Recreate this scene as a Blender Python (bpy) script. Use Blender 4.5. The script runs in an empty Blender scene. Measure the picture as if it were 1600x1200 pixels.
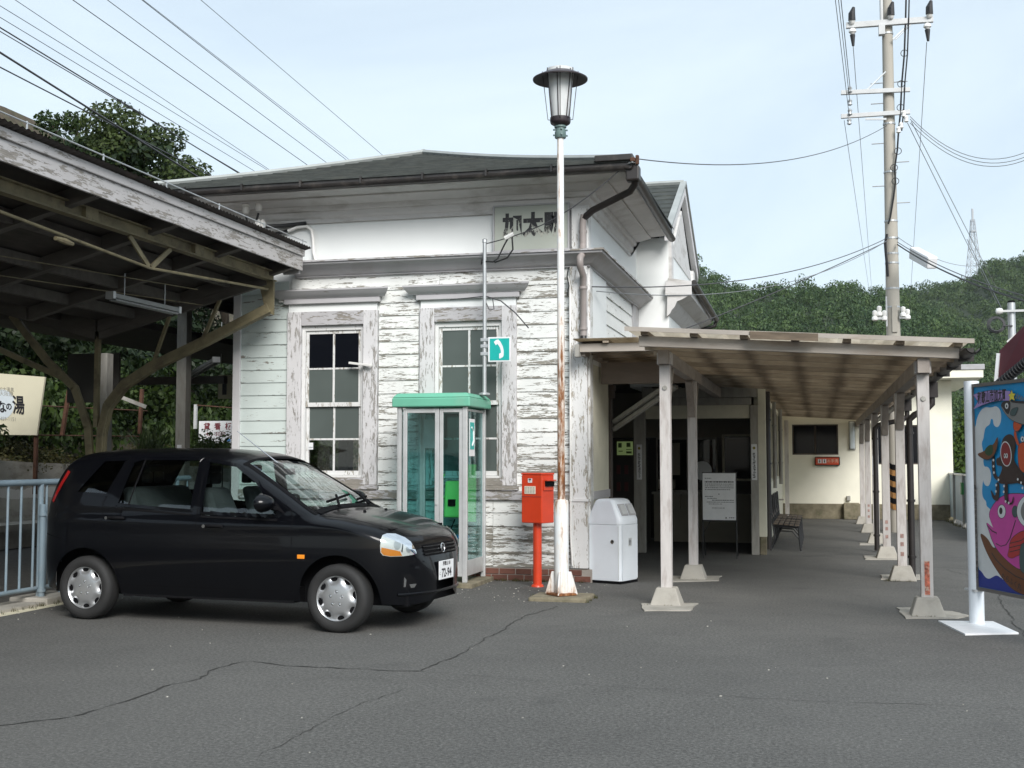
import bpy, bmesh, math, random
import numpy as np
from mathutils import Vector, Matrix
from mathutils.bvhtree import BVHTree

random.seed(11)
RNG = np.random.default_rng(5)
SC = bpy.context.scene
COL = SC.collection
R = math.radians

# ------------------------------------------------------------------ camera
FPX = 1880.0                      # focal length in pixels of the 1600 px wide photograph
EYE = Vector((0.0, 0.0, 1.48))
YAW, PITCH = R(14.237), R(3.592)
cam_d = bpy.data.cameras.new('camera')
cam_d.sensor_width = 36.0
cam_d.lens = FPX / 1600 * 36
cam_d.clip_start, cam_d.clip_end = 0.05, 4000
cam = bpy.data.objects.new('camera', cam_d)
COL.objects.link(cam)
cam.location = EYE
cam.rotation_euler = (math.pi / 2 + PITCH, 0, YAW)
SC.camera = cam

# ------------------------------------------------------------------ sky, sun, exposure
SUN_EL, SUN_AZ = R(34), R(150)     # azimuth clockwise from +Y: behind the camera, a little to its right
world = bpy.data.worlds.new('World')
SC.world = world
world.use_nodes = True
wn, wl = world.node_tree.nodes, world.node_tree.links
wn.clear()
w_out = wn.new('ShaderNodeOutputWorld')
w_bg = wn.new('ShaderNodeBackground')
w_sky = wn.new('ShaderNodeTexSky')
w_sky.sky_type = 'NISHITA'
w_sky.sun_disc = False
w_sky.sun_elevation = SUN_EL
w_sky.sun_rotation = SUN_AZ
w_sky.air_density, w_sky.dust_density, w_sky.ozone_density = 1.0, 1.5, 1.6
w_tc = wn.new('ShaderNodeTexCoord')
w_map = wn.new('ShaderNodeMapping')
w_map.inputs['Scale'].default_value = (1.0, 1.0, 2.6)
w_map.inputs['Location'].default_value = (3.1, 1.7, 0.4)
w_noise = wn.new('ShaderNodeTexNoise')
w_noise.inputs['Scale'].default_value = 1.5
w_noise.inputs['Detail'].default_value = 7
w_noise.inputs['Roughness'].default_value = 0.55
w_noise.inputs['Distortion'].default_value = 0.5
w_ramp = wn.new('ShaderNodeValToRGB')
w_ramp.color_ramp.elements[0].position = 0.30
w_ramp.color_ramp.elements[0].color = (0.40, 0.40, 0.40, 1)
w_ramp.color_ramp.elements[1].position = 0.72
w_ramp.color_ramp.elements[1].color = (0.92, 0.92, 0.92, 1)
w_mix = wn.new('ShaderNodeMix')
w_mix.data_type = 'RGBA'
w_mix.inputs[7].default_value = (7.0, 8.05, 8.7, 1)      # thin bright cloud, same units as the sky
wl.new(w_tc.outputs['Generated'], w_map.inputs['Vector'])
wl.new(w_map.outputs[0], w_noise.inputs['Vector'])
wl.new(w_noise.outputs['Fac'], w_ramp.inputs['Fac'])
wl.new(w_ramp.outputs['Color'], w_mix.inputs[0])
wl.new(w_sky.outputs['Color'], w_mix.inputs[6])
wl.new(w_mix.outputs[2], w_bg.inputs['Color'])
w_bg.inputs['Strength'].default_value = 0.112
wl.new(w_bg.outputs[0], w_out.inputs['Surface'])

sun_d = bpy.data.lights.new('sun', 'SUN')
sun_d.energy = 3.3
sun_d.angle = R(28)
sun_d.color = (1.0, 0.975, 0.945)
sun = bpy.data.objects.new('sun', sun_d)
COL.objects.link(sun)
sdir = Vector((math.sin(SUN_AZ) * math.cos(SUN_EL), math.cos(SUN_AZ) * math.cos(SUN_EL), math.sin(SUN_EL)))
sun.rotation_euler = sdir.to_track_quat('Z', 'Y').to_euler()
sun.location = sdir * 60

SC.view_settings.view_transform = 'Standard'
SC.view_settings.look = 'None'
SC.view_settings.exposure = 0.28
SC.view_settings.gamma = 1.0
SC.view_settings.use_curve_mapping = False
SC.render.engine = 'CYCLES'
SC.cycles.max_bounces = 8
SC.cycles.diffuse_bounces = 4
SC.cycles.glossy_bounces = 4
SC.cycles.transmission_bounces = 6
SC.cycles.transparent_max_bounces = 12
SC.cycles.caustics_reflective = False
SC.cycles.caustics_refractive = False
SC.cycles.use_denoising = True

# ------------------------------------------------------------------ picture -> place helpers (photograph pixels)
_F = Vector((-math.sin(YAW) * math.cos(PITCH), math.cos(YAW) * math.cos(PITCH), math.sin(PITCH)))
_R = Vector((math.cos(YAW), math.sin(YAW), 0))
_U = _R.cross(_F)
def ray(u, v):
    return _F + _R * ((u - 800) / FPX) + _U * ((600 - v) / FPX)
def at_y(u, v, y):
    d = ray(u, v); return EYE + d * (y / d.y)
def at_x(u, v, x):
    d = ray(u, v); return EYE + d * (x / d.x)
def at_z(u, v, z=0.0):
    d = ray(u, v); return EYE + d * ((z - EYE.z) / d.z)
def at_d(u, v, dist):
    return EYE + ray(u, v) * dist

# ------------------------------------------------------------------ object helpers
def tag(o, label=None, cat=None, group=None, kind=None):
    if label: o['label'] = label
    if cat: o['category'] = cat
    if group: o['group'] = group
    if kind: o['kind'] = kind
    return o

def thing(name, loc, label, cat, group=None, rz=0.0):
    o = bpy.data.objects.new(name, None)
    o.empty_display_size = 0.2
    COL.objects.link(o)
    o.location = loc
    o.rotation_euler = (0, 0, rz)
    return tag(o, label, cat, group)

def wloc(o):
    v = Vector((0, 0, 0))
    while o is not None:
        v = v + Vector(o.location); o = o.parent
    return v

class MB:
    """collects shapes; build() links them as one mesh object"""
    def __init__(s):
        s.v = []; s.f = []; s.m = []; s.cur = 0
    def add(s, verts, faces):
        n = len(s.v)
        s.v += [tuple(p) for p in verts]
        for f in faces:
            s.f.append(tuple(i + n for i in f)); s.m.append(s.cur)
        return s
    def box(s, x0, x1, y0, y1, z0, z1):
        return s.add([(x0,y0,z0),(x1,y0,z0),(x1,y1,z0),(x0,y1,z0),(x0,y0,z1),(x1,y0,z1),(x1,y1,z1),(x0,y1,z1)],
                     [(0,3,2,1),(4,5,6,7),(0,1,5,4),(1,2,6,5),(2,3,7,6),(3,0,4,7)])
    def hexa(s, p):      # 8 points: bottom ring, top ring
        return s.add(p, [(0,3,2,1),(4,5,6,7),(0,1,5,4),(1,2,6,5),(2,3,7,6),(3,0,4,7)])
    def bar(s, p, q, w, h, up=(0, 0, 1)):
        p, q = Vector(p), Vector(q)
        d = (q - p).normalized()
        up = Vector(up)
        a = d.cross(up)
        if a.length < 1e-5: a = d.cross(Vector((1, 0, 0)))
        a.normalize(); b = a.cross(d).normalized()
        a *= w / 2; b *= h / 2
        return s.hexa([p-a-b, p+a-b, q+a-b, q-a-b, p-a+b, p+a+b, q+a+b, q-a+b])
    def tube(s, pts, r, n=8, cap=True):
        pts = [Vector(p) for p in pts]
        rs = r if isinstance(r, (list, tuple)) else [r] * len(pts)
        base = len(s.v); prev = None
        for i, p in enumerate(pts):
            if i == 0: d = pts[1] - pts[0]
            elif i == len(pts) - 1: d = pts[-1] - pts[-2]
            else: d = (pts[i+1] - p).normalized() + (p - pts[i-1]).normalized()
            d.normalize()
            if prev is None:
                a = d.cross(Vector((0, 0, 1)))
                if a.length < 1e-3: a = d.cross(Vector((1, 0, 0)))
            else:
                a = prev - d * prev.dot(d)
            a.normalize(); prev = a; b = d.cross(a)
            for k in range(n):
                t = 2 * math.pi * k / n
                s.v.append(tuple(p + (a * math.cos(t) + b * math.sin(t)) * rs[i]))
        for i in range(len(pts) - 1):
            for k in range(n):
                k2 = (k + 1) % n
                s.f.append((base+i*n+k, base+i*n+k2, base+(i+1)*n+k2, base+(i+1)*n+k)); s.m.append(s.cur)
        if cap:
            s.f.append(tuple(base + k for k in reversed(range(n)))); s.m.append(s.cur)
            e = base + (len(pts) - 1) * n
            s.f.append(tuple(e + k for k in range(n))); s.m.append(s.cur)
        return s
    def lathe(s, prof, c=(0, 0, 0), n=24, axis='z', cap=True):
        c = Vector(c); base = len(s.v)
        for r, h in prof:
            for k in range(n):
                t = 2 * math.pi * k / n
                if axis == 'z': s.v.append((c.x + r*math.cos(t), c.y + r*math.sin(t), c.z + h))
                elif axis == 'y': s.v.append((c.x + r*math.cos(t), c.y + h, c.z - r*math.sin(t)))
                else: s.v.append((c.x + h, c.y + r*math.cos(t), c.z + r*math.sin(t)))
        for i in range(len(prof) - 1):
            for k in range(n):
                k2 = (k + 1) % n
                s.f.append((base+i*n+k, base+i*n+k2, base+(i+1)*n+k2, base+(i+1)*n+k)); s.m.append(s.cur)
        if cap:
            s.f.append(tuple(base + k for k in reversed(range(n)))); s.m.append(s.cur)
            e = base + (len(prof) - 1) * n
            s.f.append(tuple(e + k for k in range(n))); s.m.append(s.cur)
        return s
    def prism(s, poly, ext):
        ext = Vector(ext); n = len(poly)
        P = [Vector(p) for p in poly]
        return s.add(P + [p + ext for p in P],
                     [tuple(reversed(range(n))), tuple(range(n, 2*n))] + [(i, (i+1) % n, n+(i+1) % n, n+i) for i in range(n)])
    def quad(s, a, b, c, d):
        return s.add([a, b, c, d], [(0, 1, 2, 3)])
    def grid(s, rows):
        n = len(rows[0]); base = len(s.v)
        for r in rows: s.v += [tuple(p) for p in r]
        for i in range(len(rows) - 1):
            for k in range(n - 1):
                s.f.append((base+i*n+k, base+i*n+k+1, base+(i+1)*n+k+1, base+(i+1)*n+k)); s.m.append(s.cur)
        return s
    def build(s, name, mats, parent=None, local=False, smooth=None, bevel=None, label=None, base=True, recalc=True):
        mats = mats if isinstance(mats, (list, tuple)) else [mats]
        me = bpy.data.meshes.new(name)
        o = bpy.data.objects.new(name, me)
        off = Vector((0, 0, 0))
        if parent is not None:
            o.parent = parent
            if not local: off = wloc(parent)
        elif base and not local:
            a = np.array(s.v)
            off = Vector(((a[:,0].min()+a[:,0].max())/2, (a[:,1].min()+a[:,1].max())/2, a[:,2].min()))
            o.location = off
        me.from_pydata([(x-off.x, y-off.y, z-off.z) for x, y, z in s.v], [], s.f)
        for m in mats: me.materials.append(m)
        if len(mats) > 1: me.polygons.foreach_set('material_index', s.m)
        if recalc:
            bm = bmesh.new(); bm.from_mesh(me)
            bmesh.ops.recalc_face_normals(bm, faces=bm.faces)
            bm.to_mesh(me); bm.free()
        me.update()
        if smooth is not None:
            me.polygons.foreach_set('use_smooth', [True] * len(me.polygons))
            me.set_sharp_from_angle(angle=R(smooth))
        COL.objects.link(o)
        if bevel:
            md = o.modifiers.new('bevel', 'BEVEL')
            md.width = bevel; md.segments = 2; md.limit_method = 'ANGLE'; md.angle_limit = R(40)
        if label: o['label'] = label
        return o

def inst(src, name, loc, parent=None, scale=None, rot=None):
    """a further object sharing src's mesh; loc in world space (parents carry no rotation)"""
    o = src.copy()
    o.name = name
    COL.objects.link(o)
    o.parent = parent
    o.location = Vector(loc) - (wloc(parent) if parent else Vector((0, 0, 0)))
    if scale is not None: o.scale = scale
    if rot is not None: o.rotation_euler = rot
    return o

def mesh_np(name, V, Q, mats, midx=None):
    me = bpy.data.meshes.new(name)
    V = np.ascontiguousarray(V, dtype=np.float32); Q = np.ascontiguousarray(Q, dtype=np.int32)
    k = Q.shape[1]
    me.vertices.add(len(V)); me.vertices.foreach_set('co', V.ravel())
    me.loops.add(Q.size); me.loops.foreach_set('vertex_index', Q.ravel())
    me.polygons.add(len(Q)); me.polygons.foreach_set('loop_start', np.arange(0, Q.size, k, dtype=np.int32))
    for m in mats: me.materials.append(m)
    if midx is not None: me.polygons.foreach_set('material_index', np.asarray(midx, dtype=np.int32))
    me.update(calc_edges=True); me.validate()
    return me

def text_geo(body, size=1.0, xs=1.0, bold=0.0, align='CENTER'):
    """built-in font lettering as (verts, faces) in the XY plane"""
    cu = bpy.data.curves.new('lettering', 'FONT')
    cu.body = body; cu.size = size; cu.align_x = align; cu.align_y = 'CENTER'
    cu.resolution_u = 2; cu.offset = bold
    ob = bpy.data.objects.new('lettering', cu)
    COL.objects.link(ob)
    bpy.context.view_layer.update()
    me = ob.to_mesh()
    V = [(v.co.x * xs, v.co.y) for v in me.vertices]
    F = [tuple(p.vertices) for p in me.polygons]
    ob.to_mesh_clear()
    bpy.data.objects.remove(ob); bpy.data.curves.remove(cu)
    return V, F

def text_on(mb, body, origin, ux, uy, size, xs=1.0, bold=0.0, align='CENTER', vertical=False, pitch=1.05):
    """lettering laid on a plane spanned by ux, uy at origin"""
    origin, ux, uy = Vector(origin), Vector(ux).normalized(), Vector(uy).normalized()
    if vertical:
        n = len(body)
        for i, ch in enumerate(body):
            if ch == ' ': continue
            text_on(mb, ch, origin + uy * (size * pitch * ((n - 1) / 2 - i)), ux, uy, size, xs, bold)
        return
    V, F = text_geo(body, size, xs, bold, align)
    mb.add([origin + ux * x + uy * y for x, y in V], F)

# ------------------------------------------------------------------ materials
class NT:
    def __init__(s, name):
        s.mat = bpy.data.materials.new(name); s.mat.use_nodes = True
        s.n, s.l = s.mat.node_tree.nodes, s.mat.node_tree.links
        s.b = s.n['Principled BSDF']; s.out = s.n['Material Output']
        s.geo = None
    def node(s, t, **kw):
        nd = s.n.new(t)
        for k, v in kw.items():
            if k in nd.inputs.keys(): nd.inputs[k].default_value = v
            else: setattr(nd, k, v)
        return nd
    def pos(s, scale=(1, 1, 1), obj=False):
        if obj:
            src = s.node('ShaderNodeTexCoord').outputs['Object']
        else:
            if s.geo is None: s.geo = s.node('ShaderNodeNewGeometry')
            src = s.geo.outputs['Position']
        mp = s.node('ShaderNodeMapping'); mp.inputs['Scale'].default_value = scale
        s.l.new(src, mp.inputs['Vector']); return mp.outputs[0]
    def noise(s, scale=5, detail=4, rough=.55, vec=None, stretch=(1, 1, 1), dist=0, obj=False):
        nd = s.node('ShaderNodeTexNoise', Scale=scale, Detail=detail, Roughness=rough, Distortion=dist)
        s.l.new(vec if vec is not None else s.pos(stretch, obj), nd.inputs['Vector']); return nd.outputs['Fac']
    def ramp(s, fac, stops):
        nd = s.node('ShaderNodeValToRGB'); cr = nd.color_ramp
        while len(cr.elements) < len(stops): cr.elements.new(0.5)
        for e, (p, c) in zip(cr.elements, stops):
            e.position = p; e.color = (c[0], c[1], c[2], 1) if hasattr(c, '__len__') else (c, c, c, 1)
        s.l.new(fac, nd.inputs['Fac']); return nd.outputs['Color']
    def mix(s, fac, a, b, mode='MIX'):
        nd = s.node('ShaderNodeMix', data_type='RGBA', blend_type=mode)
        for i, x in ((0, fac), (6, a), (7, b)):
            if hasattr(x, 'links') or hasattr(x, 'is_linked'): s.l.new(x, nd.inputs[i])
            elif hasattr(x, '__len__'): nd.inputs[i].default_value = (x[0], x[1], x[2], 1)
            else: nd.inputs[i].default_value = x
        return nd.outputs[2]
    def math(s, op, a, b=0.0, clamp=False, c=0.5):
        nd = s.node('ShaderNodeMath', operation=op, use_clamp=clamp)
        for i, x in ((0, a), (1, b), (2, c)):
            if hasattr(x, 'is_linked'): s.l.new(x, nd.inputs[i])
            else: nd.inputs[i].default_value = x
        return nd.outputs[0]
    def col(s, c): s.l.new(c, s.b.inputs['Base Color']) if hasattr(c, 'is_linked') else setattr(s.b.inputs['Base Color'], 'default_value', (*c, 1))
    def rough(s, r): s.l.new(r, s.b.inputs['Roughness']) if hasattr(r, 'is_linked') else setattr(s.b.inputs['Roughness'], 'default_value', r)
    def bump(s, h, strength=.3, dist=.01):
        nd = s.node('ShaderNodeBump', Strength=strength, Distance=dist)
        s.l.new(h, nd.inputs['Height']); s.l.new(nd.outputs[0], s.b.inputs['Normal'])

def pmat(name, c, rough=.6, var=.12, scale=3.0, metal=0.0, bump=0.0, stretch=(1, 1, 1), spec=None, dirt=None, coat=0.0, obj=False, rand=0.0):
    t = NT(name)
    n = t.noise(scale, 6, .6, stretch=stretch, obj=obj)
    a = tuple(x * (1 - var) for x in c); b = tuple(min(1, x * (1 + var)) for x in c)
    cc = t.ramp(n, [(.3, a), (.7, b)])
    if rand:
        oi = t.node('ShaderNodeObjectInfo')
        k = t.math('MULTIPLY_ADD', oi.outputs['Random'], 2 * rand, False, 1 - rand)
        cc = t.mix(1.0, cc, k, 'MULTIPLY')
    if dirt:
        dcol, amt = dirt
        m = t.ramp(t.noise(scale * .7 + .6, 8, .65, stretch=stretch), [(.5, 0), (.72, amt)])
        cc = t.mix(m, cc, dcol)
    t.col(cc); t.rough(rough)
    t.b.inputs['Metallic'].default_value = metal
    if spec is not None: t.b.inputs['Specular IOR Level'].default_value = spec
    if coat: t.b.inputs['Coat Weight'].default_value = coat
    if bump: t.bump(t.noise(scale * 6, 6, .7, stretch=stretch, obj=obj), bump)
    return t.mat

def flat(name, c, rough=.5, metal=0.0):
    return pmat(name, c, rough, .05, 9.0, metal)

def peeling(name, paint, wood, stretch, lo=.0, scale=1.0, rough=.62, edge=False):
    """weathered paint flaking off grey boards; how much is gone comes from the object's own 'peel' property"""
    t = NT(name)
    at = t.node('ShaderNodeAttribute', attribute_type='OBJECT', attribute_name='peel')
    oi = t.node('ShaderNodeObjectInfo')
    base = t.pos(stretch)
    comb = t.node('ShaderNodeVectorMath', operation='ADD')
    t.l.new(base, comb.inputs[0])
    sc = t.node('ShaderNodeVectorMath', operation='SCALE'); sc.inputs[3].default_value = 17.0
    cx = t.node('ShaderNodeCombineXYZ'); t.l.new(oi.outputs['Random'], cx.inputs[0]); t.l.new(oi.outputs['Random'], cx.inputs[1])
    t.l.new(cx.outputs[0], sc.inputs[0]); t.l.new(sc.outputs[0], comb.inputs[1])
    v = comb.outputs[0]
    n1 = t.noise(3.2 * scale, 9, .66, vec=v, dist=.6)
    n2 = t.noise(0.9 * scale, 3, .5, vec=v)
    n3 = t.noise(11.0 * scale, 5, .6, vec=v)
    s = t.math('ADD', t.math('MULTIPLY', n1, .54), t.math('ADD', t.math('MULTIPLY', n2, .24), t.math('MULTIPLY', n3, .22)))
    if edge:      # boards let go of their paint along the lower edge first
        so = t.node('ShaderNodeSeparateXYZ'); t.l.new(t.node('ShaderNodeTexCoord').outputs['Object'], so.inputs[0])
        er = t.node('ShaderNodeMapRange'); er.inputs['From Min'].default_value = .034; er.inputs['From Max'].default_value = .0; er.inputs['To Max'].default_value = .05
        t.l.new(so.outputs['Z'], er.inputs['Value']); s = t.math('ADD', s, er.outputs[0])
    lvl = t.math('ADD', t.math('MULTIPLY', at.outputs['Fac'], -.26), .70 - lo)
    d = t.math('SUBTRACT', s, lvl)
    m = t.ramp(t.math('MULTIPLY_ADD', d, 30.0), [(.35, 0), (.62, 1)])
    wcol = t.ramp(t.noise(9, 6, .7, stretch=(stretch[0]*.6, stretch[1]*.6, stretch[2]*1.5)), [(.3, tuple(x*.62 for x in wood)), (.7, tuple(min(1, x*1.3) for x in wood))])
    pcol = t.ramp(t.noise(2.2, 5, .6), [(.3, tuple(x*.93 for x in paint)), (.7, tuple(min(1, x*1.04) for x in paint))])
    pcol = t.mix(t.ramp(n3, [(.56, 0), (.75, .22)]), pcol, (.5, .5, .46))
    rim = t.ramp(t.math('MULTIPLY_ADD', d, 24.0), [(.30, 0), (.42, .55), (.60, .0)])      # shaded, lifted lip of each flake
    c = t.mix(m, pcol, wcol); c = t.mix(rim, c, tuple(x * .45 for x in wood))
    t.col(c); t.rough(t.ramp(m, [(0, rough), (1, .9)]))
    t.bump(t.math('SUBTRACT', t.math('MULTIPLY', n3, .25), m), .55, .004)
    return t.mat

M = {}
M['peel_board'] = peeling('peeling_white_paint', (.745, .755, .73), (.255, .24, .205), (1.2, 1.2, 9.5), edge=True, scale=1.55)
M['peel_trim_v'] = peeling('peeling_grey_paint_upright', (.62, .61, .615), (.31, .295, .275), (10.5, 10.5, 1.9))
M['peel_trim_h'] = peeling('peeling_grey_paint_level', (.46, .45, .46), (.26, .24, .21), (1.7, 1.7, 8.5))
M['peel_white_v'] = peeling('peeling_white_paint_upright', (.70, .70, .69), (.36, .33, .28), (10.5, 10.5, 2.0))
M['peel_fascia'] = peeling('peeling_fascia_paint', (.50, .48, .475), (.27, .25, .225), (6.0, 1.5, 9.5))
M['trim_grey'] = pmat('trim_grey_paint', (.40, .395, .405), .55, .1, 2.5, dirt=((.25, .23, .2), .5))
M['soffit'] = pmat('soffit_grey_white', (.62, .61, .60), .6, .08, 2, stretch=(1, 1, 3), dirt=((.2, .18, .15), .55))
M['frieze'] = pmat('frieze_white_panel', (.80, .82, .81), .45, .03, 2)
M['cream'] = pmat('cream_render', (.66, .64, .52), .8, .06, 4, bump=.08, dirt=((.40, .38, .30), .35))
M['cream_light'] = pmat('pale_cream_render', (.83, .805, .68), .8, .04, 3, bump=.08)
M['slate'] = pmat('grey_slate_shingles', (.052, .058, .055), .8, .3, 5, bump=.35, stretch=(1, 1, 4), dirt=((.105, .107, .09), .45), spec=.25)
M['ridge'] = pmat('ridge_cap_metal', (.34, .36, .35), .5, .12, 3)
M['gutter'] = pmat('gutter_dark_brown', (.028, .025, .024), .42, .3, 4, dirt=((.16, .14, .12), .5))
M['down_grey'] = pmat('downpipe_taupe', (.30, .265, .25), .5, .1, 3)
M['down_black'] = pmat('downpipe_black', (.022, .018, .017), .4, .2, 4)
M['porch_beam'] = pmat('porch_beam_brown', (.21, .17, .14), .75, .15, 3, stretch=(1, 1, 4), bump=.15)
M['post_lilac'] = pmat('walkway_post_paint', (.485, .46, .44), .65, .09, 4, stretch=(4, 4, .8), bump=.12, dirt=((.24, .19, .165), .75), rand=.08)
M['joist'] = None
M['fascia_wood'] = pmat('walkway_front_joist_paint', (.36, .325, .285), .75, .14, 2.5, stretch=(1, 4, 4), bump=.15, dirt=((.26, .2, .15), .55))
M['beam_wood'] = pmat('walkway_beam_paint', (.29, .255, .225), .75, .16, 2.5, stretch=(4, 1, 4), bump=.15, dirt=((.15, .12, .1), .5))
M['concrete'] = pmat('concrete', (.36, .34, .30), .9, .16, 3, bump=.35, dirt=((.17, .16, .13), .6))
M['concrete_pole'] = pmat('pole_concrete', (.40, .375, .325), .85, .08, 2, bump=.12, stretch=(1, 1, .3))
M['mossy'] = pmat('mossy_concrete', (.20, .175, .12), .95, .3, 7, bump=.5, dirt=((.075, .08, .035), .8))
M['galv'] = pmat('galvanised_steel', (.50, .52, .53), .45, .1, 6, metal=.55)
M['galv_white'] = pmat('pale_galvanised_arm', (.54, .55, .55), .55, .08, 6, metal=.1)
M['steel_blue'] = pmat('blue_grey_rail_paint', (.19, .255, .30), .5, .12, 5, dirt=((.33, .36, .36), .5))
M['panel_blue'] = pmat('pale_blue_fence_sheet', (.42, .53, .62), .55, .07, 3, dirt=((.3, .33, .35), .4))
M['black_rubber'] = pmat('black_cable', (.015, .015, .016), .55, .2, 6)
M['wire'] = pmat('weathered_wire', (.06, .06, .065), .55, .2, 6)
M['wire_light'] = pmat('grey_wire', (.20, .21, .22), .5, .15, 6)
M['ceramic'] = flat('white_porcelain', (.80, .79, .76), .25)
M['yellow_beam'] = pmat('old_yellow_steel_paint', (.20, .172, .10), .65, .25, 5, dirt=((.07, .048, .03), .85), bump=.1)
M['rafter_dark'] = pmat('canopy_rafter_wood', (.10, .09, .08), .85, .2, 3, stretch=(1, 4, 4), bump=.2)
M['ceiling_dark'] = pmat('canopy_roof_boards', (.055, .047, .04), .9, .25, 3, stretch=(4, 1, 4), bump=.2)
M['roof_sheet'] = pmat('corrugated_dark_sheet', (.06, .05, .045), .6, .25, 5, dirt=((.16, .12, .1), .6))
M['dark_wood'] = pmat('dark_brown_wood', (.06, .045, .036), .7, .2, 4, stretch=(4, 4, 1))
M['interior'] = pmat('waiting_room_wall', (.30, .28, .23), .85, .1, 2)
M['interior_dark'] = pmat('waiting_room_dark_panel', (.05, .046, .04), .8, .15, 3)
M['grey_post'] = pmat('grey_old_timber', (.34, .33, .30), .8, .14, 4, stretch=(4, 4, 1), bump=.2, dirt=((.2, .17, .13), .5))
M['rust'] = pmat('rusty_steel', (.085, .038, .022), .85, .4, 8, bump=.3)
M['white_sheet'] = flat('white_sign_board', (.78, .79, .80), .45)
M['cream_sheet'] = pmat('cream_sign_board', (.66, .62, .47), .6, .06, 2, dirt=((.5, .46, .34), .35))
M['ink'] = flat('black_ink', (.02, .02, .025), .5)
M['ink_grey'] = flat('faded_grey_ink', (.30, .29, .25), .6)
M['ink_maroon'] = flat('maroon_ink', (.20, .05, .06), .5)
M['maroon'] = pmat('maroon_canvas', (.115, .030, .040), .7, .15, 4, bump=.1)
M['teal_sign'] = flat('teal_enamel', (.005, .40, .36), .4)
M['mint'] = pmat('mint_roof_paint', (.14, .43, .30), .42, .06, 2.5, dirt=((.30, .42, .32), .4))
M['alu'] = pmat('booth_aluminium', (.56, .57, .57), .4, .08, 5, metal=.35, dirt=((.36, .36, .34), .4))
M['bin_white'] = pmat('bin_white_enamel', (.74, .78, .82), .35, .03, 3, dirt=((.5, .52, .52), .25))
M['post_red'] = pmat('postbox_red', (.66, .055, .016), .38, .07, 4, dirt=((.42, .05, .02), .5), coat=.3)
M['label_cream'] = pmat('postbox_label', (.74, .68, .56), .6, .08, 9)
M['payphone_green'] = flat('payphone_green', (.14, .60, .14), .35)
M['payphone_back'] = flat('payphone_backboard_green', (.16, .62, .16), .5)
M['bench_wood'] = pmat('bench_slat_wood', (.15, .12, .095), .7, .2, 5, stretch=(4, 1, 4), bump=.2)
M['bench_iron'] = pmat('bench_black_iron', (.02, .02, .022), .45, .15, 6)
M['lamp_dark'] = pmat('lamp_shade_dark', (.03, .022, .026), .4, .15, 4)
M['lamp_green'] = pmat('lamp_collar_green', (.14, .21, .20), .5, .1, 4)
M['brick'] = pmat('red_brown_brick', (.13, .052, .036), .85, .2, 12, bump=.4, rand=.3)
M['mortar'] = pmat('brick_mortar', (.30, .27, .24), .95, .12, 8, bump=.3)
M['plastic_white'] = flat('white_lamp_plastic', (.60, .66, .68), .35)
M['grey_tube'] = flat('grey_lamp_tube', (.26, .27, .27), .5)  # darker grey for fittings and tubes of the platform lamps
M['red_sign'] = flat('red_sign_face', (.55, .075, .03), .4)
M['tyre'] = pmat('tyre_rubber', (.017, .017, .017), .75, .12, 14, bump=.1)
M['hubcap'] = pmat('silver_hubcap', (.52, .53, .54), .32, .03, 8, metal=.75)
M['chrome'] = pmat('chrome', (.75, .75, .76), .12, .02, 8, metal=1.0)
M['trim_black'] = pmat('black_trim', (.008, .008, .009), .7, .1, 9, spec=.05)
M['cabin'] = pmat('car_cabin_fabric', (.035, .036, .042), .85, .15, 9)
M['cabin_light'] = pmat('car_seat_cloth', (.11, .115, .12), .85, .15, 9)
M['amber'] = flat('amber_lens', (.80, .26, .02), .2)
M['tail_red'] = flat('red_lens', (.22, .008, .008), .18)
M['lamp_reflector'] = pmat('headlamp_reflector', (.88, .88, .87), .2, .03, 14, metal=.2)
M['tower_grey'] = pmat('tower_steel', (.42, .44, .46), .6, .08, 1)

t = NT('car_black_paint')
t.col((.0025, .0028, .004)); t.rough(.28)
t.b.inputs['Coat Weight'].default_value = .42; t.b.inputs['Coat Roughness'].default_value = .03
t.b.inputs['Specular IOR Level'].default_value = .12
M['car_paint'] = t.mat

def glass(name, tint, rough=.0, trans=.75, refl=.09, fk=1.25):
    """thin pane: mostly clear with a mirror sheen that grows at grazing angles"""
    t = NT(name)
    tr = t.node('ShaderNodeBsdfTransparent'); tr.inputs['Color'].default_value = (*[x * trans for x in tint], 1)
    gl = t.node('ShaderNodeBsdfGlossy'); gl.inputs['Roughness'].default_value = max(rough, .01)
    gl.inputs['Color'].default_value = (.95, .97, .98, 1)
    fr = t.node('ShaderNodeFresnel'); fr.inputs['IOR'].default_value = 1.5
    k = t.math('ADD', t.math('MULTIPLY', fr.outputs[0], fk), refl - .05, True)
    mx = t.node('ShaderNodeMixShader')
    t.l.new(k, mx.inputs[0]); t.l.new(tr.outputs[0], mx.inputs[1]); t.l.new(gl.outputs[0], mx.inputs[2])
    t.l.new(mx.outputs[0], t.out.inputs['Surface'])
    return t.mat
M['glass_car'] = glass('car_glass', (.82, .95, .93), .01, .78, .07, 1.4)
M['glass_booth'] = glass('booth_teal_glass', (.84, .985, .98), .01, .99, .05, .5)
M['glass_clear'] = glass('clear_window_glass', (.92, .96, .95), .01, .82, .06)
M['glass_shop'] = glass('ticket_window_glass', (.8, .85, .85), .02, .45, .05, .4)
t = NT('frosted_window_glass')
t.col(t.ramp(t.noise(1.2, 3), [(.3, (.072, .088, .082)), (.7, (.10, .12, .112))])); t.rough(.28)
M['glass_frost'] = t.mat
t = NT('dark_window_glass'); t.col((.006, .007, .010)); t.rough(.06); t.b.inputs['Specular IOR Level'].default_value = .15
M['glass_dark'] = t.mat
t = NT('lamp_milk_glass')
t.col(t.ramp(t.noise(6, 3, stretch=(4, 4, .6)), [(.3, (.78, .81, .81)), (.7, (.90, .91, .90))])); t.rough(.25)
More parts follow.
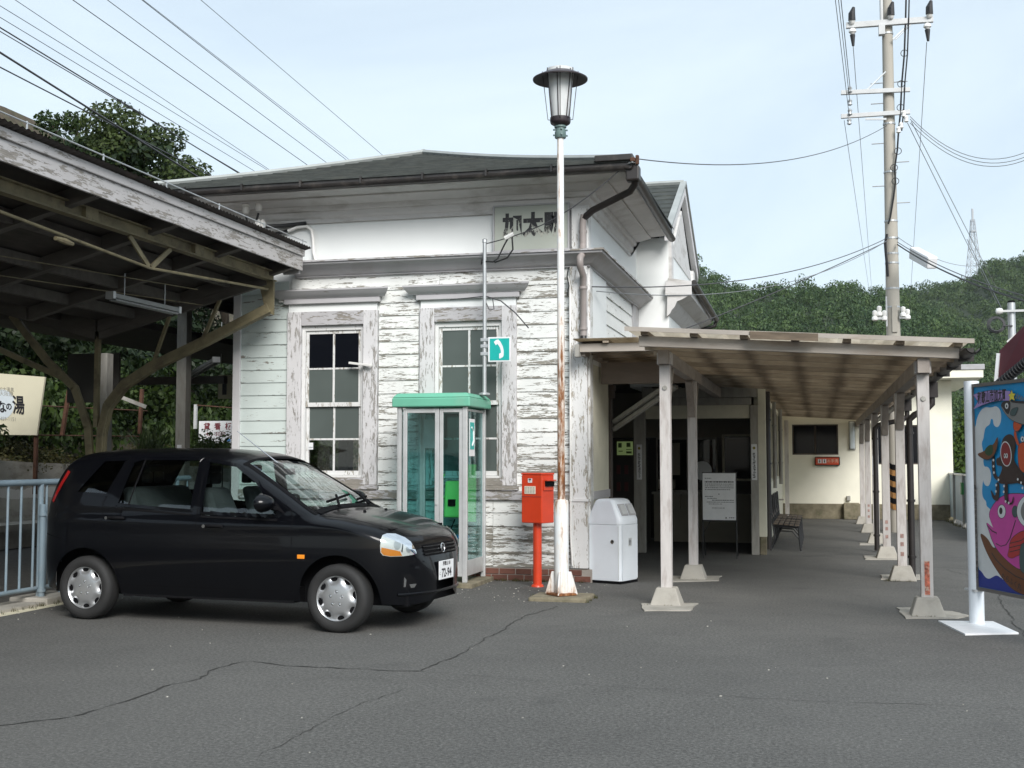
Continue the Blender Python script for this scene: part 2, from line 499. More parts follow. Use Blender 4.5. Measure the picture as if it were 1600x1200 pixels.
tl = t.node('ShaderNodeBsdfTranslucent', Color=(.92, .94, .94, 1)); mx = t.node('ShaderNodeMixShader'); mx.inputs[0].default_value = .25
t.l.new(t.b.outputs[0], mx.inputs[1]); t.l.new(tl.outputs[0], mx.inputs[2]); t.l.new(mx.outputs[0], t.out.inputs['Surface'])
M['lamp_glass'] = t.mat
t = NT('lit_vending_panel'); t.b.inputs['Emission Color'].default_value = (.45, .62, .22, 1); t.b.inputs['Emission Strength'].default_value = .12
t.col((.4, .5, .3)); M['lit_panel'] = t.mat
t = NT('translucent_roof_sheet')
c = t.ramp(t.noise(2.5, 7, .65, stretch=(1.6, .35, 1)), [(.3, (.28, .23, .165)), (.7, (.56, .50, .40))])
tl = t.node('ShaderNodeBsdfTranslucent'); t.l.new(c, tl.inputs['Color'])
t.col(c); t.rough(.6)
mx = t.node('ShaderNodeMixShader'); mx.inputs[0].default_value = .8
t.l.new(t.b.outputs[0], mx.inputs[1]); t.l.new(tl.outputs[0], mx.inputs[2]); t.l.new(mx.outputs[0], t.out.inputs['Surface'])
M['translucent'] = t.mat

# asphalt: aggregate speckle, worn lighter lanes, damp darker patches
t = NT('worn_asphalt')
big = t.noise(.35, 6, .6); mid = t.noise(2.2, 7, .7); fine = t.noise(42, 5, .85); grit = t.noise(95, 2, .6)
c = t.ramp(big, [(.3, (.084, .083, .078)), (.7, (.121, .119, .111))])
c = t.mix(t.ramp(mid, [(.45, 0), (.8, .5)]), c, (.085, .085, .081))
c = t.mix(1.0, c, t.ramp(fine, [(.38, .52), (.5, .98), (.62, 1.6)]), 'MULTIPLY')
c = t.mix(t.ramp(grit, [(.66, 0), (.72, .75)]), c, (.34, .335, .32))
c = t.mix(t.ramp(t.noise(1.1, 9, .75), [(.62, 0), (.80, .35)]), c, (.17, .165, .15))
st = t.ramp(t.noise(.8, 3, .5, dist=1.2), [(.60, 0), (.74, .38)]); c = t.mix(st, c, (.045, .045, .044))
lt = t.ramp(t.noise(.22, 5, .6, stretch=(1, .5, 1)), [(.45, 0), (.75, .35)]); c = t.mix(lt, c, (.15, .148, .14))
t.col(c); t.rough(t.ramp(mid, [(.3, .78), (.7, .95)])); t.b.inputs['Specular IOR Level'].default_value = .35
t.bump(t.math('ADD', t.math('MULTIPLY', fine, .7), t.math('MULTIPLY', grit, .4)), .55, .008)
M['asphalt'] = t.mat
# joists and battens of the walkway: bare wood, stained dark by drips under every batten line
t = NT('walkway_joist_wood')
sep = t.node('ShaderNodeSeparateXYZ'); t.l.new(t.pos(), sep.inputs[0])
n_a = t.noise(3.0, 6, .65, stretch=(1, 1.2, 4)); n_b = t.noise(.55, 4, .6)
u_ = t.math('DIVIDE', t.math('ADD', sep.outputs['X'], 1.652), .485)
fr_ = t.math('ABSOLUTE', t.math('SUBTRACT', t.math('FRACT', t.math('ADD', u_, .5)), .5))
st_ = t.ramp(t.math('ADD', fr_, t.math('MULTIPLY', t.math('SUBTRACT', .5, n_b), .9)), [(.02, .62), (.24, 0)])
c = t.ramp(n_a, [(.3, (.30, .245, .185)), (.7, (.47, .40, .315))])
oi = t.node('ShaderNodeObjectInfo')
c = t.mix(1.0, c, t.math('MULTIPLY_ADD', oi.outputs['Random'], .5, False, .72), 'MULTIPLY')
c = t.mix(st_, c, (.085, .062, .045)); t.col(c); t.rough(.85); t.bump(n_a, .25)
M['joist'] = t.mat
M['crack'] = pmat('crack_filled_with_dirt', (.040, .039, .036), .95, .3, 30)
M['forest_floor'] = pmat('forest_floor', (.022, .034, .014), .95, .4, 1)
M['soil'] = pmat('earth_and_litter', (.075, .06, .04), .95, .4, 4, bump=.5, dirt=((.05, .075, .025), .8))
M['ballast'] = pmat('dark_ballast', (.07, .066, .06), .95, .35, 20, bump=.6)

# rusty lamp pole: white paint with vertical rust bleeding
def rusty(name, paint, amount, streak):
    t = NT(name)
    v = t.pos((9, 9, .7))
    n = t.noise(1.6, 9, .68, vec=v, dist=.5); n2 = t.noise(7, 6, .7, stretch=(3, 3, 1.2))
    sep = t.node('ShaderNodeSeparateXYZ'); t.l.new(t.geo.outputs['Position'], sep.inputs[0])
    band = t.node('ShaderNodeValToRGB'); cr = band.color_ramp
    for _ in range(len(streak) - 2): cr.elements.new(.5)
    for e, (p, val) in zip(cr.elements, streak): e.position = p; e.color = (val, val, val, 1)
    t.l.new(t.math('DIVIDE', sep.outputs['Z'], 6.0), band.inputs['Fac'])
    s = t.math('ADD', t.math('MULTIPLY', n, .7), t.math('MULTIPLY', n2, .3))
    s = t.math('ADD', s, t.math('MULTIPLY', band.outputs['Color'], amount))
    m = t.ramp(s, [(.60, 0), (.70, 1)]); halo = t.ramp(s, [(.50, 0), (.66, .55)])
    rust = t.ramp(t.noise(10, 6, .7, stretch=(2, 2, .6)), [(.25, (.045, .02, .012)), (.5, (.19, .07, .022)), (.75, (.36, .17, .06))])
    c = t.mix(halo, paint, (.62, .42, .25)); c = t.mix(m, c, rust)
    t.col(c); t.rough(t.ramp(m, [(0, .45), (1, .9)])); t.bump(t.math('SUBTRACT', n2, m), .4, .004)
    return t.mat
M['lamp_pole'] = rusty('lamp_pole_rusting_white', (.76, .78, .78), .34, [(0, .3), (.175, .55), (.2, .62), (.36, .42), (.45, .30), (.55, .16), (.7, .08), (1, .05)])
M['lamp_base'] = rusty('lamp_base_rusting_white', (.70, .73, .73), .26, [(0, .62), (.02, .30), (.06, .12), (.14, .15), (.165, .5), (.18, .6), (1, .3)])
M['rusty_plate'] = rusty('rusting_base_plate', (.3, .2, .14), .5, [(0, .5), (1, .5)])

def foliage(name, dark, light, trans=.30, scale=.7, scale2=None):
    t = NT(name)
    gi = t.node('ShaderNodeNewGeometry'); t.geo = gi
    n = t.noise(scale, 4, .6)
    if scale2: n = t.math('ADD', t.math('MULTIPLY', n, .35), t.math('MULTIPLY', t.noise(scale2, 2, .5), .65))
    k = t.math('ADD', t.math('MULTIPLY', n, .62 if not scale2 else .8), t.math('MULTIPLY', gi.outputs['Random Per Island'], .38 if not scale2 else .2))
    c = t.ramp(k, [(.28, dark), (.55, tuple((a+b)/2 for a, b in zip(dark, light))), (.75, light)])
    oi = t.node('ShaderNodeObjectInfo')
    hs = t.node('ShaderNodeHueSaturation'); t.l.new(c, hs.inputs['Color'])
    mr = t.node('ShaderNodeMapRange'); mr.inputs['To Min'].default_value = .485; mr.inputs['To Max'].default_value = .512
    t.l.new(oi.outputs['Random'], mr.inputs['Value']); t.l.new(mr.outputs[0], hs.inputs['Hue'])
    t.col(hs.outputs[0]); t.rough(.55); t.b.inputs['Specular IOR Level'].default_value = .3
    tl = t.node('ShaderNodeBsdfTranslucent'); t.l.new(hs.outputs[0], tl.inputs['Color'])
    mx = t.node('ShaderNodeMixShader'); mx.inputs[0].default_value = trans
    t.l.new(t.b.outputs[0], mx.inputs[1]); t.l.new(tl.outputs[0], mx.inputs[2]); t.l.new(mx.outputs[0], t.out.inputs['Surface'])
    return t.mat
M['leaf'] = foliage('broad_leaves', (.014, .030, .008), (.066, .105, .022))
M['leaf_tree'] = foliage('evergreen_oak_leaves', (.020, .042, .012), (.070, .105, .028), .3)
M['leaf_light'] = foliage('pale_spiky_leaves', (.05, .085, .03), (.15, .19, .08), .35)
M['leaf_dry'] = foliage('dry_bank_weeds', (.04, .05, .015), (.15, .13, .05), .35)
M['leaf_shade'] = foliage('shade_darkened_leaves', (.008, .018, .006), (.030, .048, .014), .2)  # woodland shade behind the canopy is baked into this leaf colour
M['leaf_hill'] = foliage('hill_forest_leaves', (.016, .044, .020), (.105, .165, .048), .25, .05, .33)
M['conifer'] = foliage('conifer_needles', (.03, .06, .012), (.10, .15, .03), .25)
M['bark'] = pmat('tree_bark', (.09, .07, .05), .95, .3, 6, stretch=(3, 3, .6), bump=.6)

# ================================================================== GROUND
FY, WX, LX = 14.42, -2.72, -7.43          # front wall plane, right wall plane, left wall plane
g = MB()
g.box(-600, 600, -200, 700, -2.0, 0.0)
ground = tag(g.build('ground', M['asphalt'], base=False), kind='structure')

def crack_line(pts, w, name='asphalt_crack'):
    mb = MB(); L = []
    for (a, b) in zip(pts[:-1], pts[1:]):
        a, b = Vector(a), Vector(b); n = max(2, int((b - a).length / .07))
        for i in range(n): L.append(a.lerp(b, i / n))
    L.append(Vector(pts[-1]))
    rows = []; off = 0
    for i, p in enumerate(L):
        d = (L[min(i+1, len(L)-1)] - L[max(i-1, 0)]).normalized(); nrm = Vector((-d.y, d.x, 0))
        off = off * .8 + random.uniform(-.02, .02)
        ww = w * random.uniform(.12, 1.1) * .8
        c = p + nrm * off
        rows.append([(c.x - nrm.x*ww, c.y - nrm.y*ww, .004), (c.x + nrm.x*ww, c.y + nrm.y*ww, .004)])
    mb.grid(rows)
    o = mb.build(name, M['crack'], recalc=False, base=False)
    tag(o, kind='structure')
    return o
zz = lambda *uv: [at_z(u, v) for u, v in uv]
crack_line(zz((-60, 1143), (0, 1135), (70, 1125), (130, 1117), (190, 1096), (230, 1083), (270, 1070), (318, 1061), (338, 1046), (384, 1033), (470, 1041), (560, 1045), (655, 1049)), .013)
crack_line(zz((655, 1049), (700, 1030), (745, 1005), (790, 980), (830, 960), (870, 948)), .010)
crack_line(zz((655, 1049), (760, 1058), (900, 1070), (1040, 1078), (1180, 1092), (1330, 1100), (1460, 1102), (1640, 1112)), .004)
crack_line(zz((410, 1182), (470, 1150), (520, 1124), (580, 1096), (640, 1075)), .004)
crack_line(zz((1530, 905), (1560, 930), (1575, 965), (1590, 985), (1640, 1020)), .010)
crack_line(zz((1480, 890), (1530, 905), (1600, 915)), .008)
# kerb strip under the railing, concrete pads
k = MB(); k.box(-8.02, -7.62, 2, 14.0, -.2, .035)
tag(k.build('kerb_strip', M['concrete'], base=False), kind='structure')
k = MB(); k.box(-7.62, -7.50, 2, 14.0, -.2, .006)
tag(k.build('painted_edge_line', M['cream_sheet'], base=False), kind='structure')

def irregular_pad(name, uvs, h=.012, mat='concrete'):
    P = [at_z(u, v) for u, v in uvs]; L = []
    for a, b in zip(P, P[1:] + P[:1]):
        for i in range(5):
            q = a.lerp(b, i / 5) + Vector((random.uniform(-.014, .014), random.uniform(-.014, .014), 0)); L.append((q.x, q.y, -.05))
    mb = MB(); mb.prism(L, (0, 0, h + .05))
    return mb.build(name, M[mat])
tag(irregular_pad('concrete_pad', [(1402, 951), (1415, 967), (1497, 967), (1512, 963), (1490, 957), (1425, 951)]), kind='structure')
tag(irregular_pad('concrete_pad', [(1376, 899), (1377, 906), (1440, 906), (1440, 899)]), kind='structure')
tag(irregular_pad('concrete_pad', [(1350, 869), (1353, 875), (1406, 875), (1406, 869)]), kind='structure')
tag(irregular_pad('concrete_pad', [(1003, 944), (1006, 955), (1080, 955), (1090, 944)]), kind='structure')
tag(irregular_pad('concrete_pad', [(1045, 901), (1048, 910), (1122, 908), (1127, 901)]), kind='structure')
tag(irregular_pad('concrete_pad', [(1342, 849), (1344, 852), (1376, 852), (1376, 849)]), kind='structure')

# ================================================================== STATION BUILDING
B = thing('station_building', (-5.1, FY, 0), 'old white wooden station house with flaking boards and grey slate hip roof', 'building')

# --- carcass: front wall with two window openings, side walls, inner ceiling
W1, W2 = (-6.49, -5.59), (-4.68, -3.76)
ZB, ZT = 1.25, 3.22
w = MB()
y0, y1 = FY + .012, FY + .16
for a, b in ((LX, W1[0]), (W1[1], W2[0]), (W2[1], WX)):
    w.box(a, b, y0, y1, .16, 4.9)
for a, b in (W1, W2):
    w.box(a, b, y0, y1, .16, ZB); w.box(a, b, y0, y1, ZT, 4.9)
w.box(-9.3, LX - .002, y0, y1, 3.86, 4.9)
w.build('wall', M['frieze'], B)
w = MB()
w.box(WX - .15, WX, FY + .17, 15.85, .16, 4.9)             # right wall, front piece
w.box(WX - .15, WX, 15.85, 18.72, 2.66, 4.9)               # above the side opening
w.box(WX - .15, WX, 18.9, 30, 2.62, 4.9)
w.build('wall', M['frieze'], B)
w = MB()
w.box(LX, LX + .15, FY + .17, 15.6, 0, 4.9); w.box(LX, LX + .15, 23.5, 30, 0, 4.9)
w.box(LX, LX + .15, 15.6, 23.5, 0, .9); w.box(LX, LX + .15, 15.6, 18.0, 2.5, 4.9); w.box(LX, LX + .15, 18.0, 18.25, .9, 4.9); w.box(LX, LX + .15, 18.25, 23.5, 2.5, 4.9)
w.box(LX, WX, 30.0, 30.15, 0, 4.9)
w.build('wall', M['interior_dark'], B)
w = MB(); w.box(LX + .16, WX - .16, 17.2, 17.3, 1.95, 3.4); w.box(-4.9, WX - .3, 17.2, 17.3, 0.0, 1.94)
w.build('partition', M['interior'], B)
w = MB(); w.box(LX + .16, WX - .16, FY + .2, 30, 3.42, 3.5)
w.build('ceiling', M['interior_dark'], B)

# --- lapped weatherboards, one object each, sharing one unit board
def board_proto(dirx=True):
    m = MB()
    pr = [(-.017, 0), (-.017, .006), (-.004, .1645), (0, .1645), (0, 0)]
    if dirx:
        m.prism([(0, y, z) for y, z in pr], (1, 0, 0))
    else:
        m.prism([(-y, 0, z) for y, z in pr], (0, 1, 0))
    return m
M['peel_board_left'] = peeling('peeling_green_paint_shade_toned', (.56, .625, .60), (.22, .20, .17), (1.35, 1.35, 9.0), edge=True)  # greenish paint with the platform canopy's shade mixed into its colour
proto = None; side_proto = None
def board(x0, x1, z, peel, side=False, yy=FY):
    global proto, side_proto
    if not side:
        if proto is None:
            proto = board_proto().build('board', M['peel_board'], B, local=True); o = proto
        else:
            o = inst(proto, 'board', (0, 0, 0), B)
        o.location = Vector((x0, yy, z)) - wloc(B); o.scale = (x1 - x0, 1, 1)
    else:
        if side_proto is None:
            side_proto = board_proto(False).build('board', M['peel_board'], B, local=True); o = side_proto
        else:
            o = inst(side_proto, 'board', (0, 0, 0), B)
        o.location = Vector((yy, x0, z)) - wloc(B); o.scale = (1, x1 - x0, 1)
    o['peel'] = peel
    return o
NR = 22
for r in range(NR):
    z = .165 + r * .1655
    jit = lambda: random.uniform(-.08, .08)
    if z < .98:
        if z < .84 or True:
            zz_ = z
            for a, b in ((LX + .1, -6.2), (-6.195, -4.9), (-4.895, -3.9), (-3.895, -2.915)):
                board(a, b, zz_, (.76 if z < .6 else .55) + jit())
        continue
    if z > 3.70:
        continue
    # left of window 1 (little flaking), between the windows, right of window 2 (badly flaked)
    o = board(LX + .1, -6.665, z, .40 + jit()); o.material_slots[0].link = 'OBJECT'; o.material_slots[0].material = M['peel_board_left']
    board(-5.405, -4.875, z, .60 + jit())
    board(-3.595, -2.915, z, (.56 if z > 2.7 else .62) + jit())
for a, b, p in ((-6.62, -4.6, .5), (-4.595, -2.915, .6)):
    board(a, b, 3.69, p)
# side wall boards under the cornice
for r in range(6):
    z = 2.72 + r * .187
    board(15.72, 17.05, z, .34 + random.uniform(-.1, .1), True, WX)
    board(17.055, 18.1, z, .40 + random.uniform(-.1, .1), True, WX)
s_ = MB(); s_.box(WX + .002, WX + .03, 14.62, 15.70, 2.66, 3.86); s_.build('panel', M['frieze'], B)
s_ = MB(); s_.box(WX + .002, WX + .03, 18.12, 18.68, 2.66, 3.86); s_.build('panel', M['trim_grey'], B)

# --- window trim
def window(x0, x1, peel, pan):
    t_ = .17
    for nm, bx in (('architrave', (x0 - t_, x0 + .02, FY - .052, FY + .05, 1.16, ZT + .17)), ('architrave', (x1 - .02, x1 + t_, FY - .052, FY + .05, 1.16, ZT + .17))):
        m = MB(); m.box(*bx); o = m.build(nm, M['peel_trim_v'], B, bevel=.006); o['peel'] = peel
    m = MB(); m.box(x0 + .02, x1 - .02, FY - .05, FY + .05, ZT - .01, ZT + .17)
    o = m.build('architrave', M['peel_trim_h'], B, bevel=.006); o['peel'] = peel
    # frieze strip, cap mouldings
    m = MB(); m.box(x0 - t_ + .01, x1 + t_ - .01, FY - .036, FY, ZT + .172, 3.50)
    m.build('lintel_panel', M['frieze'], B)
    m = MB(); m.box(x0 - .21, x1 + .21, FY - .085, FY, 3.49, 3.555); o = m.build('hood_bed', M['peel_trim_h'], B, bevel=.006); o['peel'] = .25
    prof = [(.0, 3.556), (.09, 3.556), (.10, 3.572), (.125, 3.585), (.15, 3.612), (.17, 3.636), (.178, 3.645), (.178, 3.665), (.0, 3.69)]
    m = MB(); e = .37
    A = [(x0 - .21 - (o_ if o_ else .0) * .85, FY - o_, z_) for o_, z_ in prof]; Bp = [(x1 + .21 + o_ * .85, FY - o_, z_) for o_, z_ in prof]
    n = len(prof); m.add(A + Bp, [tuple(range(n)), tuple(range(2*n-1, n-1, -1))] + [(i, (i+1) % n, n + (i+1) % n, n + i) for i in range(n)])
    o = m.build('window_hood', M['peel_trim_h'], B, smooth=35); o['peel'] = .42
    # sill and sub-sill
    m = MB(); m.box(x0 - t_ - .02, x1 + t_ + .02, FY - .075, FY + .05, 1.10, 1.158)
    m.box(x0 + .005, x1 - .005, FY - .06, FY + .05, 1.158, 1.25)
    o = m.build('window_sill', M['peel_trim_h'], B, bevel=.006); o['peel'] = .85
    # the window itself: two sashes, four panes each
    win = MB()
    win.box(x0 + .02, x0 + .065, FY + .0, FY + .09, ZB, ZT - .01); win.box(x1 - .065, x1 - .02, FY, FY + .09, ZB, ZT - .01)
    win.box(x0 + .065, x1 - .065, FY, FY + .09, ZT - .075, ZT - .01); win.box(x0 + .065, x1 - .065, FY, FY + .09, ZB, ZB + .03)
    wo = win.build('window', M['peel_white_v'], B, bevel=.004); wo['peel'] = .35
    xm = (x0 + x1) / 2; zm = 2.16
    for (za, zb, yy) in ((zm, ZT - .078, FY + .022), (ZB + .032, zm + .04, FY + .05)):
        xa, xb = x0 + .068, x1 - .068; zc = (za + zb) / 2
        sm = MB(); f = .04
        sm.box(xa, xa + f, yy, yy + .03, za, zb); sm.box(xb - f, xb, yy, yy + .03, za, zb)
        sm.box(xa + f, xb - f, yy, yy + .03, zb - f, zb); sm.box(xa + f, xb - f, yy, yy + .03, za, za + .055)
        sm.box(xm - .014, xm + .014, yy + .004, yy + .026, za + .055, zb - f)
        sm.box(xa + f, xm - .014, yy + .004, yy + .026, zc - .012, zc + .012); sm.box(xm + .014, xb - f, yy + .004, yy + .026, zc - .012, zc + .012)
        so = sm.build('sash', M['peel_white_v'], wo, bevel=.003); so['peel'] = .62
        for col_, (xp, xq) in enumerate(((xa + f, xm - .014), (xm + .014, xb - f))):
            for row, (zp, zq) in enumerate(((za + .055, zc - .012), (zc + .012, zb - f))):
                top = za >= zm - .001
                pm = MB(); pm.box(xp, xq, yy + .012, yy + .017, zp, zq)
                pm.build('pane', M[pan[(0 if top else 2) + (0 if row == 1 else 1)]], wo)
    return wo
window(W1[0], W1[1], .62, ('glass_dark', 'glass_frost', 'glass_frost', 'glass_clear'))
window(W2[0], W2[1], .66, ('glass_frost', 'glass_frost', 'glass_frost', 'glass_frost'))
# sill band along the wall, corner boards, brick footing
for a, b in ((LX + .1, -6.2), (-6.195, -4.3), (-4.295, -2.915)):
    m = MB(); m.box(a, b, FY - .055, FY, .985, 1.095); o = m.build('band_board', M['peel_trim_h'], B, bevel=.005); o['peel'] = .8
m = MB(); m.box(LX - .004, LX + .1, FY - .045, FY + .12, .16, 3.85); o = m.build('corner_board', M['peel_trim_v'], B, bevel=.005); o['peel'] = .1
m = MB(); m.box(-2.913, -2.70, FY - .07, FY, .17, 3.84); m.box(WX, WX + .045, FY, FY + .20, .17, 3.84)
o = m.build('pilaster', M['peel_white_v'], B, bevel=.005); o['peel'] = .62
m = MB(); m.box(-2.925, -2.69, FY - .085, FY, .975, 1.005); o = m.build('pilaster_band', M['peel_white_v'], B); o['peel'] = .4
m = MB(); m.box(-2.89, -2.71, FY - .05, FY, 4.04, 4.56); m.box(WX, WX + .03, FY, FY + .18, 4.04, 4.56); o = m.build('frieze_pilaster', M['peel_white_v'], B); o['peel'] = .5
br = None
m = MB(); m.box(LX, -2.655, FY - .05, FY + .16, 0, .158); m.box(WX - .14, -2.655, FY + .16, 15.8, 0, .158); m.build('footing', M['mortar'], B)
for row in range(2):
    x = LX + .01 + (.1 if row else 0)
    z = .008 + row * .076
    while x < -2.86:
        if br is None:
            bm_ = MB(); bm_.box(0, .195, -.012, .04, 0, .066); br = bm_.build('brick', M['brick'], B, local=True, bevel=.004); o = br
            o.location = Vector((x, FY - .05, z)) - wloc(B)
        else:
            o = inst(br, 'brick', (x, FY - .05, z), B)
        o.rotation_euler = (random.uniform(-.01, .01), 0, random.uniform(-.012, .012))
        x += .207
    y = FY + .01 + (.1 if row else 0)
    while y < 15.6:
        o = inst(br, 'brick', (-2.655, y, z), B, rot=(0, 0, math.pi / 2)); y += .207

# --- cornice, frieze mouldings, cove soffit: profiles swept round the corner
def sweep(prof, x_left, y_back, name, mat, peel=None, smooth=38, fy=FY, wx=WX):
    m = MB(); rows = []
    rows.append([(x_left, fy - o, z) for o, z in prof])
    rows.append([(wx + o, fy - o, z) for o, z in prof])
    rows.append([(wx + o, y_back, z) for o, z in prof])
    m.grid(rows); n = len(prof)
    m.add(rows[0], [tuple(range(n))]); m.add(rows[2], [tuple(reversed(range(n)))])
    o = m.build(name, M[mat], B, smooth=smooth)
    if peel is not None: o['peel'] = peel
    return o
sweep([(0, 3.838), (.05, 3.838), (.05, 3.855), (.075, 3.862), (.10, 3.885), (.145, 3.935), (.195, 3.965), (.235, 3.975), (.24, 3.982), (.24, 4.002)], -6.55, 18.72, 'cornice', 'trim_grey')
sweep([(.24, 4.003), (.262, 4.003), (.262, 4.026), (.0, 4.036)], -6.57, 18.72, 'cornice_cap', 'peel_trim_h', .7)
sweep([(0, 4.55), (.03, 4.55), (.03, 4.60), (.055, 4.615), (.065, 4.64), (.065, 4.69), (.10, 4.70), (.115, 4.725), (.115, 4.755), (.20, 4.775), (.30, 4.80), (.33, 4.805), (.33, 4.825), (.47, 4.835), (.56, 4.845), (.575, 4.85), (.575, 4.89), (.61, 4.90), (.61, 4.965), (.3, 4.975)], -9.4, 17.95, 'eaves_moulding', 'soffit')
# gutter and its brackets
m = MB()
gp = [(.625 + .055 * math.cos(a), 4.895 + .055 * math.sin(a)) for a in [math.pi + i * math.pi / 7 for i in range(8)]]
gp = gp + [(.615 + .055 * math.cos(a), 4.897 + .045 * math.sin(a)) for a in [2 * math.pi - .1 - i * (math.pi - .2) / 7 for i in range(8)]]
rows = [[(-9.5, FY - o - .04, z) for o, z in gp], [(WX + .64, FY - o - .04, z) for o, z in gp]]
m.grid(rows)
m.build('gutter', M['gutter'], B, smooth=40)
m = MB()
rows = [[(WX + o + .02, FY - .72, z - .0) for o, z in gp], [(WX + o + .02, 17.95, z - .10) for o, z in gp]]
m.grid(rows); m.build('gutter', M['gutter'], B, smooth=40)
for x in (-8.6, -7.8, -7.0, -6.2, -5.4, -4.6, -3.8, -3.0):
    m = MB(); m.box(x - .012, x + .012, FY - .73, FY - .60, 4.87, 4.955); m.build('gutter_bracket', M['gutter'], B)

# --- hip roof in stepped slate courses
AX, AY, AZ = -5.87, 17.54, 6.22
EX0, EX1, EY, EZ = -9.66, -2.06, 13.72, 4.955
def zr(t): return EZ + (AZ - EZ) * (t + .035 * math.sin(math.pi * t) * -1)
NC = 24
m = MB()
for i in range(NC):
    t0, t1 = i / NC, (i + 1) / NC
    za, zb = zr(t0) + .016, zr(t1) + .002
    ya, yb = EY + (AY - EY) * t0, EY + (AY - EY) * t1
    xl0, xl1 = EX0 + (AX - EX0) * t0, EX0 + (AX - EX0) * t1
    xr0, xr1 = EX1 + (AX - EX1) * t0, EX1 + (AX - EX1) * t1
    m.quad((xl0, ya, za), (xr0, ya, za), (xr1, yb, zb), (xl1, yb, zb))
    m.quad((xl0, ya, za - .03), (xr0, ya, za - .03), (xr0, ya, za), (xl0, ya, za))
    for (xa, xb) in ((xr0, xr1), (xl0, xl1)):       # right and left slopes
        ye = 18.05 if (xa > -2.45 and xa == xr0) else 32      # the eaves stop where the entrance gable begins
        m.quad((xa, ya, za), (xa, ye, za), (xb, ye, zb), (xb, yb, zb))
        m.quad((xa, ya, za - .03), (xa, ye, za - .03), (xa, ye, za), (xa, ya, za))
m.build('roof_slates', M['slate'], B, recalc=False)['kind'] = 'stuff'
m = MB()
def hip_pts(x_e):
    return [(x_e + (AX - x_e) * t, EY + (AY - EY) * t, zr(t) + .035) for t in [i / 10 for i in range(11)]]
m.tube(hip_pts(EX1), .04, 6); m.build('hip_cap', M['ridge'], B)
m = MB(); m.tube(hip_pts(EX0), .04, 6); m.build('hip_cap', M['ridge'], B)
m = MB(); m.tube([(AX, AY - .02, AZ + .03), (AX, 32, AZ + .03)], .05, 6); m.build('ridge_cap', M['ridge'], B)
m = MB(); m.box(EX1 - .42, EX1 + .03, EY - .03, EY + .35, EZ + .0, EZ + .075); m.build('corner_cap', M['gutter'], B, bevel=.01)
m = MB(); m.box(EX0, EX1, EY + .02, EY + .06, EZ - .05, EZ + .012); m.box(EX1 - .06, EX1 - .02, EY + .06, 18.05, EZ - .05, EZ + .012); m.build('eaves_board', M['gutter'], B)

# --- downpipe at the front right corner
m = MB()
m.tube([(-2.02, 13.80, 4.80), (-2.03, 13.85, 4.70), (-2.10, 13.95, 4.64), (-2.60, 14.24, 4.50), (-2.72, 14.29, 4.42)], .042, 10)
m.build('downpipe', M['down_black'], B, smooth=60)
m = MB()
m.tube([(-2.72, 14.29, 4.46), (-2.735, 14.295, 4.36), (-2.735, 14.30, 4.06)], .043, 10)
m.tube([(-2.735, 14.30, 4.10), (-2.735, 14.24, 3.96), (-2.735, 14.10, 3.90), (-2.735, 14.10, 3.80), (-2.735, 14.30, 3.72), (-2.735, 14.31, 2.98)], .043, 10)
for z in (4.24, 3.55, 3.05): m.tube([(-2.735, 14.305, z), (-2.735, 14.305, z + .03)], .052, 10)
m.build('downpipe', M['down_grey'], B, smooth=60)
m = MB(); m.tube([(-2.735, 14.31, 2.98), (-2.735, 14.30, 2.90), (-2.69, 14.26, 2.87), (-2.45, 14.22, 2.87)], .042, 10); m.build('downpipe', M['down_black'], B, smooth=60)
m = MB(); m.box(-2.12, -1.96, 13.72, 13.88, 4.72, 4.90); m.build('rain_hopper', M['down_black'], B, bevel=.02)
m = MB(); m.bar((-2.52, 14.15, 4.86), (-2.02, 13.70, 4.93), .05, .02); m.build('bracket_arm', M['galv'], B)
m = MB(); m.box(-2.00, -1.96, 13.70, 13.75, 4.90, 5.01); m.box(-2.06, -2.0, 13.68, 13.72, 4.93, 4.98); m.build('wire_anchor', M['rust'], B, bevel=.01)

# --- projecting entrance bay with pediment
BX, BY0, BY1 = -2.22, 18.7, 22.4
m = MB()
m.box(WX - .1, BX, BY0, BY0 + .14, 2.62, 4.95); m.box(BX - .14, BX, BY0 + .14, BY1, 2.62, 4.95)
m.prism([(BX - .14, BY0, 4.95), (BX - .14, BY1, 4.95), (BX - .14, (BY0 + BY1) / 2, 6.0)], (.10, 0, 0))
m.build('bay_wall', M['frieze'], B)
pk = (BY0 + BY1) / 2 + .03
m = MB()
for s in (-1, 1):
    e = pk + s * 2.22
    m.hexa([(BX - .02, e, 4.84), (BX + .075, e, 4.84), (BX + .075, pk, 6.02), (BX - .02, pk, 6.02), (BX - .02, e, 5.0), (BX + .075, e, 5.0), (BX + .075, pk, 6.18), (BX - .02, pk, 6.18)])
o = m.build('barge_board', M['peel_trim_v'], B, bevel=.008); o['peel'] = .35
m = MB(); m.prism([(BX - .03, BY0 + .3, 4.75), (BX - .03, BY1 - .3, 4.75), (BX - .03, pk, 5.75)], (.045, 0, 0)); m.build('pediment_panel', M['soffit'], B)
m = MB(); m.box(BX - .01, BX + .05, BY0 + .01, BY0 + .26, 4.24, 4.95); m.box(BX - .01, BX + .05, BY1 - .26, BY1, 4.24, 4.95); m.build('bay_pilaster', M['soffit'], B)
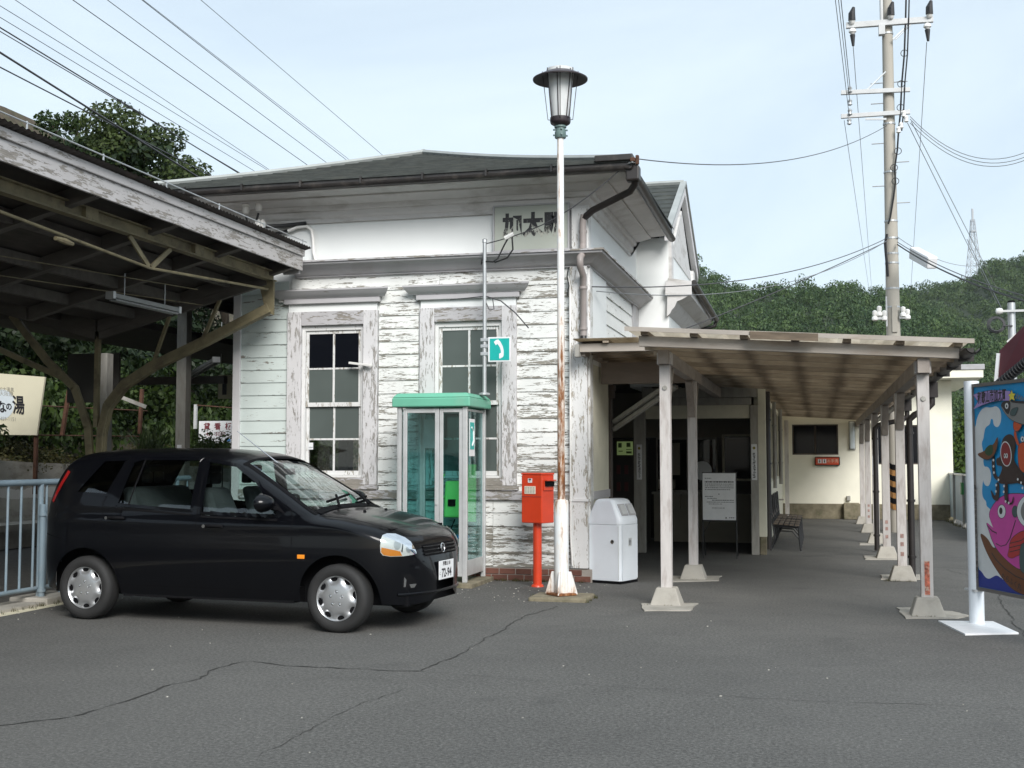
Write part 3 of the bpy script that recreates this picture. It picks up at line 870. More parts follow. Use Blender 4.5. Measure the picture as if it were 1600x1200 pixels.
# pent cornice across the bay with its cove and gutter
pp = [(-.02, 3.70), (.03, 3.74), (.06, 3.80), (.10, 3.84), (.14, 3.93), (.20, 3.95), (.30, 4.0), (.34, 4.03), (.34, 4.19), (.36, 4.20), (.36, 4.235), (.0, 4.30)]
m = MB(); A = [(BX + o_, BY0 - .1, z_) for o_, z_ in pp]; C_ = [(BX + o_, BY1 + .2, z_) for o_, z_ in pp]; n = len(pp)
m.grid([A, C_]); m.add(A, [tuple(range(n))]); m.add(C_, [tuple(range(n))])
m.build('bay_cornice', M['soffit'], B, smooth=35)
m = MB(); m.box(BX - .04, BX + .37, BY0 - .13, BY0 - .102, 4.02, 4.24); m.build('cornice_end', M['soffit'], B, bevel=.008)
m = MB(); m.tube([(BX + .40, BY0 - .1, 4.20), (BX + .41, BY1 + .35, 4.10)], .055, 8); m.build('gutter', M['gutter'], B, smooth=60)
m = MB(); m.tube([(BX + .41, BY1 + .3, 4.08), (BX + .38, BY1 + .3, 3.98), (BX + .05, BY1 + .1, 3.86)], .035, 8); m.build('downpipe', M['down_black'], B, smooth=60)
# bay roof, stepped courses on the slope towards the camera and away
m = MB(); NB = 11
for s in (-1, 1):
    for i in range(NB):
        t0, t1 = i / NB, (i + 1) / NB
        ya, yb = pk + s * 2.3 * (1 - t0), pk + s * 2.3 * (1 - t1)
        za, zb = 4.98 + 1.24 * t0 + .02, 4.98 + 1.24 * t1 + .003
        m.quad((-5.9, ya, za), (BX + .0, ya, za), (BX + .0, yb, zb), (-5.9, yb, zb))
        m.quad((-5.9, ya, za - .035), (BX + .0, ya, za - .035), (BX + .0, ya, za), (-5.9, ya, za))
m.build('bay_roof_slates', M['slate'], B, recalc=False)['kind'] = 'stuff'
m = MB()
for s in (-1, 1):
    e = pk + s * 2.32
    m.hexa([(BX + .0, e, 4.985), (BX + .10, e, 4.985), (BX + .10, pk, 6.22), (BX + .0, pk, 6.22), (BX, e, 5.03), (BX + .10, e, 5.03), (BX + .10, pk, 6.27), (BX, pk, 6.27)])
m.build('gable_coping', M['ridge'], B)
m = MB(); m.tube([(-5.9, pk, 6.25), (BX + .05, pk, 6.25)], .045, 6); m.build('ridge_cap', M['ridge'], B)

# --- porch below: cream return wall, dark post, ties, openings of the waiting room
m = MB(); m.box(WX + .0, WX + .03, FY + .2, 15.82, .16, 2.66); m.build('return_wall', M['cream'], B)
m = MB(); m.box(WX + .03, WX + .05, FY + .2, 15.82, .99, 1.09); o = m.build('band_board', M['peel_trim_h'], B); o['peel'] = .3
m = MB(); m.box(WX - .1, WX + .06, 15.84, 15.98, 0, 2.46); m.box(WX - .13, WX + .10, 15.80, 16.02, 2.40, 2.47); m.box(WX - .12, WX + .09, 15.81, 16.01, 2.30, 2.40)
m.build('porch_post', M['dark_wood'], B, bevel=.006)
m = MB(); m.box(WX + .06, -1.56, 15.09, 15.20, 2.44, 2.71); m.build('porch_beam', M['porch_beam'], B, bevel=.006)
for dz in (0, .10):
    m = MB(); m.bar((-2.64, 15.93, 1.98 - dz), (-1.72, 15.24, 2.50 - dz), .05, .05); m.build('porch_brace', M['grey_post'], B)
PY = 19.2
m = MB(); m.box(-2.86, -2.68, PY, PY + .14, 0, 2.34); m.build('pier', M['grey_post'], B, bevel=.005)
m = MB(); m.box(-1.02, -.90, PY, PY + .14, 0, 2.33); m.build('pier', M['grey_post'], B, bevel=.005)
m = MB(); m.box(-.90, -.785, PY + .01, PY + .15, .28, 2.6); m.build('pier_face', M['cream'], B, bevel=.004)
m = MB(); m.box(-.89, -.79, PY + .0, PY + .14, 0, .28); m.build('pier_foot', M['mossy'], B, bevel=.01)
m = MB(); m.box(WX, -.905, PY + .0, PY + .12, 2.46, 2.62); m.build('lintel', M['grey_post'], B, bevel=.005)
m = MB(); m.box(WX, -1.0, PY + .02, PY + .12, 2.34, 2.455); m.build('lintel', M['grey_post'], B, bevel=.005)
m = MB(); m.box(-2.67, -1.03, PY + .03, PY + .10, 2.13, 2.338); m.build('lintel_panel', M['cream'], B)
# waiting room shell
m = MB()
m.box(-4.5, -.9, 21.9, 22.0, 1.88, 2.7); m.box(-2.9, -.9, 21.9, 22.0, .15, .86); m.box(-2.9, -.9, 21.92, 22.0, 0, .15)
m.build('ticket_wall', M['interior'], B)
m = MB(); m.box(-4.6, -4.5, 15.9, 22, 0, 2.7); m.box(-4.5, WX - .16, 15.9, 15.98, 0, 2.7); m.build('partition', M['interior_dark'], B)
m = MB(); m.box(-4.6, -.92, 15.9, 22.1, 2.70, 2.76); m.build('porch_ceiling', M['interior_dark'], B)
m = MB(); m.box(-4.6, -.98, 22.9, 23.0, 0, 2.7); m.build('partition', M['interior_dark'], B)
m = MB(); m.box(-2.9, -1.74, 21.62, 21.9, .86, .90); m.build('ticket_counter', M['grey_post'], B)
for (a, b) in ((-2.85, -2.27), (-2.25, -1.75)):
    m = MB()
    m.box(a, a + .03, 21.9, 21.95, .9, 1.88); m.box(b - .03, b, 21.9, 21.95, .9, 1.88); m.box(a + .03, b - .03, 21.9, 21.95, 1.84, 1.88); m.box(a + .03, b - .03, 21.9, 21.95, .9, .93)
    f_ = m.build('ticket_window', M['grey_post'], B)
    m = MB(); m.box(a + .03, b - .03, 21.92, 21.926, .93, 1.84); m.build('pane', M['glass_shop'], f_)
m = MB(); xa, xb = -1.66, -.98
m.box(xa, xa + .04, 21.86, 21.95, 1.1, 1.93); m.box(xb - .04, xb, 21.86, 21.95, 1.1, 1.93); m.box(xa + .04, xb - .04, 21.86, 21.95, 1.1, 1.14); m.box(xa + .04, xb - .04, 21.86, 21.95, 1.89, 1.93)
f_ = m.build('ticket_window', M['cream'], B)
m = MB(); m.box(xa + .04, xb - .04, 21.9, 21.906, 1.14, 1.89); m.build('pane', M['glass_dark'], f_)
m = MB(); m.lathe([(.0, 0), (.17, 0), (.17, .012), (.155, .012), (.15, .004), (0, .004)], (-2.02, 21.88, 1.28), 28, 'y'); m.build('speaking_disc', M['galv'], B)
m = MB(); m.box(-2.74, -2.42, 21.84, 21.9, 1.2, 1.78); m.build('timetable_board', M['interior'], B)
m = MB(); m.box(-2.80, -2.50, 21.70, 21.89, .95, 1.12); m.box(-2.60, -2.4, 21.66, 21.86, .58, .86); m.build('meter_box', M['interior'], B, bevel=.01)
# side wall of the waiting room facing the walkway, with windows and pipes
m = MB(); m.box(-.97, -.87, PY + .16, 33, 0, 1.08); m.box(-.97, -.87, PY + .16, 33, 2.5, 2.68)
for a, b in ((PY + .16, 19.6), (21.6, 22.0), (24.0, 24.6), (26.9, 27.2), (29.4, 33)): m.box(-.97, -.87, a, b, 1.08, 2.5)
m.build('side_wall', M['cream_light'], B)
for a, b in ((19.6, 21.6), (22.0, 24.0), (24.6, 26.9), (27.2, 29.4)):
    m = MB(); m.box(-.91, -.85, a, a + .05, 1.08, 2.5); m.box(-.91, -.85, b - .05, b, 1.08, 2.5); m.box(-.91, -.85, a + .05, b - .05, 2.45, 2.5); m.box(-.91, -.82, a + .05, b - .05, 1.08, 1.13); m.box(-.90, -.86, (a+b)/2 - .02, (a+b)/2 + .02, 1.13, 2.45)
    f_ = m.build('window', M['cream'], B)
    m = MB(); m.box(-.895, -.888, a + .05, b - .05, 1.13, 2.45); m.build('pane', M['glass_dark'], f_)
for y, r_, mt in ((19.75, .05, 'down_black'), (23.0, .035, 'grey_post'), (26.75, .04, 'grey_post')):
    m = MB(); m.tube([(-.78, y, 0.05 if mt == 'down_black' else .95), (-.78, y, 2.6)], r_, 8)
    for z in (.6, 1.4, 2.1): m.tube([(-.78, y, z), (-.78, y, z + .03)], r_ + .012, 8)
    m.build('downpipe', M[mt], B, smooth=60)

# --- roof props on the platform side, cable gear under the eaves, conduit
m = MB(); m.box(-9.33, -9.17, 16.25, 16.41, 0, 3.9); m.build('roof_prop', M['grey_post'], B, bevel=.006)
m = MB(); m.box(-9.45, -9.35, 14.4, 30, 3.9, 4.05); m.build('roof_beam', M['rafter_dark'], B)
m = MB(); m.box(-9.29, -9.22, 16.235, 16.248, 1.62, 1.70); m.build('number_plate', M['white_sheet'], B)
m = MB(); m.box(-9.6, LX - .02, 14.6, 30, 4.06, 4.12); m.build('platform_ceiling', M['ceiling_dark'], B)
for u, v in ((384, 330), (404, 326)):
    p = at_y(u, v, 14.18)
    m = MB(); m.lathe([(.02, .10), (.05, .10), (.055, .06), (.04, .05), (.05, .0), (.035, -.03), (.02, -.03)], p, 12); m.build('insulator', M['ceramic'], B, smooth=50)
p = at_y(408, 351, 14.22)
m = MB(); m.lathe([(.02, -.06), (.06, -.06), (.075, -.02), (.05, 0), (.075, .03), (.05, .05), (.02, .06)], p, 14, 'x'); m.build('insulator', M['ceramic'], B, smooth=50)
m = MB()
m.tube([at_y(384, 337, 14.2), at_y(388, 352, 14.2)], .014, 6); m.tube([at_y(404, 333, 14.2), at_y(399, 350, 14.2)], .014, 6)
m.tube([at_y(411, 354, 14.24), at_y(440, 353, 14.36), at_y(478, 349, 14.37)], .028, 6)
m.tube([at_y(420, 366, 14.34), at_y(438, 364, 14.36), at_y(450, 360, 14.37)], .022, 6)
m.build('cable_entry', M['black_rubber'], B, smooth=60)
m = MB(); m.tube([at_y(450, 361, 14.36), at_y(465, 355, 14.37), at_y(480, 354, 14.37), at_y(487, 360, 14.37), at_y(489, 372, 14.37), at_y(490, 395, 14.37), at_y(493, 407, 14.36), at_y(504, 411, 14.33)], .021, 8)
m.build('conduit', M['ceramic'], B, smooth=60)
m = MB(); p = at_y(439, 469, 14.36); m.box(p.x - .03, p.x + .03, p.y, p.y + .05, p.z - .03, p.z + .03); m.build('junction_box', M['ceramic'], B, bevel=.006)
m = MB(); m.tube([at_y(888, 432, 14.33), (-2.905, 14.33, 3.6), (-2.905, 14.33, .55), (-2.88, 14.32, .2)], .012, 6); m.build('conduit', M['ceramic'], B)
m = MB(); m.tube([at_y(888, 418, 14.3), at_y(886, 432, 14.3), at_y(889, 447, 14.3), at_y(886, 462, 14.31)], .008, 5); m.build('cable_entry', M['black_rubber'], B)
m = MB(); m.bar(at_y(546, 567, 14.36), at_y(580, 571, 14.30), .05, .03); m.build('window_catch', M['ceramic'], B, bevel=.005)
m = MB(); pq = at_y(484, 697, 14.43); m.box(pq.x - .035, pq.x + .035, 14.455, 14.46, pq.z - .045, pq.z + .045); m.build('window_card', M['white_sheet'], B)
m = MB(); text_on(m, '1004', (pq.x, 14.453, pq.z - .02), (1, 0, 0), (0, 0, 1), .032, .9); m.build('card_lettering', M['ink'], B)

# ================================================================== STATION NAME BOARD (hangs on the frieze)
sb = thing('station_sign', at_y(832, 390, FY), 'grey green station name board with flaking black characters under the eaves', 'sign')
xa, xb, za, zb = -3.86, -2.93, 4.07, 4.62
m = MB(); m.box(xa, xb, FY - .085, FY - .02, za, zb); m.build('board', pmat('sign_board_grey_green', (.40, .425, .375), .55, .05, 2, dirt=((.33, .33, .27), .4)), sb, bevel=.004)
m = MB(); e = .018
m.box(xa - e, xa, FY - .10, FY - .01, za - e, zb + e); m.box(xb, xb + e, FY - .10, FY - .01, za - e, zb + e); m.box(xa, xb, FY - .10, FY - .01, zb, zb + e); m.box(xa, xb, FY - .10, FY - .01, za - e, za)
m.build('frame', M['trim_grey'], sb)
t = NT('flaking_sign_black')
n = t.noise(16, 7, .7, stretch=(1.6, 1, .8))
sep = t.node('ShaderNodeSeparateXYZ'); t.l.new(t.geo.outputs['Position'], sep.inputs[0])
k = t.math('ADD', n, t.math('MULTIPLY', t.math('SUBTRACT', 4.42, sep.outputs['Z']), .75))
t.col(t.ramp(k, [(.56, (.018, .018, .02)), (.64, (.35, .35, .31)), (.72, (.46, .46, .40))])); t.rough(.6)
m = MB()
for i, ch in enumerate('加太駅'):
    text_on(m, ch, (-3.63 + i * .262, FY - .0875, 4.36), (1, 0, 0), (0, 0, 1), .30, .84, .016)
m.build('lettering', t.mat, sb, recalc=False)

# ================================================================== PHONE BOOTH
bx0, bx1, by0, by1 = -4.84, -3.975, 13.52, 14.37
pb = thing('phone_booth', (-4.43, 13.9, 0), 'glass phone booth with mint green roof by the station wall', 'phone booth')
m = MB(); m.box(bx0 - .12, bx1 + .10, by0 - .12, by1 + .04, -.05, .05); m.build('plinth', M['mossy'], pb, bevel=.01)
m = MB()
zt = 2.10
ring = lambda d, z: [(bx0 - d, by0 - d, z), (bx1 + d, by0 - d, z), (bx1 + d, by1 + d, z), (bx0 - d, by1 + d, z)]
m.hexa(ring(.05, zt) + ring(.05, zt + .11)); m.hexa(ring(.05, zt + .111) + ring(.0, zt + .165))
m.build('roof', M['mint'], pb, bevel=.015)
c = .055
for x, y in ((bx0, by0), (bx1 - c, by0), (bx0, by1 - c), (bx1 - c, by1 - c)):
    m = MB(); m.box(x, x + c, y, y + c, .05, zt); m.build('corner_post', M['alu'], pb, bevel=.006)
def frame_panel(name, a, b, z0, z1, fixed, axis, wd=.035, th=.035, low=.10):
    """framed glass leaf between a and b along one axis, at the plane 'fixed' on the other"""
    f = MB()
    def bx(p, q, zz0, zz1, t0=0, t1=th):
        if axis == 'x': f.box(p, q, fixed + t0, fixed + t1, zz0, zz1)
        else: f.box(fixed + t0, fixed + t1, p, q, zz0, zz1)
    bx(a, a + wd, z0, z1); bx(b - wd, b, z0, z1); bx(a + wd, b - wd, z1 - wd, z1); bx(a + wd, b - wd, z0, z0 + low)
    fo = f.build(name, M['alu'], pb, bevel=.004)
    gl = MB()
    if axis == 'x': gl.box(a + wd, b - wd, fixed + .014, fixed + .019, z0 + low, z1 - wd)
    else: gl.box(fixed + .014, fixed + .019, a + wd, b - wd, z0 + low, z1 - wd)
    gl.build('pane', M['glass_booth'], fo)
    return fo
xm = bx0 + .52
frame_panel('door', bx0 + c + .02, xm, .12, zt - .02, by0 + .005, 'x', .05, .04, .17)
frame_panel('door', xm + .005, bx1 - c, .12, zt - .02, by0 + .012, 'x', .045, .03, .17)
frame_panel('side_panel', by0 + c, by1 - c, .12, zt - .02, bx1 - .045, 'y', .03, .03, .18)
frame_panel('side_panel', by0 + c, by1 - c, .12, zt - .02, bx0 + .012, 'y', .03, .03, .18)
frame_panel('back_panel', bx0 + c, bx1 - c, .12, zt - .02, by1 - .045, 'x', .03, .03, .18)
m = MB(); m.box(bx0 + .022, bx0 + .05, by0 - .012, by0, .3, zt); m.build('drip_rail', M['alu'], pb)
m = MB(); m.box(bx1 + .001, bx1 + .004, by0 + .09, by0 + .32, 1.52, 1.96); st = m.build('sticker', M['white_sheet'], pb)
m = MB(); m.box(bx1 + .005, bx1 + .007, by0 + .12, by0 + .29, 1.60, 1.92); m.build('sticker_print', M['teal_sign'], st)
m = MB(); m.tube([(bx1 + .0075, by0 + .17, 1.86), (bx1 + .0075, by0 + .24, 1.82), (bx1 + .0075, by0 + .25, 1.7), (bx1 + .0075, by0 + .19, 1.64)], .012, 6); m.build('sticker_handset', M['white_sheet'], st)
m = MB(); m.box(xm - .045, xm - .012, by0 - .012, by0 + .004, .95, 1.15); m.build('door_handle', M['alu'], pb, bevel=.004)
m = MB(); m.box(bx0 + .08, bx0 + .30, by1 - .07, by1 - .055, 1.62, 1.98); m.build('notice', M['galv'], pb)
# the green card phone inside on its board and shelf
ph = thing('payphone', (-4.20, 14.05, 1.05), 'green pay phone with handset inside the glass booth', 'pay phone')
m = MB(); m.box(-4.17, -4.05, 14.16, 14.20, .72, 1.42); m.build('backboard', M['payphone_back'], ph, bevel=.006)
m = MB(); m.hexa([(-4.40, 13.95, .78), (-4.18, 13.95, .78), (-4.18, 14.16, .78), (-4.40, 14.16, .78), (-4.40, 14.02, 1.22), (-4.18, 14.02, 1.22), (-4.18, 14.16, 1.22), (-4.40, 14.16, 1.22)]); m.build('body', M['payphone_green'], ph, bevel=.025)
m = MB(); m.tube([(-4.415, 13.97, 1.02), (-4.43, 13.93, 1.07), (-4.43, 13.93, 1.25), (-4.41, 13.97, 1.30)], [.03, .022, .022, .032], 8); m.build('handset', M['payphone_green'], ph, smooth=60)
m = MB(); m.box(-4.34, -4.25, 13.955, 13.985, .92, 1.0); m.build('keypad', M['trim_black'], ph)
m = MB(); m.tube([(-4.41, 13.95, 1.0), (-4.42, 13.93, .8), (-4.38, 13.92, .66), (-4.30, 13.94, .64), (-4.26, 13.99, .76)], .008, 6); m.build('cord', M['trim_black'], ph)
m = MB(); m.box(-4.46, -4.05, 13.90, 14.24, .50, .53); m.build('shelf', M['alu'], ph)
bk = thing('phone_directory', (-4.25, 14.0, .53), 'blue and yellow phone books lying on the shelf in the booth', 'book')
m = MB(); m.box(-4.30, -4.12, 13.93, 14.15, .531, .565); m.build('lower_book', flat('blue_cover', (.03, .20, .42), .5), bk)
m = MB(); m.box(-4.42, -4.31, 13.92, 14.13, .531, .56); m.build('upper_book', flat('yellow_cover', (.60, .42, .03), .5), bk)

# ================================================================== STEEL POLE WITH PHONE SIGN (stands on the booth roof)
px_, py_ = at_y(757, 612, 14.08).x, 14.08
ptop = at_y(757, 379, py_).z
sp = thing('sign_pole', (px_, py_, zt + .165), 'thin galvanised pole rising from the booth roof, tied to the eaves by a cable', 'pole')
m = MB(); m.tube([(px_, py_, zt + .165), (px_, py_, ptop)], .024, 10); m.lathe([(.03, 0), (.03, .04), (.012, .05)], (px_, py_, ptop), 10); m.build('pole', M['galv'], sp, smooth=60)
m = MB(); m.lathe([(.07, 0), (.07, .02), (.03, .03)], (px_, py_, zt + .165), 12); m.build('base_flange', M['galv'], sp)
for v in (531, 541, 553): 
    z = at_y(757, v, py_).z
    m = MB(); m.box(px_ - .045, px_ + .06, py_ - .03, py_ + .03, z - .02, z + .02); m.build('clamp', M['galv'], sp, bevel=.004)
m = MB(); e1 = Vector((-2.02, 13.72, 4.98)); p0 = Vector((px_, py_, ptop - .02)); m.tube([p0 + (e1 - p0) * (i / 10) - Vector((0, 0, .18 * math.sin(math.pi * i / 10))) for i in range(11)], .007, 5); m.build('tie_cable', M['wire'], sp)
m = MB(); q = p0 + (e1 - p0) * .17 - Vector((0, 0, .08)); m.tube([q - Vector((.05, 0, .02)), q + Vector((.06, 0, .03))], .03, 8); m.build('strain_clamp', M['ceramic'], sp)
m = MB(); m.tube([q, q + Vector((-.06, 0, -.10)), q + Vector((-.14, 0, -.26)), q + Vector((-.20, 0, -.30)), (px_, py_, q.z - .28)], .011, 5); m.tube([q + Vector((.04, 0, 0)), q + Vector((.05, 0, -.16)), q + Vector((-.02, 0, -.26)), q + Vector((-.18, 0, -.31))], .011, 5)
m.tube([(px_ - .02, py_, q.z - .29), (px_ - .06, py_ + .06, q.z - .30), (px_ - .08, py_ + .18, q.z - .22)], .008, 5)
m.build('drop_cable', M['black_rubber'], sp, smooth=60)
z = at_y(757, 463, py_).z
m = MB(); m.tube([(px_ + .02, py_, z), (px_ + .2, py_ + .02, z - .06), (px_ + .36, py_ + .1, z - .2), (px_ + .5, py_ + .22, z - .38)], .008, 5); m.tube([(px_ + .1, py_, z - .02), (px_ + .12, py_, z - .16), (px_ + .06, py_, z - .17), (px_ + .02, py_, z - .08)], .007, 5); m.tube([(px_ - .5, py_ + .2, z + .0), (px_, py_, z)], .006, 5)
m.build('drop_cable', M['wire'], sp, smooth=60)
a, b = at_y(763, 527, py_ - .04), at_y(798, 565, py_ - .04)
ps = thing('phone_sign', ((a.x + b.x) / 2, py_ - .04, b.z), 'teal square sign with a white telephone handset on the thin pole', 'sign')
m = MB(); m.box(a.x, b.x, py_ - .05, py_ - .035, b.z, a.z); m.build('panel', M['white_sheet'], ps, bevel=.004)
m = MB(); m.box(a.x + .022, b.x - .015, py_ - .053, py_ - .0505, b.z + .018, a.z - .018); m.build('face', M['teal_sign'], ps)
w_, h_ = b.x - a.x, a.z - b.z
hp = [(.26, .80), (.36, .88), (.46, .90), (.56, .80), (.66, .62), (.70, .45), (.70, .26), (.66, .18), (.52, .12), (.50, .14), (.50, .32), (.58, .36), (.57, .46), (.53, .58), (.46, .68), (.41, .72), (.35, .66)]
m = MB(); m.prism([(a.x + w_ * x, py_ - .0535, b.z + h_ * y) for x, y in hp], (0, -.002, 0)); m.build('handset_symbol', M['white_sheet'], ps)

# ================================================================== POSTBOX
px0, px1 = -3.36, -3.02
rb = thing('postbox', (-3.19, 13.77, 0), 'red postbox on a round red post beside the rusty lamp pole', 'postbox')
m = MB(); m.tube([(-3.195, 13.80, 0), (-3.195, 13.80, .76)], .052, 16); m.lathe([(.075, 0), (.07, .02), (.055, .03)], (-3.195, 13.80, 0), 16); m.build('post', M['post_red'], rb, smooth=50)
rbm = Matrix.Rotation(R(-24), 4, 'Z'); ctr = Vector((-3.195, 13.82, 0))
def rbx(x0, x1, y0, y1, z0, z1):
    return [ctr + rbm @ Vector(p) for p in ((x0,y0,z0),(x1,y0,z0),(x1,y1,z0),(x0,y1,z0),(x0,y0,z1),(x1,y0,z1),(x1,y1,z1),(x0,y1,z1))]
m = MB(); m.hexa(rbx(-.15, .15, -.12, .12, .74, 1.30)); m.build('box', M['post_red'], rb, bevel=.012)
m = MB(); m.hexa(rbx(-.155, .155, -.125, .125, 1.30, 1.325)); m.build('lid', M['post_red'], rb, bevel=.01)
m = MB(); m.hexa([p for p in rbx(.15, .21, -.09, .09, 1.23, 1.245)]); m.hexa(rbx(.15, .165, -.095, .095, 1.12, 1.23)); m.build('slot_hood', M['post_red'], rb, bevel=.004)
m = MB(); m.hexa(rbx(.166, .185, -.08, .08, 1.17, 1.225)); m.build('slot', M['trim_black'], rb)
m = MB(); m.hexa(rbx(-.145, .145, -.124, -.1205, 1.045, 1.05)); m.build('door_seam', M['ink_maroon'], rb)
m = MB(); m.hexa(rbx(-.10, .06, -.125, -.1205, 1.08, 1.17)); m.build('label', M['label_cream'], rb)
m = MB(); m.hexa(rbx(-.05, .01, -.1245, -.1205, 1.21, 1.26)); pl = m.build('plate', M['white_sheet'], rb)
m = MB(); text_on(m, '〒', ctr + rbm @ Vector((-.02, -.1255, 1.236)), rbm @ Vector((1, 0, 0)), (0, 0, 1), .045, 1.1, .002); m.build('postal_mark', M['ink'], pl)
m = MB()
for i in range(4):
    for j in range(5):
        x = -.092 + i * .037; m.hexa(rbx(x, x + .026, -.1256, -.1252, 1.09 + j * .015, 1.096 + j * .015))
m.build('label_print', M['ink_grey'], rb)['kind'] = 'stuff'

# ================================================================== STREET LAMP
lx, ly = -2.655, 12.60
M['gusset'] = rusty('gusset_rusting_white', (.74, .76, .76), .2, [(0, .75), (.012, .5), (.03, .1), (1, .1)])
lp = thing('street_lamp', (lx, ly, 0), 'tall white lamp post streaked with rust, dark disc shade over a milky lantern', 'street lamp')
m = MB()
q = lambda u, v: at_z(u, v, 0)
m.box(lx - .31, lx + .31, ly - .24, ly + .28, -.05, .045); m.build('plinth', M['mossy'], lp, bevel=.02)
m = MB(); m.lathe([(.17, 0), (.17, .02), (.08, .025)], (lx, ly, .05), 4); m.build('base_plate', M['rusty_plate'], lp)
for k in range(4):
    a_ = k * math.pi / 2 + .0
    d = Vector((math.cos(a_), math.sin(a_), 0)); nn = Vector((-d.y, d.x, 0)) * .008
    base = Vector((lx, ly, .06))
    pts = [base + d * .07, base + d * .175, base + d * .165 + Vector((0, 0, .035)), base + d * .105 + Vector((0, 0, .235)), base + d * .07 + Vector((0, 0, .235))]
    m = MB(); m.prism([p - nn for p in pts], nn * 2); m.build('gusset', M['gusset'], lp)
m = MB(); m.lathe([(.078, .06), (.078, 1.03), (.072, 1.05), (.045, 1.055), (.044, 1.06)], (lx, ly, 0), 20); m.build('base_tube', M['lamp_base'], lp, smooth=40)
m = MB(); m.lathe([(.042, 1.055), (.041, 2.2), (.039, 3.6), (.037, 4.98)], (lx, ly, 0), 16); m.build('pole', M['lamp_pole'], lp, smooth=40)
m = MB(); m.lathe([(.058, 4.96), (.062, 4.965), (.062, 5.03), (.052, 5.035), (.052, 5.07), (.066, 5.075), (.066, 5.10)], (lx, ly, 0), 16)
for k in range(4):
    for z in (4.99, 5.05): 
        d = Vector((math.cos(k * 1.57 + .4), math.sin(k * 1.57 + .4), 0)); p = Vector((lx, ly, z)) + d * .05; m.tube([p, p + d * .03], .01, 6)
m.build('collar', M['lamp_green'], lp, smooth=40)
m = MB(); m.lathe([(.06, 5.09), (.105, 5.12), (.112, 5.14), (.112, 5.185), (.09, 5.19)], (lx, ly, 0), 20); m.build('lantern_base', M['lamp_dark'], lp, smooth=40)
m = MB(); m.lathe([(.085, 5.185), (.10, 5.30), (.148, 5.68), (.15, 5.72)], (lx, ly, 0), 20); m.build('lantern', M['lamp_glass'], lp, smooth=40)
for k in range(8):
    a_ = k * math.pi / 4 + .2; d = Vector((math.cos(a_), math.sin(a_), 0))
    m = MB(); m.tube([Vector((lx, ly, 5.16)) + d * .10, Vector((lx, ly, 5.165)) + d * .135, Vector((lx, ly, 5.70)) + d * .195], .0045, 5); m.build('cage_rod', M['lamp_dark'], lp)
for k in range(6):
    a_ = k * math.pi / 3 + .5; d = Vector((math.cos(a_), math.sin(a_), 0))
    m = MB(); m.bar(Vector((lx, ly, 5.19)) + d * .092, Vector((lx, ly, 5.70)) + d * .152, .010, .006, d); m.build('lantern_rib', M['lamp_dark'], lp)
m = MB(); m.lathe([(.15, 5.665), (.285, 5.60), (.298, 5.60), (.300, 5.612), (.20, 5.665), (.12, 5.70), (.02, 5.715)], (lx, ly, 0), 40); m.build('shade', M['lamp_dark'], lp, smooth=40)

# ================================================================== LITTER BIN
bn = thing('litter_bin', (-2.43, 14.55, 0), 'white enamel litter bin with sloping top openings beside the entrance', 'litter bin', rz=R(-20))
def bin_body():
    m = MB(); hw, hd = .235, .22
    def rg(dx, dy, z, rr=.06, cx=0):
        P = []
        for sx, sy, a0 in ((1, -1, -90), (1, 1, 0), (-1, 1, 90), (-1, -1, 180)):
            for i in range(4):
                a_ = R(a0 + i * 30); P.append((cx + sx * (dx - rr) + rr * math.cos(a_), sy * (dy - rr) + rr * math.sin(a_), z))
        return P
    rows = [rg(hw, hd, .035), rg(hw, hd, .70), rg(hw + .006, hd + .006, .705), rg(hw + .006, hd + .006, .76), rg(hw * .985, hd + .002, .785), rg(hw * .66, hd * .97, .945, .05), rg(hw * .585, hd * .95, .98, .05), rg(hw * .47, hd * .92, .999, .045), rg(hw * .28, hd * .86, 1.008, .03)]
    n = len(rows[0]); rows = [r_ + [r_[0]] for r_ in rows]
    m.grid(rows); m.add(rows[-1][:-1], [tuple(range(n))]); m.add(rows[0][:-1], [tuple(reversed(range(n)))])
    return m
bin_body().build('body', M['bin_white'], bn, local=True, smooth=40)
m = MB(); m.box(-.225, .225, -.21, .21, 0, .035); m.build('base', M['trim_black'], bn, local=True)
def on_slope(s, y0, y1, t0, t1, out):       # patch on the sloping top, s=+1 right slope
    hw = .241; A = Vector((s * .2415, 0, .765)); Bv = Vector((s * .148, 0, .957)); d = Bv - A; nrm = Vector((d.z * s, 0, -d.x * s)).normalized() * out
    return [A + d * t0 + nrm + Vector((0, y0, 0)), A + d * t0 + nrm + Vector((0, y1, 0)), A + d * t1 + nrm + Vector((0, y1, 0)), A + d * t1 + nrm + Vector((0, y0, 0))]
for y0_, y1_ in ((-.17, -.01), (.02, .18)):
    m = MB(); m.prism(on_slope(1, y0_, y1_, .22, .92, .002), (.008, 0, .004)); fr_ = m.build('flap_frame', M['trim_grey'], bn, local=True)
    m = MB(); m.prism(on_slope(1, y0_ + .02, y1_ - .02, .30, .86, .014), (.003, 0, .0015)); m.build('flap', M['galv_white'], bn, local=True)
m = MB(); m.box(.237, .2385, -.19, .19, .05, .70); m.build('door', M['bin_white'], bn, local=True, bevel=.001)
m = MB(); m.box(-.2, .2, -.2215, -.2205, .05, .69); m.build('side_door', M['bin_white'], bn, local=True)
m = MB(); m.box(.199, .202, -.2225, -.2195, .05, .69); m.box(-.202, -.199, -.2225, -.2195, .05, .69); m.build('door_gap', M['ink_grey'], bn, local=True)
m = MB(); m.lathe([(.0, -.004), (.024, -.004), (.024, 0), (.0, 0)], (.12, -.2225, .50), 16, 'y'); lk = m.build('lock', M['chrome'], bn, local=True)
m = MB(); m.lathe([(.0, -.005), (.009, -.005), (.009, 0), (0, 0)], (.12, -.226, .50), 10, 'y'); m.build('keyhole', M['trim_black'], lk, local=True)
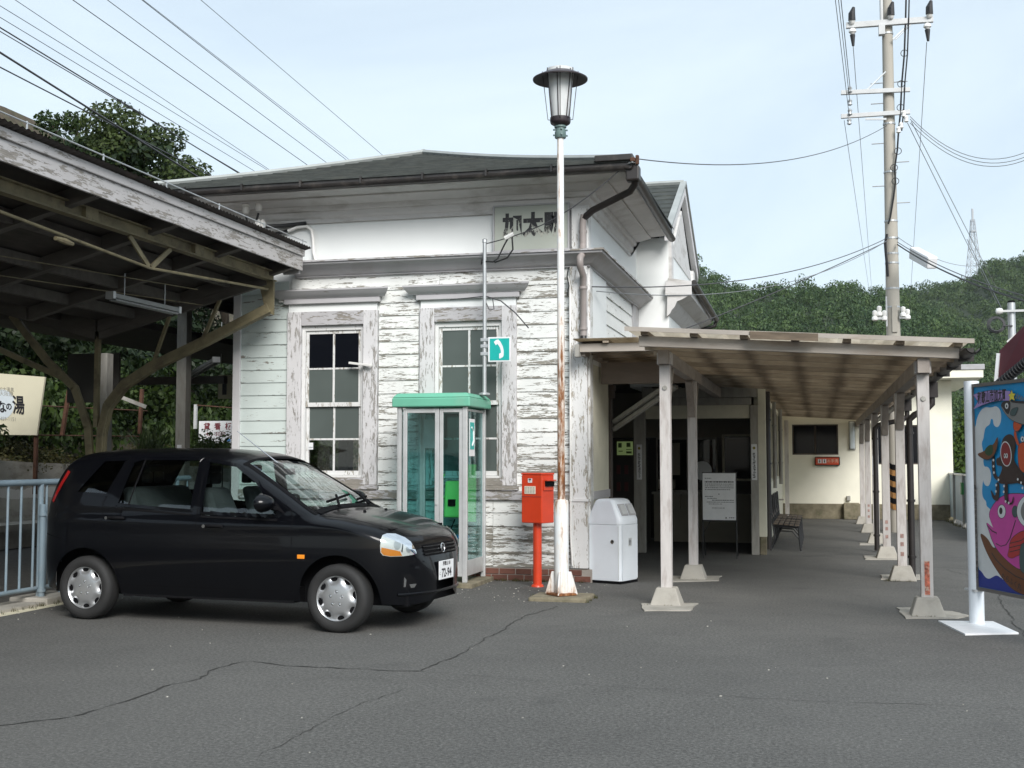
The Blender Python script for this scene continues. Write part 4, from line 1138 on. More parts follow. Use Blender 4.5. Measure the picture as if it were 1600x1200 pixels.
m = MB(); m.box(.2386, .2394, -.04, .04, .44, .54); pic = m.build('pictogram_plate', M['galv_white'], bn, local=True)
m = MB()
for yy in (-.018, .016):
    m.lathe([(.0, 0), (.006, 0), (.006, .006), (0, .006)], (.2396, yy, .522), 8); m.box(.2395, .2402, yy - .009, yy + .009, .485, .515); m.box(.2395, .2402, yy - .006, yy + .006, .455, .485)
m.build('pictogram', M['ink'], pic, local=True)

# ================================================================== COVERED WALKWAY
CW = thing('covered_walkway', (-.25, 20, 0), 'long wooden canopy walkway on painted posts along the station side', 'walkway canopy')
RXB, LXB = .985, -1.515                  # beam lines right and left
zs = lambda x: 2.60 - .062 * (x - LXB)   # underside of joists
post_m = None
def footing(o, x, y, s=1.0):
    m = MB(); a_, b_ = .16 * s, .10 * s
    m.hexa([(x-a_, y-a_, 0), (x+a_, y-a_, 0), (x+a_, y+a_, 0), (x-a_, y+a_, 0), (x-b_, y-b_, .18), (x+b_, y-b_, .18), (x+b_, y+b_, .18), (x-b_, y+b_, .18)])
    return m.build('footing', M['concrete'], o, bevel=.012)
def post(x, y, first=False, brace=True):
    top = zs(x) - .165
    m = MB(); m.box(x - .055, x + .055, y - .055, y + .055, .17, top + .02)
    if first: m.box(x - .075, x + .075, y - .09, y + .06, top + .02, top + .14)
    m_ = m.build('post', M['post_lilac'], CW, bevel=.004)
    footing(m_, x, y)
    if brace:
        for s in (-1, 1):
            if first and s < 0: continue
            b_ = MB(); b_.bar((x, y + s * .058, top - .42), (x, y + s * .36, top - .0), .045, .09, (1, 0, 0)); b_.build('knee_brace', M['beam_wood'], m_, bevel=.003)
    m2 = MB()
    for z in (top - .12, top - .38): m2.lathe([(.0, -.012), (.022, -.012), (.026, 0), (0, 0)], (x, y - .0565, z), 10, 'y')
    if first: m2 = MB(); m2.lathe([(.0, -.012), (.022, -.012), (.026, 0), (0, 0)], (x, y - .0565, top - .22), 10, 'y')
    m2.build('bolt', M['grey_post'] if first else M['lamp_dark'], m_)
    return m_
RY = [12.15, 15.62, 19.02, 22.35, 25.65, 28.95, 32.3]
posts = []
for i, y in enumerate(RY): posts.append(post(RXB, y, i == 0))
posts.append(post(LXB, 12.41, True)); posts.append(post(LXB, 15.14))
m = MB(); m.box(-.80, -.70, 30.6, 30.7, 0, 2.45); m.build('post', M['post_lilac'], CW)
# reflector sticker on the front right post, small marks on others
m = MB(); m.box(RXB - .022, RXB + .024, 12.0925, 12.0945, .20, .52); rf = m.build('reflector_strip', pmat('torn_red_reflector', (.36, .10, .06), .35, .9, 26, dirt=((.6, .55, .45), .9)), posts[0])
FADED = pmat('faded_red_reflector', (.30, .19, .165), .4, .5, 30)
for i in (1, 2, 3, 4):
    for z in (.30, .42, .52):
        m = MB(); m.box(RXB - .02, RXB + .02, RY[i] - .0575, RY[i] - .0555, z, z + .05); m.build('reflector_mark', FADED, posts[i])
# beams
m = MB(); m.box(RXB - .055, RXB + .055, 11.98, 33.2, zs(RXB) - .145, zs(RXB) - .002); m.build('beam', M['beam_wood'], CW, bevel=.004)
m = MB(); m.box(LXB - .055, LXB + .055, 12.24, 19.18, zs(LXB) - .145, zs(LXB) - .002); m.build('beam', M['beam_wood'], CW, bevel=.004)
# joists across, one object each; battens along the length; translucent sheet over them
def sloped(x0, x1, y0, y1, dz0, dz1):
    return [(x0, y0, zs(x0)+dz0), (x1, y0, zs(x1)+dz0), (x1, y1, zs(x1)+dz0), (x0, y1, zs(x0)+dz0), (x0, y0, zs(x0)+dz1), (x1, y0, zs(x1)+dz1), (x1, y1, zs(x1)+dz1), (x0, y1, zs(x0)+dz1)]
m = MB(); m.hexa(sloped(-1.72, 1.30, 11.93, 11.985, .0, .105)); m.build('front_joist', M['fascia_wood'], CW, bevel=.004)
m = MB(); m.hexa(sloped(-1.72, 1.30, 12.36, 12.405, .0, .085)); j0 = m.build('joist', M['joist'], CW, bevel=.003)
y = 13.06; k = 1
while y < 33.0:
    if y < 18.9:
        o = inst(j0, 'joist', wloc(j0) + Vector((0, y - 12.36, 0)), CW)
    else:
        if k == 15 or 'j1' not in globals():
            m = MB(); m.hexa(sloped(-.86, 1.30, y, y + .045, .0, .085)); j1 = m.build('joist', M['joist'], CW, bevel=.003); yj = y
        else: o = inst(j1, 'joist', wloc(j1) + Vector((0, y - yj, 0)), CW)
    y += .70; k += 1
for i in range(7):
    x = -1.69 + i * .485 if i < 6 else 1.25
    ya = 11.86
    m = MB(); m.hexa(sloped(x, x + .075, ya, 33.1, .107, .147)); m.build('batten', M['joist'], CW)
m = MB()
rows = []
nx = 46
for yy in (11.80, 19.0, 26, 33.2):
    rows.append([(-1.84 + 3.24 * i / nx, yy, zs(-1.84 + 3.24 * i / nx) + .158 + .012 * math.sin(i * 2.1)) for i in range(nx + 1)])
m.grid(rows)
m.build('roof_sheet', M['translucent'], CW)
m = MB(); m.hexa(sloped(-1.84, 1.42, 11.785, 11.80, .135, .178)); m.build('sheet_edge', M['fascia_wood'], CW)
m = MB(); m.hexa(sloped(-.62, .02, 11.77, 11.784, .10, .172)); m.build('sheet_patch', pmat('patch_board', (.13, .10, .07), .85, .3, 5, stretch=(1, 4, 4)), CW)
# right gutter with hoppers and downpipes
gz = zs(1.4) + .06
m = MB(); pr = [(1.40 + .07 * math.cos(a_), gz + .06 * math.sin(a_)) for a_ in [math.pi + i * math.pi / 7 for i in range(8)]] + [(1.40 + .060 * math.cos(a_), gz + .05 * math.sin(a_)) for a_ in [2*math.pi - .05 - i * (math.pi - .1) / 7 for i in range(8)]]
m.grid([[(x, 11.72, z + .03) for x, z in pr], [(x, 33, z - .05) for x, z in pr]]); m.build('gutter', M['gutter'], CW, smooth=40)
for y in (12.3, 13.4, 14.5, 16.5, 18.5):
    m = MB(); m.box(1.33, 1.475, y, y + .02, gz - .055, gz + .075); m.build('gutter_bracket', M['gutter'], CW)
def dpipe(y, xg):
    m = MB(); m.box(1.33, 1.47, y - .07, y + .07, gz - .22, gz - .03); m.tube([(1.40, y, gz - .2), (1.40, y, gz - .30), (1.34, y, gz - .36), (xg + .06, y, gz - .44), (xg, y, gz - .5), (xg, y, gz - .62), (xg, y, .02)], .042, 10)
    for z in (1.8, .95, .25): m.tube([(xg, y, z), (xg, y, z + .03)], .055, 10)
    m.build('downpipe', M['down_black'], CW, smooth=50)
dpipe(15.95, 1.125); dpipe(20.3, .90)
# low roof between the walkway and the house wall
m = MB(); m.box(-2.76, -1.59, 14.08, 14.13, 2.76, 2.86); m.build('front_joist', M['fascia_wood'], CW, bevel=.004)
for i in range(11):
    y = 14.5 + i * .42
    m = MB(); m.box(-2.68, -1.59, y, y + .045, 2.76, 2.845); m.build('joist', M['joist'], CW, bevel=.003)
m = MB(); m.box(-2.74, -2.685, 14.14, 19.1, 2.72, 2.86); m.build('wall_plate', M['beam_wood'], CW)
for x in (-2.45, -1.95):
    m = MB(); m.box(x, x + .07, 14.02, 19.1, 2.863, 2.90); m.build('batten', M['joist'], CW)
m = MB(); m.box(-2.80, -1.50, 13.98, 19.1, 2.905, 2.915); m.build('roof_sheet', M['translucent'], CW)
m = MB(); m.box(-2.79, -2.735, 14.02, 14.14, 2.70, 2.85); m.build('joist_end', M['grey_post'], CW, bevel=.004)

# ---- small signs fixed to piers and posts (each can be lifted off)
def strip_sign(x, y, z0, z1, w, label, marks, face='white_sheet'):
    o = thing('strip_sign', (x, y, z0), label, 'sign', 'narrow upright signs on posts')
    m = MB(); m.box(x - w/2, x + w/2, y - .006, y, z0, z1); m.build('plate', M[face], o)
    return o
for x, lb in ((-.965, 'narrow upright white sign on the pale right entrance pier'), (-2.77, 'narrow upright white sign in shade on the left entrance pier')):
    o = strip_sign(x, PY - .002, 1.16, 1.72, .085, lb, None)
    m = MB(); m.lathe([(.0, -.003), (.022, -.003), (.022, 0), (0, 0)], (x, PY - .0085, 1.66), 12, 'y'); m.build('emblem', flat('olive_mark', (.26, .22, .05), .5), o)
    m = MB()
    for i in range(26):
        z = 1.195 + i * .0152; w_ = random.uniform(.012, .030); xo = random.uniform(-.008, .008)
        m.box(x + xo - w_ * .7, x + xo + w_ * .7, PY - .0115, PY - .0085, z, z + random.uniform(.005, .0125))
    m.build('character_marks', M['ink'], o)['kind'] = 'stuff'
o = thing('strip_sign', (RXB, RY[3] - .06, 1.35), 'white sign with a red emblem at its foot on a walkway post', 'sign', 'narrow upright signs on posts')
pz = at_y(1385, 742, RY[3] - .06).z; pz1 = at_y(1385, 712, RY[3] - .06).z
m = MB(); m.box(RXB - .05, RXB + .05, RY[3] - .064, RY[3] - .058, pz, pz1); m.build('plate', M['white_sheet'], o)
m = MB(); m.lathe([(.0, -.003), (.032, -.003), (.032, 0), (0, 0)], (RXB, RY[3] - .0645, pz + .05), 12, 'y'); m.build('emblem', M['ink_maroon'], o)
m = MB()
for i in range(4): m.box(RXB - .016, RXB + .016, RY[3] - .067, RY[3] - .0645, pz + .11 + i * .05, pz + .13 + i * .05)
m.box(RXB - .032, RXB - .005, RY[3] - .067, RY[3] - .0645, pz1 - .07, pz1 - .02); m.box(RXB + .006, RXB + .03, RY[3] - .067, RY[3] - .0645, pz1 - .075, pz1 - .02)
m.build('character_marks', M['ink_grey'], o)['kind'] = 'stuff'

# ---- notice stand in the entrance
ns = thing('notice_stand', (-1.43, 18.35, 0), 'white notice board on black legs standing in the station entrance', 'notice board')
m = MB(); m.box(-1.69, -1.20, 18.33, 18.36, .575, 1.275); m.build('board', M['white_sheet'], ns)
m = MB()
for x in (-1.70, -1.20): m.box(x, x + .015, 18.345, 18.37, 0, 1.28)
m.box(-1.70, -1.185, 18.345, 18.37, 1.276, 1.29); m.box(-1.70, -1.185, 18.345, 18.37, .555, .573)
m.bar((-1.69, 18.37, .55), (-1.69, 18.7, .02), .015, .015); m.bar((-1.20, 18.37, .55), (-1.20, 18.7, .02), .015, .015); m.bar((-1.69, 18.36, .36), (-1.58, 18.36, .56), .01, .01)
m.build('legs', M['bench_iron'], ns)
m = MB()
def greek(x0, x1, z, h):
    x = x0
    while x < x1:
        w_ = random.uniform(.008, .03); m.box(x, min(x + w_, x1), 18.3285, 18.3295, z, z + h); x += w_ + random.uniform(.004, .01)
greek(-1.655, -1.56, 1.195, .008); greek(-1.655, -1.23, 1.135, .020)
for z in (1.108, 1.08, 1.052): greek(-1.655, -1.23, z, .009)
greek(-1.655, -1.28, 1.024, .009); greek(-1.455, -1.44, .955, .014)
greek(-1.655, -1.54, .92, .011); greek(-1.62, -1.48, .893, .009); greek(-1.55, -1.23, .865, .011); greek(-1.63, -1.23, .838, .009); greek(-1.60, -1.40, .81, .008); greek(-1.55, -1.36, .75, .008); greek(-1.30, -1.22, .605, .012)
m.prism([(-1.36, 18.3285, .60), (-1.33, 18.3285, .60), (-1.345, 18.3285, .625)], (0, .001, 0))
m.build('print', M['ink'], ns)['kind'] = 'stuff'

# ---- vending machine glimpsed in the waiting room
vm = thing('vending_machine', (-3.4, 21.4, 0), 'dark vending machine with a lit yellow green panel inside the waiting room', 'vending machine')
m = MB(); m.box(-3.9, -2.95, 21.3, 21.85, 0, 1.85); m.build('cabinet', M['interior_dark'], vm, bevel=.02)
m = MB(); a, b = at_y(964, 690, 21.29), at_y(989, 711, 21.29); m.box(a.x, b.x, 21.285, 21.299, b.z, a.z); lpn = m.build('lit_panel', M['lit_panel'], vm)
m = MB(); w_ = b.x - a.x; h_ = a.z - b.z
for (x0, x1, z0, z1) in ((.08, .30, .55, .9), (.10, .36, .25, .32), (.60, .85, .6, .92), (.58, .92, .38, .43), (.58, .92, .12, .28)): m.box(a.x + w_*x0, a.x + w_*x1, 21.281, 21.284, b.z + h_*z0, b.z + h_*z1)
PR_ = m.build('print', flat('panel_print_green', (.10, .16, .06)), lpn); PR_['kind'] = 'stuff'
CANM = flat('dull_red_can', (.12, .03, .03), .4)
for i in range(3):
    for j in range(2): m = MB(); m.box(-3.62 + i * .14, -3.55 + i * .14, 21.285, 21.299, .92 + j * .3, 1.08 + j * .3); m.build('display_can', CANM, vm)

# ---- benches
def bench_mesh(y0, y1, root):
    xb_ = -.80
    for i in range(5):
        m = MB(); x = xb_ + .08 + i * .085; m.box(x, x + .068, y0, y1, .415 - .006 * i + .01, .44 - .006 * i + .01); m.build('seat_slat', M['bench_wood'], root, bevel=.004)
    for i in range(3):
        z = .52 + i * .12; x = xb_ + .045 - i * .022
        m = MB(); m.hexa([(x, y0, z), (x + .02, y0, z), (x + .02, y1, z), (x, y1, z), (x - .018, y0, z + .095), (x + .002, y0, z + .095), (x + .002, y1, z + .095), (x - .018, y1, z + .095)]); m.build('back_slat', M['bench_wood'], root, bevel=.003)
    for y in (y0 + .05, (y0 + y1) / 2, y1 - .05):
        m = MB()
        m.tube([(xb_ + .48, y, .40), (xb_ + .49, y, .2), (xb_ + .51, y, .0)], .018, 6); m.tube([(xb_ + .04, y, .88), (xb_ + .07, y, .45), (xb_ + .10, y, .2), (xb_ + .03, y, .0)], .018, 6)
        m.tube([(xb_ + .07, y, .395), (xb_ + .50, y, .375)], .016, 6)
        m.tube([(xb_ + .09, y, .22), (xb_ + .2, y, .32), (xb_ + .38, y, .31), (xb_ + .48, y, .2)], .012, 6)
        m.bar((xb_ + .07, y, .452), (xb_ + .52, y, .43), .02, .008)
        m.build('iron_frame', M['bench_iron'], root)
b1 = thing('bench', (-.5, 20.95, 0), 'nearer slatted bench with black iron legs against the waiting room wall', 'bench', 'benches under the walkway')
bench_mesh(20.15, 21.75, b1)
b2 = b1.copy(); COL.objects.link(b2); b2.location = Vector(b1.location) + Vector((0, 1.75, 0)); b2['label'] = 'farther slatted bench behind the first along the wall'
for ch in list(b1.children):
    cc = ch.copy(); COL.objects.link(cc); cc.parent = b2

# ================================================================== RESTROOM BUILDING
TY = 31.2
T = thing('restroom_building', (1.2, TY + 2, 0), 'cream rendered toilet block with flat slab roof at the end of the walkway', 'building')
wa = (-.62, .50, 1.60, 2.36); wb = (1.30, 2.46, 1.36, 2.33)
xs0, xs1 = -3.0, 3.20
m = MB()
for a, b in ((xs0, wa[0]), (wa[1], wb[0]), (wb[1], xs1)): m.box(a, b, TY, TY + .15, .38, 3.42)
for w_ in (wa, wb): m.box(w_[0], w_[1], TY, TY + .15, .38, w_[2]); m.box(w_[0], w_[1], TY, TY + .15, w_[3], 3.42)
m.box(xs1 - .15, xs1, TY + .16, TY + 5, .38, 3.42); m.box(xs0, xs1 - .16, TY + 4.85, TY + 5, .38, 3.42)
m.build('wall', M['cream_light'], T)
m = MB(); m.box(xs0, xs1 + .03, TY - .03, TY + 5, 0, .378); m.build('plinth', M['mossy'], T, bevel=.01)
m = MB(); m.box(xs0, .98, TY - .012, TY - .002, 2.38, 2.52); m.build('lintel_band', M['cream_light'], T)
m = MB(); m.box(xs0, xs1 + .65, TY - .75, TY + 5.4, 3.43, 3.62); m.build('roof_slab', M['cream_light'], T, bevel=.01)
m = MB(); m.box(xs0, xs1 + .68, TY - .78, TY + 5.4, 3.622, 3.75); m.build('roof_edge', M['trim_grey'], T, bevel=.01)
m = MB(); m.box(xs0 + .1, xs1 - .2, TY + 2.2, TY + 2.3, .4, 3.4); m.box(-.05, -.02, TY + .3, TY + 2.2, .4, 3.4); m.build('partition', M['interior'], T)
for w_, nm in ((wa, 2), (wb, 3)):
    m = MB(); x0, x1, z0, z1 = w_; f = .035
    m.box(x0, x0 + f, TY + .03, TY + .09, z0, z1); m.box(x1 - f, x1, TY + .03, TY + .09, z0, z1); m.box(x0 + f, x1 - f, TY + .03, TY + .09, z1 - f, z1); m.box(x0 + f, x1 - f, TY + .03, TY + .09, z0, z0 + f)
    for i in range(1, nm): xx = x0 + (x1 - x0) * i / nm; m.box(xx - .015, xx + .015, TY + .04, TY + .08, z0 + f, z1 - f)
    fo = m.build('window', M['dark_wood'], T)
    for i in range(nm):
        p_ = MB(); p_.box(x0 + (x1-x0) * i / nm + .03, x0 + (x1-x0) * (i+1) / nm - .02, TY + .055, TY + .06, z0 + f, z1 - f); p_.build('pane', M['glass_dark'], fo)
m = MB(); m.box(.02, .42, TY + 1.2, TY + 1.3, 2.08, 2.14); m.build('ceiling_lamp', M['white_sheet'], T)
m = MB(); m.box(.60, .98, TY - .22, TY - .032, 0, .41); m.build('concrete_step', M['mossy'], T, bevel=.02)
m = MB(); m.box(.68, .77, TY - .09, TY - .002, .46, .58); m.build('meter_box', M['grey_post'], T, bevel=.01)
tl_ = thing('wall_lamp', (.84, TY, 1.7), 'long upright white wall lamp on the cream toilet block', 'wall lamp')
m = MB(); m.box(.755, .915, TY - .035, TY - .001, 1.72, 2.44); m.build('back_plate', M['grey_post'], tl_)
m = MB(); m.box(.775, .895, TY - .12, TY - .036, 1.74, 2.42); m.build('diffuser', M['plastic_white'], tl_, bevel=.03)
ts = thing('toilet_sign', (.22, TY, 1.34), 'red sign box with white pictograms and toilet lettering under the window', 'sign')
m = MB(); m.box(-.08, .53, TY - .10, TY - .001, 1.33, 1.55); m.build('box', M['trim_black'], ts, bevel=.02)
m = MB(); m.box(-.055, .505, TY - .106, TY - .101, 1.352, 1.528); m.build('face', M['red_sign'], ts)
m = MB(); m.box(.0, .088, TY - .109, TY - .1065, 1.39, 1.49); m.box(.115, .203, TY - .109, TY - .1065, 1.39, 1.49); fc = m.build('pictogram_tile', M['white_sheet'], ts)
m = MB()
for xx in (.044, .159): m.box(xx - .014, xx + .014, TY - .112, TY - .1095, 1.405, 1.455); m.lathe([(.0, -.002), (.013, -.002), (.013, 0), (0, 0)], (xx, TY - .1098, 1.47), 10, 'y')
m.build('pictogram', M['ink'], fc)
m = MB(); text_on(m, 'お手洗', (.355, TY - .1085, 1.44), (1, 0, 0), (0, 0, 1), .092); m.build('lettering', M['cream_sheet'], ts, recalc=False)

# ================================================================== PALE BLUE FENCE, SHRUBS AT THE BACK RIGHT
Fn = thing('metal_fence', (3.12, 28, 0), 'pale blue sheet metal fence beside the cream toilet block', 'fence')
for i in range(5):
    y0_ = 31.9 - i * 1.9
    m = MB(); m.box(3.11, 3.13, y0_ - 1.86, y0_, .10, 1.12); m.build('panel', M['panel_blue'], Fn)
    m = MB(); m.box(3.06, 3.11, y0_ - 1.90, y0_ - 1.85, 0, 1.16); m.build('fence_post', M['grey_post'], Fn)
    m = MB(); m.box(3.085, 3.15, y0_ - 1.86, y0_, 1.122, 1.16); m.build('top_rail', M['galv'], Fn)
gt = thing('green_tag', (3.04, 27.9, .9), 'small green plate tied to the blue metal fence', 'sign')
m = MB(); m.box(3.0, 3.055, 27.75, 27.95, .72, .98); m.build('plate', flat('tag_green', (.04, .22, .06)), gt)

def leaf_cloud(centers, radii, n, size, flatten=.75, up=.35, seed=0, inner=.55, jit=.7):
    """n leaf quads spread through ellipsoid clumps; returns verts, quads"""
    rg = np.random.default_rng(seed)
    c = np.asarray(centers, float); r = np.asarray(radii, float)
    if r.ndim == 1: r = np.stack([r, r, r * flatten], 1)
    w = r[:, 0] * r[:, 1]; idx = rg.choice(len(c), n, p=w / w.sum())
    d = rg.normal(size=(n, 3)); d /= np.linalg.norm(d, axis=1, keepdims=True)
    rad = (inner + (1 - inner) * rg.random((n, 1)) ** .5)
    p = c[idx] + d * r[idx] * rad
    nrm = d + rg.normal(size=(n, 3)) * jit + np.array([0, 0, up]); nrm /= np.linalg.norm(nrm, axis=1, keepdims=True)
    a = np.cross(nrm, rg.normal(size=(n, 3))); a /= np.linalg.norm(a, axis=1, keepdims=True)
    b = np.cross(nrm, a); s = size * (0.6 + .8 * rg.random((n, 1)))
    a = a * s; b = b * s * .62
    V = np.stack([p - a, p - b * .9 - a * .1, p + a, p + b * .9 + a * .1], 1).reshape(-1, 3)
    return V, np.arange(n * 4).reshape(n, 4)

def foliage_obj(name, centers, radii, n, size, mat, parent=None, seed=0, loc=None, **kw):
    V, Q = leaf_cloud(centers, radii, n, size, seed=seed, **kw)
    me = mesh_np(name, V, Q, [M[mat]])
    o = bpy.data.objects.new(name, me); COL.objects.link(o)
    if parent: o.parent = parent
    if loc is not None: o.location = loc
    return o
tr = thing('conifer', (4.1, 36, 0), 'bright green conifer standing behind the blue fence', 'tree')
m = MB(); m.tube([(4.1, 36, 0), (4.1, 36, 2.2)], [.09, .03], 7); m.build('trunk', M['bark'], tr)
cc = [(RNG.normal() * .22 * (1 - z / 3.2), RNG.normal() * .22 * (1 - z / 3.2), z) for z in np.linspace(.25, 3.1, 26)]
foliage_obj('crown', cc, [.55 * (1 - z[2] / 3.6) + .08 for z in cc], 2600, .075, 'conifer', tr, 3)

# ================================================================== UTILITY POLE
ux, uy = 1.55, 25.9
U = thing('utility_pole', (ux, uy, 0), 'tall concrete utility pole with crossarms behind the walkway', 'utility pole')
m = MB(); m.lathe([(.150, 0), (.142, 4), (.118, 8), (.100, 12.0), (.10, 12.02)], (ux, uy, 0), 20); m.build('pole', M['concrete_pole'], U, smooth=40)
def up_(u, v, dy=0): return at_y(u, v, uy - .16 + dy)
# striped guard wrapped round its foot
GUARD_Y = pmat('guard_faded_orange', (.30, .15, .045), .7, .25, 8)
for i in range(8):
    z0 = .55 + i * .115
    m = MB(); A = []; Bq = []
    for k in range(13):
        a_ = 2 * math.pi * k / 12; A.append((ux + .163 * math.cos(a_), uy + .163 * math.sin(a_), z0 + .10 * math.sin(a_ * 1))); Bq.append((ux + .163 * math.cos(a_), uy + .163 * math.sin(a_), z0 + .115 + .10 * math.sin(a_)))
    m.grid([A, Bq]); m.build('guard_stripe', M['trim_black'] if i % 2 else GUARD_Y, U)
m = MB(); a, b = up_(1322, 38), up_(1458, 28); dz = (b.z - a.z)
m.hexa([(a.x, uy - .20, a.z - .09), (b.x, uy - .20, b.z - .09), (b.x, uy - .11, b.z - .09), (a.x, uy - .11, a.z - .09), (a.x, uy - .20, a.z + .03), (b.x, uy - .20, b.z + .03), (b.x, uy - .11, b.z + .03), (a.x, uy - .11, a.z + .03)])
m.build('crossarm', M['galv_white'], U, bevel=.006)
m = MB(); m.bar(up_(1395, 62), up_(1428, 30), .03, .03); m.bar(up_(1399, 62), up_(1432, 30), .02, .02); m.build('arm_brace', M['galv'], U)
for (ul, vl, ur, vr) in ((1314, 145, 1422, 140), (1314, 182, 1422, 175)):
    m = MB(); a, b = up_(ul, vl), up_(ur, vr); m.bar(a, b, .07, .09); m.build('crossarm', M['galv_white'], U, bevel=.005)
m = MB(); m.bar(up_(1353, 142), up_(1384, 112), .025, .025); m.build('arm_brace', M['galv'], U)
m = MB(); m.bar(up_(1352, 186), up_(1385, 186), .03, .04); m.build('arm_brace', M['galv'], U)
for (u, v) in ((1331, 27), (1392, 19), (1452, 17)):
    p = up_(u, v + 4, -.05)
    m = MB(); m.lathe([(.02, -.10), (.05, -.08), (.07, -.02), (.05, 0), (.075, .04), (.05, .07), (.065, .11), (.03, .15)], p, 12); ins = m.build('insulator', M['ceramic'], U, smooth=50)
    m = MB(); m.tube([p + Vector((.0, -.02, -.02)), p + Vector((.0, -.03, .12)), p + Vector((.04, -.01, .26))], [.075, .07, .03], 8); m.build('cover', M['black_rubber'], ins)
for (u, v) in ((1332, 50), (1449, 42)):
    p = up_(u, v, -.05)
    m = MB(); m.lathe([(.03, .08), (.07, .05), (.08, 0), (.05, -.03), (.02, -.08)], p, 12); ins = m.build('insulator', M['ceramic'], U, smooth=50)
    m = MB(); m.tube([p + Vector((0, 0, -.06)), p + Vector((.01, 0, -.30))], [.055, .025], 8); m.build('cover', M['black_rubber'], ins)
m = MB(); p = up_(1378, 45); m.box(p.x - .07, p.x + .06, uy - .24, uy - .1, p.z - .14, p.z + .08); m.build('bracket_box', M['galv_white'], U, bevel=.008)
m = MB(); p = up_(1377, 10); m.tube([(p.x, uy - .16, p.z - .35), (p.x, uy - .16, p.z + .6)], .035, 8); m.build('riser_post', M['galv_white'], U)
for (u, v) in ((1328, 140), (1328, 160), (1328, 175), (1327, 190), (1412, 178), (1416, 186), (1408, 196), (1404, 203)):
    p = up_(u, v, -.04); m = MB(); m.lathe([(.02, -.07), (.05, -.05), (.035, -.01), (.05, .03), (.02, .07)], p, 10); m.build('insulator', M['ceramic'] if u > 1400 else M['galv'], U, smooth=50)
for i, v in enumerate((126, 158, 221, 288)):
    p = up_(1385, v); m = MB(); m.tube([(ux - .1, uy - .02, p.z), (ux - .36, uy - .02, p.z)], .012, 6); m.build('step_bolt', M['galv'], U)
for i, v in enumerate((125, 251, 315)):
    p = up_(1400, v); m = MB(); m.tube([(ux + .1, uy - .02, p.z), (ux + .38, uy - .02, p.z)], .012, 6); m.build('step_bolt', M['galv'], U)
for v in (50, 192, 268, 345, 372, 396, 411, 451, 480):
    p = up_(1392, v); rr = .104 + (12 - p.z) * .0045
    m = MB(); m.lathe([(rr, 0), (rr + .008, 0), (rr + .008, .035), (rr, .035)], (ux, uy, p.z), 16, cap=False); m.build('band', M['galv'], U)
m = MB(); pts = [up_(u, v, -.02) for u, v in ((1416, -12), (1415, 30), (1413, 85), (1409, 130), (1407, 175), (1404, 205), (1402, 235), (1398, 262), (1399, 285), (1396, 310), (1391, 340), (1388, 350))]; m.tube(pts, .020, 6)
pts2 = [p + Vector((.06, -.02, 0)) for p in pts[:6]]; m.tube(pts2, .016, 6); m.build('riser_cable', M['black_rubber'], U, smooth=60)
for (u, v) in ((1413, 83), (1408, 131), (1407, 168), (1403, 236), (1397, 262), (1399, 283)):
    p = up_(u, v, -.03); m = MB(); m.tube([p + Vector((.07 * math.cos(k * math.pi / 6), 0, .07 * math.sin(k * math.pi / 6))) for k in range(13)], .008, 5, cap=False); m.build('cable_ring', M['black_rubber'], U)
m = MB(); m.tube([up_(u, v, .0) for u, v in ((1386, 366), (1383, 380), (1384, 395), (1386, 415), (1387, 432))], .03, 6); m.build('splice_cable', M['black_rubber'], U, smooth=60)
m = MB(); p = up_(1398, 496); m.box(p.x - .05, p.x + .05, uy - .17, uy - .13, p.z - .3, p.z + .25); m.build('conduit_cover', M['concrete_pole'], U)
lx0, lx1 = up_(1364, 498), up_(1420, 496)
m = MB(); m.bar(lx0, (ux - .12, uy - .14, lx0.z + .01), .06, .05); m.bar((ux + .12, uy - .14, lx1.z + .01), lx1, .06, .05); m.build('low_crossarm', M['galv_white'], U)
m = MB(); p = up_(1385, 480); m.tube([(p.x, uy - .17, p.z - .4), (p.x, uy - .17, p.z + .22)], .018, 6); m.build('riser_post', M['galv_white'], U)
for (u, v) in ((1367, 494), (1374, 487), (1382, 494), (1411, 488), (1418, 492)):
    p = up_(u, v); m = MB(); m.lathe([(.03, -.10), (.06, -.08), (.06, -.02), (.035, 0), (.05, .03), (.05, .1), (.02, .12)], p, 10); m.build('insulator', M['ceramic'], U, smooth=50)
# cable splice box on the messenger wire
cb = thing('cable_closure', at_y(1442, 403, uy - 1.0), 'long white cable box slung on the wire right of the utility pole', 'cable box')
a, b = at_y(1428, 395, uy - .6), at_y(1457, 411, uy - 1.6)
m = MB(); m.bar(a, b, .20, .24); m.build('box', M['white_sheet'], cb, bevel=.03)
m = MB(); d = (b - a).normalized(); m.bar(a - d * .03, a, .16, .20); m.build('end_cap', M['trim_black'], cb)

# second pole: galvanised, at the right
s2 = thing('steel_pole', at_y(1582, 600, 18).xy.to_3d(), 'short silver steel pole at the right edge beyond the awning', 'pole')
pp = at_y(1580, 473, 18)
m = MB(); m.tube([(pp.x, 18, 0), (pp.x, 18, pp.z)], .052, 12); m.build('pole', M['galv'], s2, smooth=50)
m = MB(); m.lathe([(.055, 0), (.04, .03), (.0, .035)], (pp.x, 18, pp.z), 12); m.build('cap', M['trim_black'], s2)
m = MB(); z_ = at_y(1570, 487, 18).z; m.bar((pp.x - .15, 17.93, z_), (pp.x + .25, 17.93, z_), .03, .03); m.build('bracket', M['galv_white'], s2)
m = MB(); m.lathe([(0, -.05), (.04, -.04), (.05, 0), (.04, .04), (0, .05)], (pp.x - .17, 17.93, z_), 10, 'x'); m.build('insulator', M['ceramic'], s2, smooth=60)
m = MB(); c0 = at_y(1557, 507, 17.9)
for q_ in range(3): m.tube([c0 + Vector(((.09 + .015 * q_) * math.cos(k * math.pi / 8), .02 * q_, (.09 + .012 * q_) * math.sin(k * math.pi / 8))) for k in range(17)], .008, 5, cap=False)
